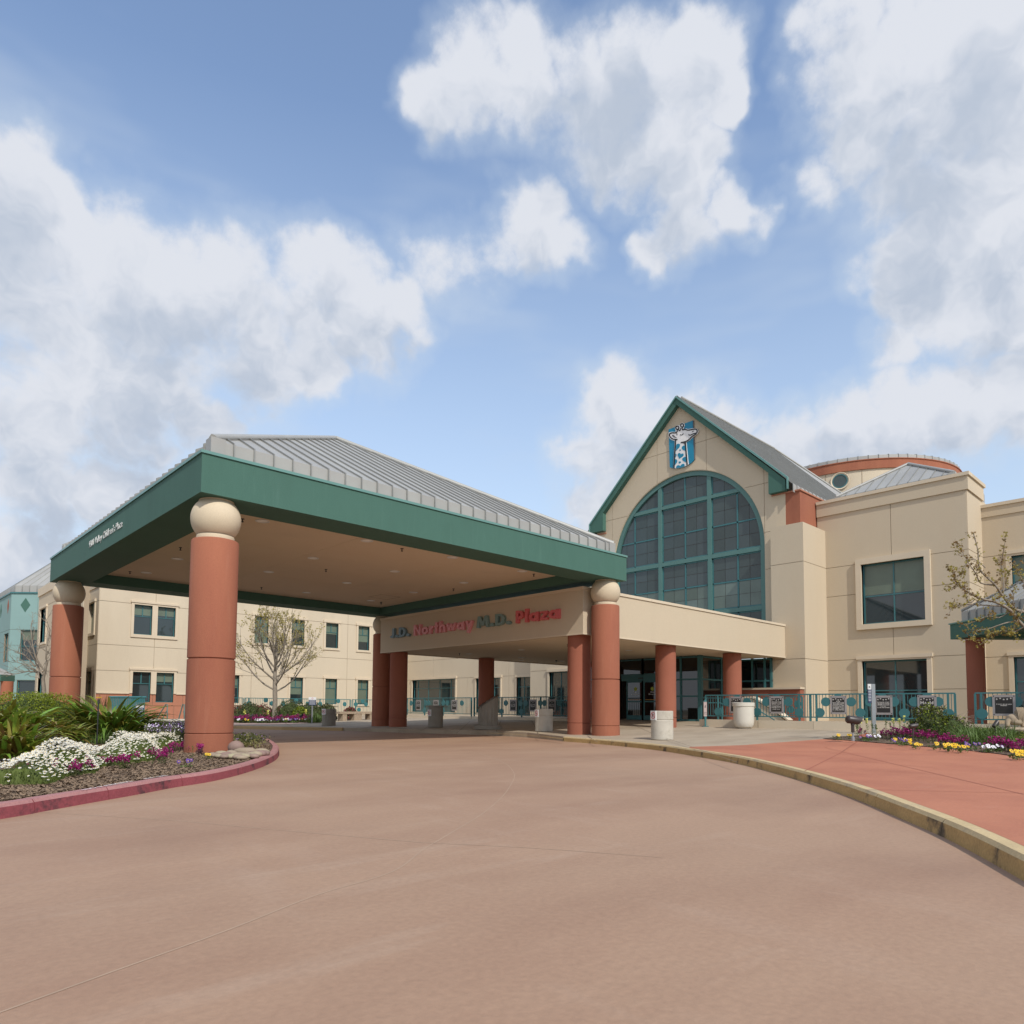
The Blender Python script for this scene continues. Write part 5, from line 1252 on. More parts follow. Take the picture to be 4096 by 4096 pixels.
P=onD(557,2886,33); P.z=.15; infosign(P,.85,'small blue and white notice on a grey post behind the dark strap-leaf clump',.33,.34,.98)
# tall grey post seen edge-on
P=onD(3491,2935,22.8); P.z=gz(P.x); gs=thing('notice_post','tall flat grey metal post with a narrow dark notice in the right flower bed','sign',tuple(P)); zt4=onD(3491,2736,22.8).z
fr=Fr((P.x,P.y,0),tuple(RT),tuple(-FH)); m=MB(); m.fbox(fr,-.02,.10,P.z,zt4,-.03,.03); m.build('post',greyp,gs)
nz=zt4
m=MB(); m.fbox(fr,-.13,-.02,nz-.17,nz-.0,-.02,.02); m.build('notice_header',white,gs); m=MB(); m.fbox(fr,-.13,-.02,nz-.62,nz-.17,-.02,.02); nb=m.build('notice_board',navy,gs)
m=MB()
for k in range(8): m.fbox(fr,-.12,-.03,nz-.20-k*.05,nz-.185-k*.05,.0205,.0215)
m.build('text_lines',white,nb)
q=textline(fr,'R',-.075,nz-.13,.06,.06,blackp,d=.0215,sgn=1); q.build('symbol',blackp,gs)
# conference center pointer
P=gp_(2829,2906); cc_=thing('conference_sign','narrow teal post sign reading "Conference Center" with an arrow at the railing end','sign',tuple((P.x-.15,P.y,gz(P.x)))); c=cc_.location
fr=Fr((c.x,c.y,0),tuple(RT),tuple(-FH)); zt5=c.z+1.10
m=MB(); m.fbox(fr,-.03,.03,c.z,c.z+.45,-.03,.03); m.build('post',tealr,cc_); m=MB(); m.fbox(fr,-.12,.12,c.z,c.z+.02,-.1,.1); m.build('foot_plate',tealr,cc_)
m=MB(); m.fbox(fr,-.065,.065,c.z+.42,c.z+1.02,-.035,.035); pn=m.build('panel',mat('pinkish_sign_face',(.46,.36,.33),.6,.05),cc_)
m=MB(); m.prism([fr.pt(-.075,c.z+1.02,.045),fr.pt(.075,c.z+1.02,.045),fr.pt(0,zt5+.02,.045)],fr.nd*-.09); m.build('peaked_cap',tealr,cc_)
m=MB(); m.prism([fr.pt(-.02,c.z+.78,.036),fr.pt(.005,c.z+.77,.036),fr.pt(.03,c.z+.90,.036),fr.pt(.01,c.z+.88,.036)],fr.nd*.002); m.prism([fr.pt(-.03,c.z+.88,.036),fr.pt(-.015,c.z+.78,.036),fr.pt(-.03,c.z+.79,.036)],fr.nd*.002); m.build('arrow',blackp,pn)
for s_,z in (('Conference',.56),('Center',.50)): q=textline(fr,s_,0,c.z+z,.038,.12,blackp,d=.0362,sgn=1); q.build('lettering',blackp,pn)
# landscape flood lights
def spot(px,py,D,s,label,tilt,yaw,stake=.32):
    P=onD(px,py,D); t=thing('flood_light',label,'light',tuple(P),'landscape lights in the right bed')
    m=MB(); m.lathe(P,[(.055*s,-.05),(.055*s,.05*s),(.03*s,.07*s)],14); m.tube([P+Vector((0,0,.06*s)),P+Vector((0,0,stake*s))],.028*s,10); m.build('stem',greyp if s>.8 else bronze,t)
    k=P+Vector((0,0,stake*s)); m=MB(); m.lathe(k,[(.01,-.06*s),(.055*s,-.035*s),(.06*s,0),(.05*s,.04*s),(.01,.05*s)],14); m.tube([P+Vector((0,0,stake*s*.45)),k-Vector((0,0,.03*s))],.05*s,10); m.build('knuckle',bronze,t)
    d=(RT*math.cos(tilt)*math.cos(yaw)+FH*math.sin(yaw)*math.cos(tilt)+Vector((0,0,math.sin(tilt)))).normalized(); h=k+Vector((0,0,.13*s)); m=MB()
    m.tube([h-d*.20*s,h-d*.19*s,h-d*.15*s,h+d*.16*s],[.05*s,.10*s,.125*s,.125*s],18); m.build('housing',bronze,t)
    m=MB(); a=h+d*.16*s; upv=Vector((0,0,1)); side=d.cross(upv).normalized(); u2=side.cross(d).normalized()
    n=16; ring0=[a+(side*math.cos(i*2*PI/n)+u2*math.sin(i*2*PI/n))*.127*s for i in range(n)]; ring1=[p_+d*(.02+.11*(.5+.5*math.sin(i*2*PI/n)))*s for i,p_ in enumerate(ring0)]
    m.idx(ring0+ring1,[(i,(i+1)%n,n+(i+1)%n,n+i) for i in range(n)],True); m.build('glare_hood',bronze,t); m=MB(); m.face(ring0); m.build('lens',glass,t)
spot(3412,2956,19.2,.88,'large dark bronze flood light at the left tip of the right flower bed',-.12,.15,.46)
spot(3653,2958,16.5,.42,'small dark bronze spot light among magenta flowers',.12,.1,.62)
spot(3982,2932,18.5,.45,'small dark bronze spot light tilted up beside the stone figure',.75,.35,.35)
spot(1005,2880,38,.5,'tiny dark landscape light in the middle bed left of the tree',.6,.2,.3)
spot(1203,2880,38,.5,'tiny dark landscape light in the middle bed right of the tree',.6,-.2,.3)
# stone figure seen from behind: one continuous skinned body with long hair
P=onD(4062,2917,20); fg=thing('stone_figure','carved stone figure with long hair crouching with its back turned at the right edge','statue',tuple(P)); 
def skin(name,pts,edges,rad,m,parent,sub=2):
    me=bpy.data.meshes.new(name); base=wloc(parent); me.from_pydata([tuple(Vector(p_)-base) for p_ in pts],edges,[]); o=bpy.data.objects.new(name,me); COL.objects.link(o); o.parent=parent
    sk=o.modifiers.new('skin','SKIN'); 
    for i,r in enumerate(rad):
        v=me.skin_vertices[0].data[i]; v.radius=(r,r) if isinstance(r,(int,float)) else r; v.use_root=(i==0)
    sk.use_smooth_shade=True; ss=o.modifiers.new('subdivision','SUBSURF'); ss.levels=ss.render_levels=sub
    dg=bpy.context.evaluated_depsgraph_get(); nm=bpy.data.meshes.new_from_object(o.evaluated_get(dg)); o.modifiers.clear(); o.data=nm; nm.materials.append(m); return o
r_=lambda a,b_,z:P+RT*a+FH*b_+Vector((0,0,z))
skin('body',[r_(0,0,.10),r_(.0,0,.24),r_(.02,0,.36),r_(.05,.0,.44),r_(-.14,.02,.34),r_(-.24,-.02,.20),r_(-.26,-.05,.05),r_(.18,.02,.33),r_(.22,0,.18),r_(.2,-.02,.05),r_(.06,.0,.52)],[(0,1),(1,2),(2,3),(3,10),(2,4),(4,5),(5,6),(2,7),(7,8),(8,9)],[.2,.19,.13,.06,.085,.07,.06,.085,.07,.06,.10],statue_m,fg)
skin('hair',[r_(.07,-.02,.58),r_(.07,-.05,.48),r_(.08,-.09,.36),r_(.06,-.12,.26)],[(0,1),(1,2),(2,3)],[.095,.105,.075,.03],statue_m,fg)
for k in range(7): 
    m=MB(); a=-.03+k*.03; m.tube([r_(a+.0,-.10,.62),r_(a*1.3+.02,-.145,.5),r_(a*1.2+.02,-.17,.34),r_(a+.03+.01*math.sin(k*3),-.16,.22)],[.014,.017,.015,.006],6); m.build('hair_lock',statue_m,fg)
m=MB(); m.lathe(P+Vector((0,0,-.05)),[(.34,0),(.36,.05),(.30,.10),(.1,.12)],20); m.build('plinth',statue_m,fg)

# ---------------------------------------------------------------- small canopy at the right
sc=thing('side_canopy','smaller green canopy with grey ribbed metal roof at the right edge','canopy',(24,5,0))
SD=27.3; C0=onD(3800,2494,SD); zt6,zb6=onD(3800,2494,SD).z,onD(3800,2558,SD).z; C0.z=0
Wd=9.5
def q_(a,b_,z): return Vector((C0.x,C0.y,z))+RT*a-FH*b_     # a to the right, b towards the camera
def obox(a0,a1,b0,b1,z0,z1,nm,mt):
    m=MB(); m.hexa([q_(a0,b0,z0),q_(a1,b0,z0),q_(a1,b1,z0),q_(a0,b1,z0),q_(a0,b0,z1),q_(a1,b0,z1),q_(a1,b1,z1),q_(a0,b1,z1)]); return m.build(nm,mt,sc)
obox(0,.75,0,Wd,zb6,zt6-.05,'fascia_beam',green); obox(.75,Wd,0,.75,zb6,zt6-.05,'fascia_beam',green); obox(Wd-.75,Wd,.75,Wd,zb6,zt6-.05,'fascia_beam',green); obox(.75,Wd-.75,Wd-.75,Wd,zb6,zt6-.05,'fascia_beam',green)
obox(.75,Wd-.75,.75,Wd-.75,zb6+.3,zb6+.35,'ceiling',soff); obox(-.04,Wd+.04,-.04,Wd+.04,zt6-.049,zt6,'flashing',flash)
skz=.42; apz=zt6+skz+2.9
for (o,u,v) in ((q_(.28,.28,0),-FH,RT),(q_(.28,.28,0),RT,-FH),(q_(Wd-.28,.28,0),-FH,-RT),(q_(.28,Wd-.28,0),RT,FH)):
    L=Wd-.56; n=20
    for i in range(n):
        a,c2=i*L/n,(i+1)*L/n; h=L/2; ta,tc=min(a,L-a),min(c2,L-c2); zz=lambda t:zt6+skz+(apz-zt6-skz)*t/h
        mb=MB(); mb.face([o+u*a+Vector((0,0,zt6)),o+u*c2+Vector((0,0,zt6)),o+u*c2+Vector((0,0,zt6+skz)),o+u*a+Vector((0,0,zt6+skz))])
        pts=[o+u*a+Vector((0,0,zz(0))),o+u*c2+Vector((0,0,zz(0)))]+([o+u*c2+v*tc+Vector((0,0,zz(tc)))] if tc>0 else [])+([o+u*a+v*ta+Vector((0,0,zz(ta)))] if ta>0 else [])
        mb.face(pts); mb.build('roof_panel',roofm,sc)
        if i:
            A=[o+u*a-v*.05+Vector((0,0,zt6)),o+u*a-v*.05+Vector((0,0,zt6+skz+.03)),o+u*a+v*ta+Vector((0,0,zz(ta)+.05)),o+u*a+v*ta+Vector((0,0,zz(ta))),o+u*a+Vector((0,0,zz(0))),o+u*a+Vector((0,0,zt6))]; q=MB(); q.prism([p_-u*.014 for p_ in (A[0],A[1],A[4],A[5])],u*.028); q.prism([p_-u*.014 for p_ in (A[1],A[2],A[3],A[4])],u*.028); q.build('seam',seamm,sc)
    q=MB(); q.tube([o+Vector((0,0,zt6+skz+.04)),o+(u+v)*(L/2)+Vector((0,0,apz+.04))],.06,5); q.build('hip_cap',roofm,sc)
for (a,b_) in ((.62,.5),(.62,Wd-.5),(Wd-.5,.5),(Wd-.5,Wd-.5)):
    p_=q_(a,b_,0); m=MB(); g0=gz(p_.x)-.05; m.lathe((p_.x,p_.y,0),[(.315,g0),(.315,g0+.62),(.30,g0+.63),(.30,g0+.65),(.31,g0+.66),(.31,zb6)],32); m.build('column',terra2,sc)
# stair handrails and utility screen in front of the long wing
for k,(x0,x1) in enumerate(((627,669),(715,737))):
    hr=thing('stair_handrail',('left' if k==0 else 'right')+'most grey-green pipe handrail in front of the terracotta base of the wing','handrail',tuple(onD(x1,2876,40).xy)+(.2,))
    a=onD(x0,2876,40); b_=onD(x1-6,2817,40); c2=onD(x1,2817,40); e=onD(x1,2876,40); f0=onD(x0+22,2876,40); f1=onD(x1-2,2843,40)
    m=MB(); m.tube([a,b_,c2,e],.035,8); m.build('pipe',mat('handrail_green',(.10,.15,.13),.5,.1),hr); m=MB(); m.tube([f0,f1],.03,8); m.build('lower_pipe',MATS['handrail_green'],hr)
A=onD(438,2788,36); us_=thing('screen_fence','low teal slatted screen fence behind the dark strap-leaf clump','fence',(A.x,A.y,.15))
for k in range(22):
    B=A+RT*(k*.085); m=MB(); m.box(B.x-.03,B.x+.03,B.y-.02,B.y+.02,.15,onD(438,2788,36).z); m.build('slat',tealr,us_)
A2=A+RT*1.9; m=MB(); m.tube([(A.x,A.y,A.z),(A2.x,A2.y,A.z)],.05,6); m.build('top_rail',tealr,us_)
wb=thing('white_kerb_wall','low whitish kerb wall in front of the terracotta base of the wing','wall',(14,44,.2))
A,B=onD(520,2884,41),onD(1010,2884,43); m=MB(); za,zb_=.1,onD(700,2876,41.6).z
m.prism([(A.x,A.y,za),(B.x,B.y,za),(B.x,B.y,zb_),(A.x,A.y,zb_)],FH*.3); m.build('wall_length',concw,wb)

# ================================================================ planting
rnd=random.Random(11)
def blade_mesh(name,L,w,a0,bend,m,n=6,fold=.25,tw=.0):
    mb=MB(); p=Vector((0,0,0)); a=a0; rows=[]
    for i in range(n+1):
        t=i/n; ww=w*(.55+.9*t*(1-t)*1.6)*(1-t**4*.98) if t<1 else .002
        d=Vector((math.sin(a),0,math.cos(a))); nrm=Vector((-math.cos(a),0,math.sin(a))); sd=Vector((0,1,0))
        rows.append([p-sd*ww/2+nrm*ww*fold*.5,p,p+sd*ww/2+nrm*ww*fold*.5]); p=p+d*(L/n); a+=bend/n*(.4+1.2*t)
    vs=[v for r in rows for v in r]; fs=[]
    for i in range(n):
        for k in range(2): fs.append((i*3+k,i*3+k+1,(i+1)*3+k+1,(i+1)*3+k))
    mb.idx(vs,fs,True); return mesh_only(mb,name,m)
def blades_of(m,tag_,L=1.0,w=.05): return [blade_mesh('leaf_'+tag_,L*l,w,a,b_,m) for l,a,b_ in ((1,.15,1.3),(1,.3,1.6),(.9,.45,1.5),(1.05,.1,1.9),(.95,.55,1.2),(1,.25,2.2))]
def clump(P,r,H,nleaf,nfill,meshes,m,label,group=None,w=.05,name='strap_leaf_clump',cat='plant',tmax=.9,bias=None):
    t=thing(name,label,cat,tuple(P),group); base=t.location
    for k in range(nleaf+nfill):
        az=rnd.random()*2*PI; q=math.sqrt(rnd.random()); o=Vector((math.cos(az),math.sin(az),0))*r*.45*q
        az2=az+rnd.gauss(0,.5)
        if bias is not None and rnd.random()<.45: az2=bias+rnd.gauss(0,.7)
        tl=q*tmax*rnd.uniform(.3,1.0)-.12; s_=H*rnd.uniform(.78,1.12)
        if k<nleaf: place(rnd.choice(meshes),'leaf',t,P+o+Vector((0,0,rnd.uniform(0,.06))),rot=(rnd.gauss(0,.15),tl,az2),sc=(s_,s_*rnd.uniform(.9,1.3),s_),base=base)
        else:
            if k==nleaf: fill=MB()
            M=Matrix.Rotation(az2,3,'Z')@Matrix.Rotation(tl,3,'Y')@Matrix.Rotation(rnd.gauss(0,.15),3,'X'); me=rnd.choice(meshes)
            fill.idx([P+o+(M@(v.co*s_*rnd.uniform(.97,1.0))) for v in me.vertices],[tuple(p_.vertices) for p_ in me.polygons],True)
    if nfill: fill.build('leaf_mass',m,t,kind='stuff')
    return t
AG=blades_of(agm,'light',1.25,.12); AD=blades_of(agd,'dark',1.3,.10)
def isl(x,y,z=.17): return onZ(x,y,z)
bR=math.atan2(RT.y-FH.y*.6,RT.x-FH.x*.6)
for (x,y,r,H,n,lab) in ((-95,3000,1.2,.95,110,'yellow-green strap-leaf clump cropped by the left frame edge'),(15,2992,1.15,.93,170,'tallest yellow-green strap-leaf clump at the far left, behind the white daisies'),
        (120,2990,1.0,.82,160,'yellow-green strap-leaf clump in front of the round hedge'),(215,2985,.9,.62,140,'low sprawling yellow-green strap-leaf clump at the right end of its row'),(60,3030,.8,.70,120,'short yellow-green strap-leaf clump just above the leftmost daisies')):
    clump(isl(x,y),r,H,n,25,AG,agm,lab,'strap-leaf clumps on the island',bias=bR,tmax=1.05)
clump(isl(430,2958),1.5,1.12,260,60,AD,agd,'dark green strap-leaf clump left of the nearest terracotta column','strap-leaf clumps on the island',tmax=1.15)
def leafquad(mb,p,s,up=.3,asp=.6):
    d=Vector((rnd.gauss(0,1),rnd.gauss(0,1),rnd.gauss(0,1)+up)).normalized(); e=d.orthogonal().normalized(); e=(Matrix.Rotation(rnd.random()*6.28,3,d)@e); f=d.cross(e)
    mb.face([p-e*s*.5,p+f*s*asp*.5,p+e*s*.5,p-f*s*asp*.5])
def bush(P,rx,rz,label,cat='shrub',n=2500,ls=.05,m=bushm,m2=None,core=hedged,name='round_shrub',group=None,pw=2.0,flat=0,rough=.12,frac=.15):
    t=thing(name,label,cat,tuple(P),group); a_=MB(); b2=MB(); seedv=Vector((rnd.random()*9,rnd.random()*9,0))
    from mathutils import noise as mn
    for k in range(n):
        u=rnd.uniform(-.25,1); az=rnd.random()*2*PI; c=math.sqrt(max(0,1-abs(u)**pw)); c=c**(2/pw)
        d=Vector((math.cos(az)*c,math.sin(az)*c,u)); q=1+rough*mn.noise(d*3.2+seedv)+rnd.gauss(0,.035); q*=rnd.choice((1,1,1,.9))
        p=P+Vector((d.x*rx*q,d.y*rx*q,max(0.02,rz*(.22+.78*d.z*q) if d.z>0 else rz*(.22+d.z*.8))))
        leafquad(b2 if (m2 and rnd.random()<frac) else a_,p,ls*rnd.uniform(.6,1.3))
    a_.build('foliage',m,t,kind='stuff')
    if b2.f: b2.build('blossom',m2,t,kind='stuff')
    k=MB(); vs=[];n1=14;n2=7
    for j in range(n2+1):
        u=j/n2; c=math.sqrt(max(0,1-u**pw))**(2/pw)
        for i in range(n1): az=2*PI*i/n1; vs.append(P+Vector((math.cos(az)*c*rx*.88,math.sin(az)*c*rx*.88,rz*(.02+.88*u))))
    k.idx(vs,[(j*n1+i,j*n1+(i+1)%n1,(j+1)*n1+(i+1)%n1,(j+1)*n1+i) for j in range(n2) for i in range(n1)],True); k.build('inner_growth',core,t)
    return t
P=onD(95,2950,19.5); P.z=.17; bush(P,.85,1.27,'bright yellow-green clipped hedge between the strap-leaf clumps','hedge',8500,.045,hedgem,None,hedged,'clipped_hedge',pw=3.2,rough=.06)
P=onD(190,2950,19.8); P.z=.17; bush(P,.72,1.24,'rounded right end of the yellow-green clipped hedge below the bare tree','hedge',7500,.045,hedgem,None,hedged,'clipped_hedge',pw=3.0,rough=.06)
# wispy dry-leaved plants behind
GB=[blade_mesh('leaf_grass',.5*l,.013,a,b_,grassm,5) for l,a,b_ in ((1,.1,1.5),(.9,.3,1.8),(1.1,.2,1.1),(.8,.5,1.6))]
def grass(name,label,cat,pts,n,s,m,meshes,kind='stuff',tilt=.8):
    mb=MB()
    for k in range(n):
        p=pts(); az=rnd.random()*6.28; M=Matrix.Rotation(az,3,'Z')@Matrix.Rotation(rnd.uniform(-.1,tilt),3,'Y'); me=rnd.choice(meshes); ss=s*rnd.uniform(.6,1.2)
        mb.idx([p+(M@(v.co*ss)) for v in me.vertices],[tuple(q.vertices) for q in me.polygons],True)
    o=mb.build(name,m,origin=pts(),kind=kind); return tag(o,label,cat)
def region(x0,x1,yf,z=.17,gauss=False):
    def f():
        x=rnd.uniform(x0,x1); a,b_=yf(x); y=rnd.uniform(a,b_); return onZ(x,y,z)
    return f
grass('low_grass','low arching green grass tufts between the dark clump and the daisies','grass',region(250,640,lambda x:(2940-.02*(x-250),2985-.05*(x-250))),1500,.85,grassm,GB)
DB=[blade_mesh('leaf_dry',.55*l,.016,a,b_,grassd,4) for l,a,b_ in ((1,.05,.4),(.9,.2,.5),(1.1,.12,.3))]
grass('dry_tuft','pale dry grass tuft rising behind the dark strap-leaf clump','grass',lambda:onZ(360+rnd.uniform(-40,70),2925,.2)+Vector((0,0,.75)),120,.9,grassd,DB,tilt=.4)
grass('dry_tuft','pale dry grass tuft behind the clipped hedge under the bare tree','grass',lambda:onZ(125+rnd.uniform(-35,50),2900,.2)+Vector((0,0,.75)),120,.9,grassd,DB,tilt=.4)
# alyssum patch beside the column
def patch(name,label,cat,f,n,h,ms,ls):
    mbs=[MB() for _ in ms]
    for k in range(n):
        p=f(); i=rnd.choices(range(len(ms)),[w_ for _,w_ in ms])[0]; hh=h*rnd.uniform(.2,1) if i==0 else h*rnd.uniform(.75,1.1)
        leafquad(mbs[i],p+Vector((0,0,hh)),ls*rnd.uniform(.6,1.3),1.0 if i else .2,.7)
    t=None
    for mb,(m,_) in zip(mbs,ms):
        if t is None: t=mb.build(name,m,origin=f(),kind='stuff'); tag(t,label,cat)
        else: mb.build('blossom',m,t,kind='stuff')
    return t
patch('alyssum_patch','purple and white alyssum patch left of the nearest terracotta column','flowers',region(575,750,lambda x:(2930,2985)),9000,.42,[(bushm,8),(lilac,.5),(wpet,.35),(purpp,.15)],.04)
patch('alyssum_patch','sparse greyish ground plants on the island right of the nearest column','plants',lambda:isl(rnd.gauss(990,30),rnd.uniform(2962,2998)),1500,.2,[(grassd,3),(bushm,4),(lilac,.2)],.05)
grass('dry_tuft','small pale grass tuft on the island right of the nearest column','grass',lambda:isl(985+rnd.uniform(-8,8),2983),90,.6,grassd,DB,tilt=.7)
# daisies: three overlapping mounds following the bed
DP=[isl(x,y,.15) for x,y in [(-160,3165),(-60,3135),(50,3098),(180,3076),(330,3048),(480,3022),(620,3006),(745,2992)]]
DP[0]=DP[1]+Vector((-.79,-.62,0))*2.2
DS=smooth_poly(DP,8); DN=[]
for i in range(len(DS)):
    d=(DS[min(i+4,len(DS)-1)]-DS[max(i-4,0)]).normalized(); n=Vector((-d.y,d.x,0)); DN.append(n if n.dot(FH)>0 else -n)
def dmound(s_,v):
    f=s_*8; i=min(int(f),len(DS)-2); t=f-i; a=DS[i].lerp(DS[i+1],t); n=DN[i].lerp(DN[i+1],t)
    W_=.85+.15*math.sin(s_*3.1+.6)
    hgt=(.33+.07*math.sin(s_*2.45+1.9)+.03*math.sin(s_*6))*math.sin(PI*min(max(v,.015),.985))**.8
    return a+n*(v*W_-.05),hgt
mb=MB(); fl=MB(); ey=MB()
for k in range(30000):
    s_=rnd.uniform(0,len(DP)-1.02); v=rnd.random(); p,h=dmound(s_,v); hh=h*rnd.uniform(.75,1.02); d=Vector((rnd.gauss(0,.25),rnd.gauss(0,.25),1)); e=Vector((rnd.gauss(0,1),rnd.gauss(0,1),0)).normalized()*.0045
    b0=p+Vector((0,0,hh*rnd.uniform(.0,.62))); l=max(.05,hh*.42); mb.face([b0-e,b0+e,b0+d*l])
dz=mb.build('daisy_foliage',daisg,origin=DP[3],kind='stuff'); tag(dz,'feathery green foliage mounds of the white daisy border along the red kerb','plants')
mb=MB(); n1=60
vs=[]
for i in range(n1+1):
    s_=(len(DP)-1.03)*i/n1
    for j in range(13): p,h=dmound(s_,j/12); vs.append(p+Vector((0,0,h*.66 if 0<j<12 else -.02)))
mb.idx(vs,[(i*13+j,i*13+j+1,(i+1)*13+j+1,(i+1)*13+j) for i in range(n1) for j in range(12)],True); mb.build('foliage_core',daisg,dz)
cl=[(rnd.uniform(0,7),rnd.random(),rnd.uniform(.4,1)) for _ in range(40)]
from mathutils import noise as mn
cnt=0
while cnt<4300:
    s_=rnd.uniform(0,len(DP)-1.02); v=rnd.random()**1.1
    dens=.5+.75*mn.noise(Vector((s_*1.7,v*2.2,3)))+(.55 if s_<1.6 and v>.14 else 0)+(.35 if v>.34 else (-.1 if v>.10 else -1))
    if rnd.random()>dens: continue
    p,h=dmound(s_,v); c=p+Vector((0,0,h*rnd.uniform(.97,1.12)+.02)); cnt+=1
    nn=Vector((rnd.gauss(0,.3)-.2,rnd.gauss(0,.3)-.3,1)).normalized(); e=nn.orthogonal().normalized(); e=Matrix.Rotation(rnd.random()*6,3,nn)@e; f=nn.cross(e); r=rnd.uniform(.015,.021)
    ring=[c+(e*math.cos(k*PI/5)+f*math.sin(k*PI/5))*r*(1 if k%2==0 else .72)-nn*.004 for k in range(10)]
    fl.face(ring); r2=r*.30; ey.face([c+(e*math.cos(k*PI/3)+f*math.sin(k*PI/3))*r2+nn*.004 for k in range(6)])
df=fl.build('daisy_flowers',daisw,origin=DP[3],kind='stuff'); tag(df,'dense white daisy heads with yellow eyes on the border mounds','flowers'); ey.build('daisy_eyes',daisy_y,df,kind='stuff')
# individual small flowering plants: variants copied with their parts
def flower_variant(kind):
    fo=MB(); bl=MB(); ce=MB()
    if kind in ('snap','wine'):
        for st in range(rnd.randint(5,7)):
            az=rnd.random()*6.28; r=rnd.uniform(.02,.13); b_=Vector((math.cos(az)*r,math.sin(az)*r,0)); h=rnd.uniform(.14,.26)
            fo.tube([b_,b_*1.3+Vector((0,0,h))],.004,3)
            for k in range(14): leafquad(fo,b_*1.2+Vector((rnd.gauss(0,.025),rnd.gauss(0,.025),h*rnd.uniform(.1,.9))),.045,.3,.35)
            for k in range(16 if kind=='snap' else 7): leafquad(bl,b_*1.3+Vector((rnd.gauss(0,.022),rnd.gauss(0,.022),h*rnd.uniform(.75,1.15))),.038,.4,.9)
    elif kind=='spike':
        h=rnd.uniform(.45,.62); fo.tube([(0,0,0),(.01,0,h)],.005,3)
        for k in range(60): z=rnd.random()**.8*h*.8; leafquad(fo,Vector((rnd.gauss(0,.03),rnd.gauss(0,.03),z)),.05,.2,.3)
        for k in range(34): z=h*rnd.uniform(.66,1.02); leafquad(bl,Vector((rnd.gauss(0,.022),rnd.gauss(0,.022),z)),.042,.3,.9)
    else:
        for k in range(26): leafquad(fo,Vector((rnd.gauss(0,.045),rnd.gauss(0,.045),rnd.uniform(.01,.08))),.045,.5,.6)
        for st in range(rnd.randint(3,5)):
            c=Vector((rnd.gauss(0,.05),rnd.gauss(0,.05),rnd.uniform(.09,.14))); nn=Vector((-.6+rnd.gauss(0,.2),-.6+rnd.gauss(0,.2),.6)).normalized(); e=nn.orthogonal().normalized(); f=nn.cross(e)
            for k in range(5):
                a=k*2*PI/5; o=c+(e*math.cos(a)+f*math.sin(a))*.018+nn*.002*k; bl.face([o+(e*math.cos(q*PI/3)+f*math.sin(q*PI/3))*.017 for q in range(6)])
            ce.face([c+nn*.011+(e*math.cos(q*PI/3)+f*math.sin(q*PI/3))*.009 for q in range(6)])
    return fo,bl,ce
FV={}
def variants(key,kind,fm,bm_,cm=None,n=3):
    L=[]
    for i in range(n):
        fo,bl,ce=flower_variant(kind); L.append((mesh_only(fo,'foliage',fm),mesh_only(bl,'blossom',bm_),mesh_only(ce,'bloom_centre',cm) if ce.f else None))
    FV[key]=L
variants('magenta','snap',bushm,mag); variants('wine','wine',wine,mag); variants('lemon','spike',grassm,lemon); variants('yellow','pansy',grassm,yel,dpurp); variants('white','pansy',grassm,wpet,dpurp); variants('violet','pansy',grassm,purpp,yel); variants('rust','pansy',grassm,rust,dpurp); variants('green_spike','spike',grassm,grassm,None,2)
NM={'magenta':('snapdragon','snapdragon'),'wine':('snapdragon','snapdragon'),'lemon':('tall_snapdragon','snapdragon'),'green_spike':('budding_stalk','plant'),'yellow':('pansy','pansy'),'white':('pansy','pansy'),'violet':('pansy','pansy'),'rust':('pansy','pansy')}
def flower(key,P,s_,label,group):
    nm,cat=NM[key]; fo,bl,ce=rnd.choice(FV[key]); t=thing(nm,label,cat,tuple(P),group); t.rotation_euler=(0,0,rnd.uniform(-.5,.5)); t.scale=(s_,)*3
    for me,n in ((fo,'foliage'),(bl,'blossom'),(ce,'bloom_centre')):
        if me is None: continue
        o=bpy.data.objects.new(n,me); COL.objects.link(o); o.parent=t
for x,y in [(65,3092),(105,3094),(160,3070),(175,3078),(200,3070),(265,3052),(290,3066),(310,3072),(345,3058),(430,3042),(450,3040),(487,3048),(505,3050),(600,3015),(630,3020),(655,3030),(650,3004)]:
    flower('magenta',isl(x,y+(36 if x<400 else 26),.13),rnd.uniform(.65,.95),'magenta snapdragon in front of the '+('leftmost' if x<180 else 'second' if x<320 else 'middle' if x<520 else 'rightmost')+' part of the daisy border','magenta snapdragons along the daisies')
for x,y in [(85,3098),(240,3060),(275,3048),(300,3050),(330,3062),(365,3052),(400,3050),(545,3032),(575,3022),(680,3012),(700,3008),(720,3002),(735,2996),(752,3000),(765,3006),(700,2998),(800,3010),(815,3016),(745,2985)]:
    flower('wine',isl(x,y+(30 if x<400 else 16 if x<690 else 4),.13),rnd.uniform(.6,.9),'dark wine-leaved snapdragon with few blooms '+('before the left daisies' if x<320 else 'before the middle daisies' if x<600 else 'beside the right end of the daisies' if x<740 else 'touching the foot of the nearest column'),'wine-leaved snapdragons')
for x,y in [(130,3135),(225,3125),(280,3098),(360,3070),(380,3080),(470,3060),(520,3060),(600,3040),(610,3056),(770,3028),(760,3068)]: flower('green_spike',isl(x,y,.13),.35,'short green seedling in the island mulch, '+('far left' if x<250 else 'left of centre' if x<420 else 'in the middle' if x<650 else 'near the nearest column'),'seedlings in the island mulch')
flower('yellow',isl(830,3036,.13),.8,'lone yellow pansy in the mulch in front of the nearest column',None); flower('violet',isl(748,3070,.13),.9,'lone violet pansy near the red kerb left of the nearest column',None)
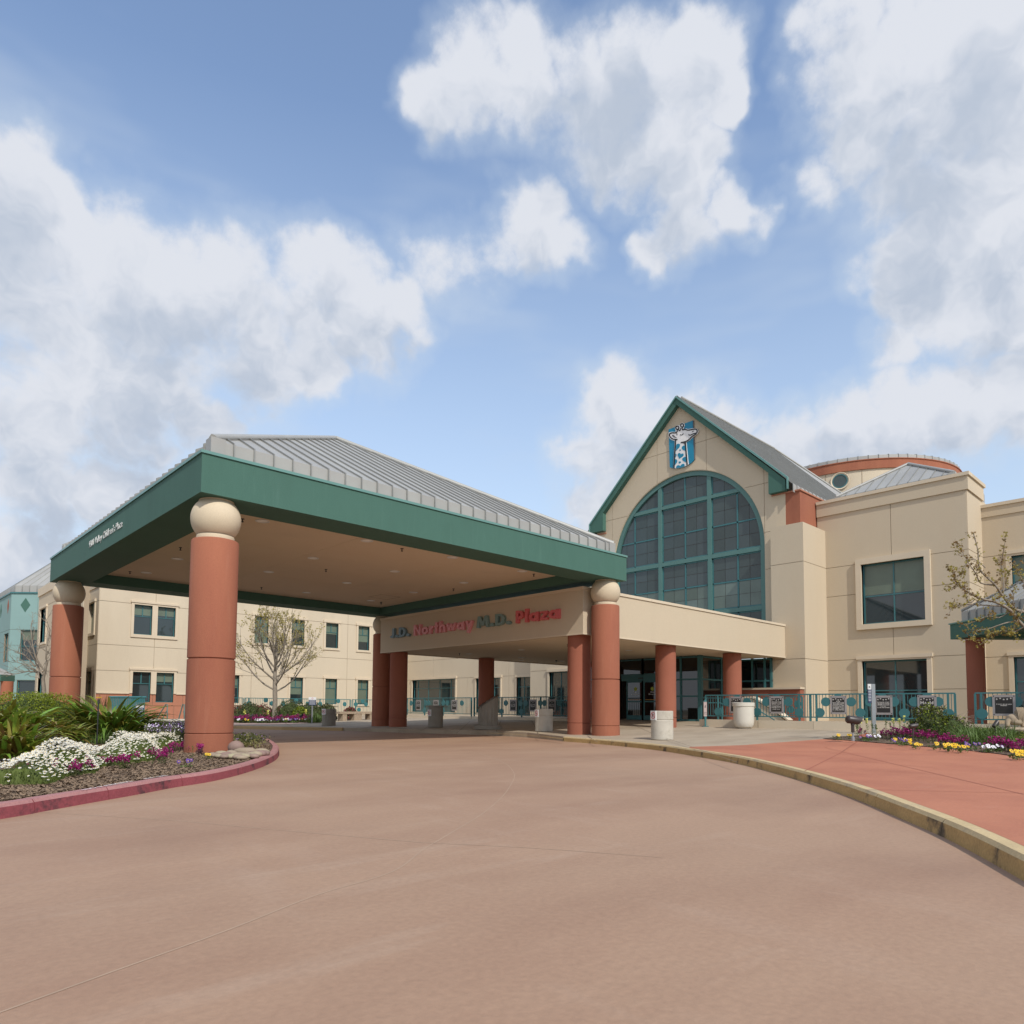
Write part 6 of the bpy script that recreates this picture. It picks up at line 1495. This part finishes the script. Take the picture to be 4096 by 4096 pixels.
def rz(x): return ('beside the large flood light' if x<3520 else 'between notice post and small spot light' if x<3650 else 'just right of the small spot light' if x<3720 else 'below the untidy dark shrub' if x<3790 else 'below the twiggy shrub' if x<3870 else 'below the daylily leaves' if x<3990 else 'below the stone figure' if x<4045 else 'at the right frame edge')
def mz(x): return ('beside the nearest column' if x<985 else 'left of the tree trunk' if x<1080 else 'at the tree trunk' if x<1120 else 'right of the tree trunk' if x<1180 else 'near the small notice post')
# right bed
rb=lambda x,y: onG(x,y,.0)+Vector((0,0,.02))
for x,y,s_ in [(3445,2945,1.05),(3532,2952,1),(3550,2955,.9),(3572,2952,1.2),(3590,2958,1.2),(3612,2957,1.3),(3632,2955,1.25),(3648,2962,1.1),(3680,2965,1.1),(3697,2962,1.1),(3716,2972,1.2),(3735,2968,1.1),(3768,2985,1.1),(3785,2985,1.15),(3800,2988,1.1),(3820,2990,1.0),(3840,2982,.9),(3858,2985,.9),(3975,3005,1.15),(3995,3002,1.2),(4012,3005,1.2),(4030,3005,1.0),(4045,3008,.9),(4075,3012,1.1),(4092,3010,1.1),(4062,3020,.9)]:
    flower('magenta',rb(x,y+4),s_,'magenta snapdragon in the right flower bed, '+rz(x),'magenta snapdragons in the right bed')
for x,y in [(3440,2935),(3468,2935),(3425,2940),(3600,2938),(3618,2935),(3715,2945),(3725,2948),(3575,2935)]: flower('lemon',rb(x,y),1.0,'tall pale lemon snapdragon spike in the right bed, '+rz(x),'lemon snapdragon spikes in the right bed')
for x,y in [(3490,2945),(3505,2950),(3544,2940),(3562,2940),(3650,2945),(3700,2948),(3740,2955),(3755,2958),(3770,2955),(3785,2960),(3640,2950),(3430,2948),(3800,2965),(3680,2950)]: flower('green_spike',rb(x,y),.8,'tall green budding stalk in the right bed, '+rz(x),'budding stalks in the right bed')
for x,y in [(3347,2962),(3398,2958),(3575,2978),(3628,2985),(3653,2994),(3668,3000),(3735,3002),(3790,3010),(3800,3008),(3835,3015),(3850,3012),(4063,3042),(4075,3045),(4085,3040)]: flower('yellow',rb(x,y),rnd.uniform(.9,1.4),'yellow pansy at the front of the right bed, '+rz(x),'yellow pansies in the right bed')
for x,y in [(3480,2965),(3510,2965),(3945,3012),(3962,3012),(3990,3012)]: flower('white',rb(x,y),1.1,'white pansy at the front of the right bed, '+rz(x),'white pansies in the right bed')
for x,y in [(3600,2978),(3610,2985),(3470,2968),(3880,3000),(3900,3002),(4005,3010)]: flower('violet',rb(x,y),1.1,'violet pansy at the front of the right bed, '+rz(x),'violet pansies in the right bed')
for x,y in [(3455,2962),(3462,2965),(3475,2960)]: flower('rust',rb(x,y),1.1,'rust red pansy beside the large flood light','rust pansies in the right bed')
bf=lambda x,y:rb(x,y)
P=rb(3725,2950); bush(P,.5,.86,'untidy dark green shrub behind the flowers, left of the small canopy column',n=2600,ls=.07,m=bushm,m2=hedgem,rough=.5,frac=.3)
P=rb(3800,2950); bush(P,.5,.6,'low twiggy shrub sprawling to the small canopy column',n=1300,ls=.06,m=bushm,m2=hedgem,rough=.5,frac=.2)
tw_=MB()
for k in range(40):
    a=P+Vector((0,0,.25)); d=RT*rnd.uniform(.1,1.0)+Vector((0,0,rnd.uniform(.1,.6)))+FH*rnd.uniform(-.3,.3); b_=a+d*.6; c=b_+RT*rnd.uniform(-.1,.35)+Vector((0,0,rnd.uniform(-.15,.15))); tw_.tube([a,b_,c],[.006,.004,.002],4)
tg=tw_.build('bare_twigs',bark,origin=P); tag(tg,'tangle of bare grey twigs reaching toward the small canopy column','plant')
GL2=[blade_mesh('leaf_lily',.55*l,.022,a,b_,grassm,5) for l,a,b_ in ((1,.1,1.5),(.9,.3,1.9),(1.1,.2,1.2))]
def rr(x0,x1,y0,y1): return lambda: rb(rnd.uniform(x0,x1),rnd.uniform(y0,y1))
grass('daylily_leaves','bright green arching daylily leaves in the middle of the right bed','plants',rr(3835,4060,2950,2988),1500,.85,grassm,GL2)
grass('daylily_leaves','green leafy clump behind the small spot light in the right bed','plants',rr(3620,3720,2938,2958),350,.8,grassm,GL2)
patch('ground_cover','low yellow-green ground cover around the crouching stone figure','plants',rr(3830,4600,2918,2975),14000,.16,[(hedgem,5),(bushm,1)],.045)
# middle bed behind the canopy
md=lambda x,D: (lambda p:Vector((p.x,p.y,gz(p.x)+.02)))(onD(x,2880,D))
for i,(x,D,rx,rz,lab,mm,m2) in enumerate([(995,42,.75,1.15,'dark green ball shrub beside the nearest column',bushm,None),(955,43,.7,.95,'reddish shrub seen just right of the nearest column',bushm,bushr),(1045,43.5,.75,1.0,'reddish shrub between ball shrub and leafing tree',bushm,bushr),(1110,44,.5,.85,'small reddish shrub behind the leafing tree trunk',bushm,bushr),
      (1165,42,.95,1.25,'largest dark green ball shrub right of the leafing tree',bushm,None),(1200,41.5,.55,.85,'yellowish green ball shrub in front of the largest one',hedgem,None),(1248,42,.8,1.1,'dark green ball shrub behind the small notice post',bushm,None),(1306,42.5,.6,1.0,'dark green ball shrub behind the bin with no parking sticker',bushm,None),(1400,44,.45,.75,'pinkish flowering shrub behind the stone bench',bushm,bushr)]):
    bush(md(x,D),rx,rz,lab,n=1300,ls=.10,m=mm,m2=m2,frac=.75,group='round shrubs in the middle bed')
P2=lambda x,D: md(x,D)
for k in range(70):
    x=rnd.uniform(935,1235); D=rnd.uniform(39.6,41.0); key=rnd.choice(['magenta','magenta','wine','yellow','white','violet','violet']); s_=rnd.uniform(1.3,1.8)
    col_={'magenta':'magenta snapdragon','wine':'dark-leaved snapdragon','yellow':'yellow pansy','white':'white pansy','violet':'violet pansy'}[key]
    flower(key,P2(x,D),s_,f'{col_} in the middle bed, '+mz(x),f'{col_} plants in the middle bed')
for x in (978,1071,1222): flower('lemon',P2(x,40.3),1.5,{978:'pale lemon snapdragon spike left of the leafing tree',1071:'pale lemon snapdragon spike just left of the leafing tree trunk',1222:'pale lemon snapdragon spike left of the small notice post'}[x],None)
for x in (1005,1040,1085,1125,1135,1180,1192): flower('green_spike',P2(x,40.6),1.3,'tall green budding stalk in the middle bed, '+mz(x),'budding stalks in the middle bed')
grass('middle_grass','bright green grass clump beside the bin in the middle bed','grass',lambda:(lambda p:p)(P2(rnd.uniform(1232,1285),rnd.uniform(39.3,40.6))),420,1.1,grassm,GL2)
# mulch chips near the kerb, stones
mb=MB()
IC=inset(IS,.22)
for k in range(15000):
    i=rnd.randrange(12,64); n_=(IC[i+1]-IC[i]); t_=Vector((-n_.y,n_.x,0)).normalized(); p=IC[i].lerp(IC[i+1],rnd.random())+t_*(rnd.random()**1.2*2.1); p=Vector((p.x,p.y,.134))
    a=rnd.random()*6.28; L=rnd.uniform(.012,.04); w_=rnd.uniform(.004,.010); e=Vector((math.cos(a),math.sin(a),rnd.gauss(0,.25)))*L; f=Vector((-math.sin(a),math.cos(a),rnd.gauss(0,.3)))*w_; p=p+Vector((0,0,rnd.uniform(0,.012)))
    mb.face([p-e-f,p+e-f,p+e+f,p-e+f])
def inpoly(x,y,P):
    r=False; n=len(P)
    for i in range(n):
        a,b_=P[i],P[i-1]
        if (a.y>y)!=(b_.y>y) and x<(b_.x-a.x)*(y-a.y)/(b_.y-a.y)+a.x: r=not r
    return r
for k in range(9000):
    x,y=rnd.uniform(15,25.5),rnd.uniform(1,9.2)
    if not inpoly(x,y,bed): continue
    p=Vector((x,y,gz(x)+.024)); a=rnd.random()*6.28; L=rnd.uniform(.015,.04); w_=rnd.uniform(.005,.012); e=Vector((math.cos(a),math.sin(a),.2*rnd.gauss(0,1)))*L; f=Vector((-math.sin(a),math.cos(a),0))*w_
    mb.face([p-e-f,p+e-f,p+e+f,p-e+f])
o=mb.build('mulch_chips',chip,origin=isl(400,3150),kind='stuff'); tag(o,'loose bark chips scattered over the planting beds','mulch')
def stone(P,a,b_,h,yaw,name='stone',label=None,group=None):
    mb=MB(); n1,n2=10,6; sd=Vector((rnd.random()*9,)*3); vs=[]
    for j in range(n2+1):
        ph=-PI/2+PI*j/n2
        for i in range(n1):
            az=2*PI*i/n1; v=Vector((math.cos(az)*math.cos(ph),math.sin(az)*math.cos(ph),math.sin(ph))); v*=1+.16*mn.noise(v*1.3+sd); v=Vector((v.x*a,v.y*b_,v.z*h)); v.rotate(Matrix.Rotation(yaw,3,'Z')); vs.append(P+v)
    mb.idx(vs,[(j*n1+i,j*n1+(i+1)%n1,(j+1)*n1+(i+1)%n1,(j+1)*n1+i) for j in range(n2) for i in range(n1)],True); o=mb.build(name,stonem,origin=P); tag(o,label,'stone',group)
yw=math.atan2(RT.y,RT.x)
stone(isl(943,3008)+Vector((0,0,.10)),.17,.13,.14,yw,label='largest rounded river stone touching the base of the nearest column',group='river stones at the column base')
stone(isl(982,3012)+Vector((0,0,.03)),.25,.14,.085,yw,label='long flat river stone right of the largest stone',group='river stones at the column base')
stone(isl(887,3018)+Vector((0,0,.02)),.13,.09,.055,yw,label='flat wide river stone in front of the nearest column base',group='river stones at the column base')
for x,y,s_ in [(850,3020,.07),(860,3024,.08),(873,3026,.07),(905,3022,.10),(915,3026,.09),(925,3016,.12),(930,3028,.10),(945,3026,.13),(951,3030,.10),(962,3024,.12),(975,3028,.10),(985,3026,.12),(995,3022,.10),(1003,3024,.11),(1012,3019,.12),(1022,3020,.12),(1035,3018,.13),(1045,3012,.16),(1052,3016,.12),(1015,3027,.09),(897,3029,.07),(1030,3010,.12),(968,3033,.08)]:
    stone(isl(x,y)+Vector((0,0,.01)),s_*rnd.uniform(1,1.4),s_,s_*.55,yw+rnd.uniform(-.6,.6),label='small smooth river stone '+('at the left foot of the nearest column' if x<912 else 'below the largest rounded stone' if x<955 else 'below the long flat stone' if x<1005 else 'near the red kerb at the right end of the stones'),group='river stones at the column base')
# irrigation riser among the leaves
P=isl(387,2985); ir=thing('garden_stake','thin dark garden stake standing among the grass left of the dark clump','stake',tuple(P)); zt7=onD(387,2797,math.hypot(P.x,P.y)*.93).z
ds=(P.x*FH.x+P.y*FH.y); zt7=onD(387,2797,ds).z; m=MB(); m.tube([P,(P.x,P.y,zt7)],.014,8); m.build('shaft',darkm,ir); m=MB(); m.tube([(P.x,P.y,zt7-.1),(P.x,P.y,zt7)],.026,8); m.build('head',darkm,ir); m=MB(); m.tube([(P.x-.05,P.y+.04,zt7+.04),(P.x+.05,P.y-.04,zt7+.045)],.008,6); m.build('yellow_tip',yel,ir)

# ---------------------------------------------------------------- trees
def leafcluster(mb,p,s_,n=4,star=False):
    for k in range(n):
        q=p+Vector((rnd.gauss(0,s_*.5),rnd.gauss(0,s_*.5),rnd.gauss(0,s_*.45)))
        if star:
            d=Vector((rnd.gauss(0,1),rnd.gauss(0,1),rnd.gauss(0,.8)-.3)).normalized(); e=d.orthogonal().normalized(); f=d.cross(e); e=(e*math.cos(k)+f*math.sin(k)); f=d.cross(e); rr_=s_*rnd.uniform(.5,.9)
            R_=[1,.38,.85,.35,.7,.3,.15,.3,.7,.35,.85,.38]; mb.face([q+(e*math.cos(i*PI/6)+f*math.sin(i*PI/6))*rr_*R_[i]+d*.15*rr_*(1 if i%2 else 0) for i in range(12)])
        else: leafquad(mb,q,s_*rnd.uniform(.7,1.2),.2,.75)
def branch(mb,lf,p,d,L,r,lvl,ls,upb=.08,dens=1.0,wob=.10,kids=(6,5,4),nlv=3):
    n=max(4,int(L/.35)); pts=[Vector(p)]; d=Vector(d).normalized(); rs=[r]
    for i in range(n):
        d=(d+Vector((rnd.gauss(0,wob),rnd.gauss(0,wob),rnd.gauss(0,wob)+upb))).normalized(); pts.append(pts[-1]+d*(L/n)); rs.append(r*(1-.8*(i+1)/n)+.003)
    mb.tube(pts,rs,6 if lvl==0 else 4,cap=False)
    if lvl<nlv:
        for k in range(kids[min(lvl,2)]):
            t=rnd.uniform(.15,.97); i=min(int(t*n),n-1); q=pts[i].lerp(pts[i+1],t*n-i); dd=(pts[i+1]-pts[i]).normalized()
            o=dd.orthogonal().normalized(); o.rotate(Matrix.Rotation(rnd.random()*6.28,3,dd)); nd=(dd+o*rnd.uniform(.45,.9)).normalized()
            branch(mb,lf,q,nd,L*rnd.uniform(.35,.55)*(1.1-t*.5),r*.42*(1.1-t*.6),lvl+1,ls,upb,dens,wob,kids,nlv)
    for i in range(1,n+1):
        if lvl>=1 and rnd.random()<dens*(.35 if lvl==1 else .9): lf.append(pts[i])
P=Vector(md(1097,43.0)); tr=thing('leafing_tree','spreading young street tree in fresh yellow-green leaf in the middle bed','tree',tuple(P))
H=onD(1060,2400,43).z-P.z; mbk=MB(); lf=[]
th=1.95; mbk.tube([P,P+Vector((0,0,.5)),P+Vector((.02,0,1.2)),P+Vector((0,.02,th)),P+Vector((-.03,.02,th+.8)),P+Vector((.03,.0,th+2.0)),P+Vector((0,.0,th+3.6)),P+Vector((0.05,.0,H*.9))],[.19,.15,.14,.135,.11,.085,.05,.015],10)
br=MB()
for k in range(15):
    z=th*(.88+.03*k)+rnd.uniform(0,.2)+k*.10; az=k*2.4; inc=1.28-.055*k; L=4.3*(1-.025*k)
    dv_=Vector((math.cos(az)*math.sin(inc),math.sin(az)*math.sin(inc),math.cos(inc))); branch(br,lf,P+Vector((0,0,min(z,th+3))),dv_,L,.055,0,.07,.10,.85,.07,(8,4,3),2)
mbk.build('trunk',bark,tr); br.build('branches',bark,tr)
lm=MB()
for p_ in lf:
    if rnd.random()<.95: leafcluster(lm,p_,.085,3)
lm.build('crown',leafy,tr,kind='stuff'); print('leaf',len(lf))
# bare tree at the far left
P=onD(178,2800,27); P.z=.15; tr=thing('bare_tree','small nearly leafless tree with pale branches behind the clipped hedge','tree',tuple(P)); mbk=MB(); br=MB(); lf=[]
zof=lambda y:onD(150,y,27).z
tp_=lambda x,y:onD(x,y,27)
mbk.tube([P,tp_(176,2760),tp_(172,2715),tp_(180,2680),tp_(190,2640)],[.09,.075,.06,.05,.04],8)
for path in ([(172,2715),(150,2690),(120,2665),(85,2655),(60,2642)],[(180,2680),(160,2630),(148,2580),(140,2520),(115,2490)],[(190,2640),(196,2590),(185,2520),(172,2450)],[(120,2665),(95,2625),(70,2610),(58,2600)],[(190,2640),(210,2600),(225,2560)],[(176,2700),(160,2680),(130,2640),(112,2580),(80,2540)],[(150,2690),(130,2686),(100,2692),(70,2700)]):
    pp=[tp_(*q)+FH*rnd.uniform(-.3,.3) for q in path]; n=len(pp); br.tube(pp,[.032*(1-.75*i/(n-1)) for i in range(n)],6)
    for i in range(1,n):
        for k in range(3): branch(br,lf,pp[i].lerp(pp[i-1],rnd.random()),(pp[i]-pp[i-1]).normalized()+Vector((rnd.gauss(0,.5),rnd.gauss(0,.5),rnd.gauss(0,.5))),rnd.uniform(.35,.9),.011,1,.04,.05,.35,.1,(3,3,2),2)
mbk.build('trunk',bark,tr); br.build('branches',bark,tr); lm=MB()
for p_ in lf: leafquad(lm,p_,.035)
lm.build('buds',leafr,tr,kind='stuff')
# maple reaching in from the right
TDp=17.5; tq=lambda x,y,f=0:onD(x,y,TDp)+FH*f
P=onD(4330,2950,TDp); P.z=gz(P.x); tr=thing('maple_tree','maple with opening bronze-green leaves whose limbs reach in from the right edge','tree',tuple(P)); mbk=MB(); br=MB(); lf=[]
mbk.tube([P,tq(4335,2800),tq(4325,2700),tq(4310,2600)],[.15,.13,.12,.11],10)
limbs=[([(4310,2600),(4200,2560),(4096,2502),(4033,2445),(3970,2412),(3910,2395),(3860,2362),(3826,2325),(3810,2287)],.05),([(4320,2640),(4200,2500),(4096,2449),(4054,2436),(4012,2390),(3972,2341),(3930,2275),(3917,2200),(3903,2128)],.045),
  ([(4012,2390),(4015,2330),(4018,2250),(4008,2170)],.02),([(3972,2341),(3930,2330),(3890,2300),(3860,2250),(3833,2192)],.02),([(3995,2425),(3930,2420),(3870,2418),(3830,2425),(3803,2432)],.016),([(4070,2482),(4010,2495),(3960,2515),(3925,2520),(3888,2555)],.018),([(4096,2449),(4110,2380),(4090,2320),(4060,2265)],.02),
  ([(4096,2502),(4060,2530),(4010,2525),(3975,2530),(3935,2560)],.014),([(3910,2395),(3880,2410),(3845,2350),(3812,2352)],.012),([(3930,2275),(3890,2235),(3868,2262),(3842,2300)],.010),([(4054,2436),(4050,2380),(4035,2330),(4050,2290)],.012),([(4033,2445),(4000,2470),(3950,2465),(3900,2482),(3860,2500)],.012),([(4100,2400),(4080,2440),(4060,2480),(4040,2520)],.01)]
for path,r in limbs:
    pp=smooth_poly([tq(*q,f=rnd.uniform(-.15,.15)) for q in path],3); n=len(pp); (mbk if 0 else br).tube(pp,[r*(1-.85*i/(n-1))+.002 for i in range(n)],6)
    L_=0
    for i in range(3,n):
        vis=1
        for k in range(2):
            if rnd.random()<.62:
                d=(pp[i]-pp[i-1]).normalized()+Vector((rnd.gauss(0,.6),rnd.gauss(0,.6),rnd.gauss(.15,.5))); l2=rnd.uniform(.12,.38); a=pp[i]; b_=a+d.normalized()*l2*.55; c=b_+(d+Vector((0,0,.5))).normalized()*l2*.45; br.tube([a,b_,c],[.006,.004,.003],4,cap=False); lf+= [b_,c]
        if i>n*.45: lf.append(pp[i])
mbk.build('trunk',bark,tr); br.build('branches',bark,tr); lm=MB(); lm2=MB()
for p_ in lf: leafcluster(lm if rnd.random()<.6 else lm2,p_,.066,4,True)
lm.build('crown',leafy,tr,kind='stuff'); lm2.build('bronze_leaves',leafr,tr,kind='stuff')
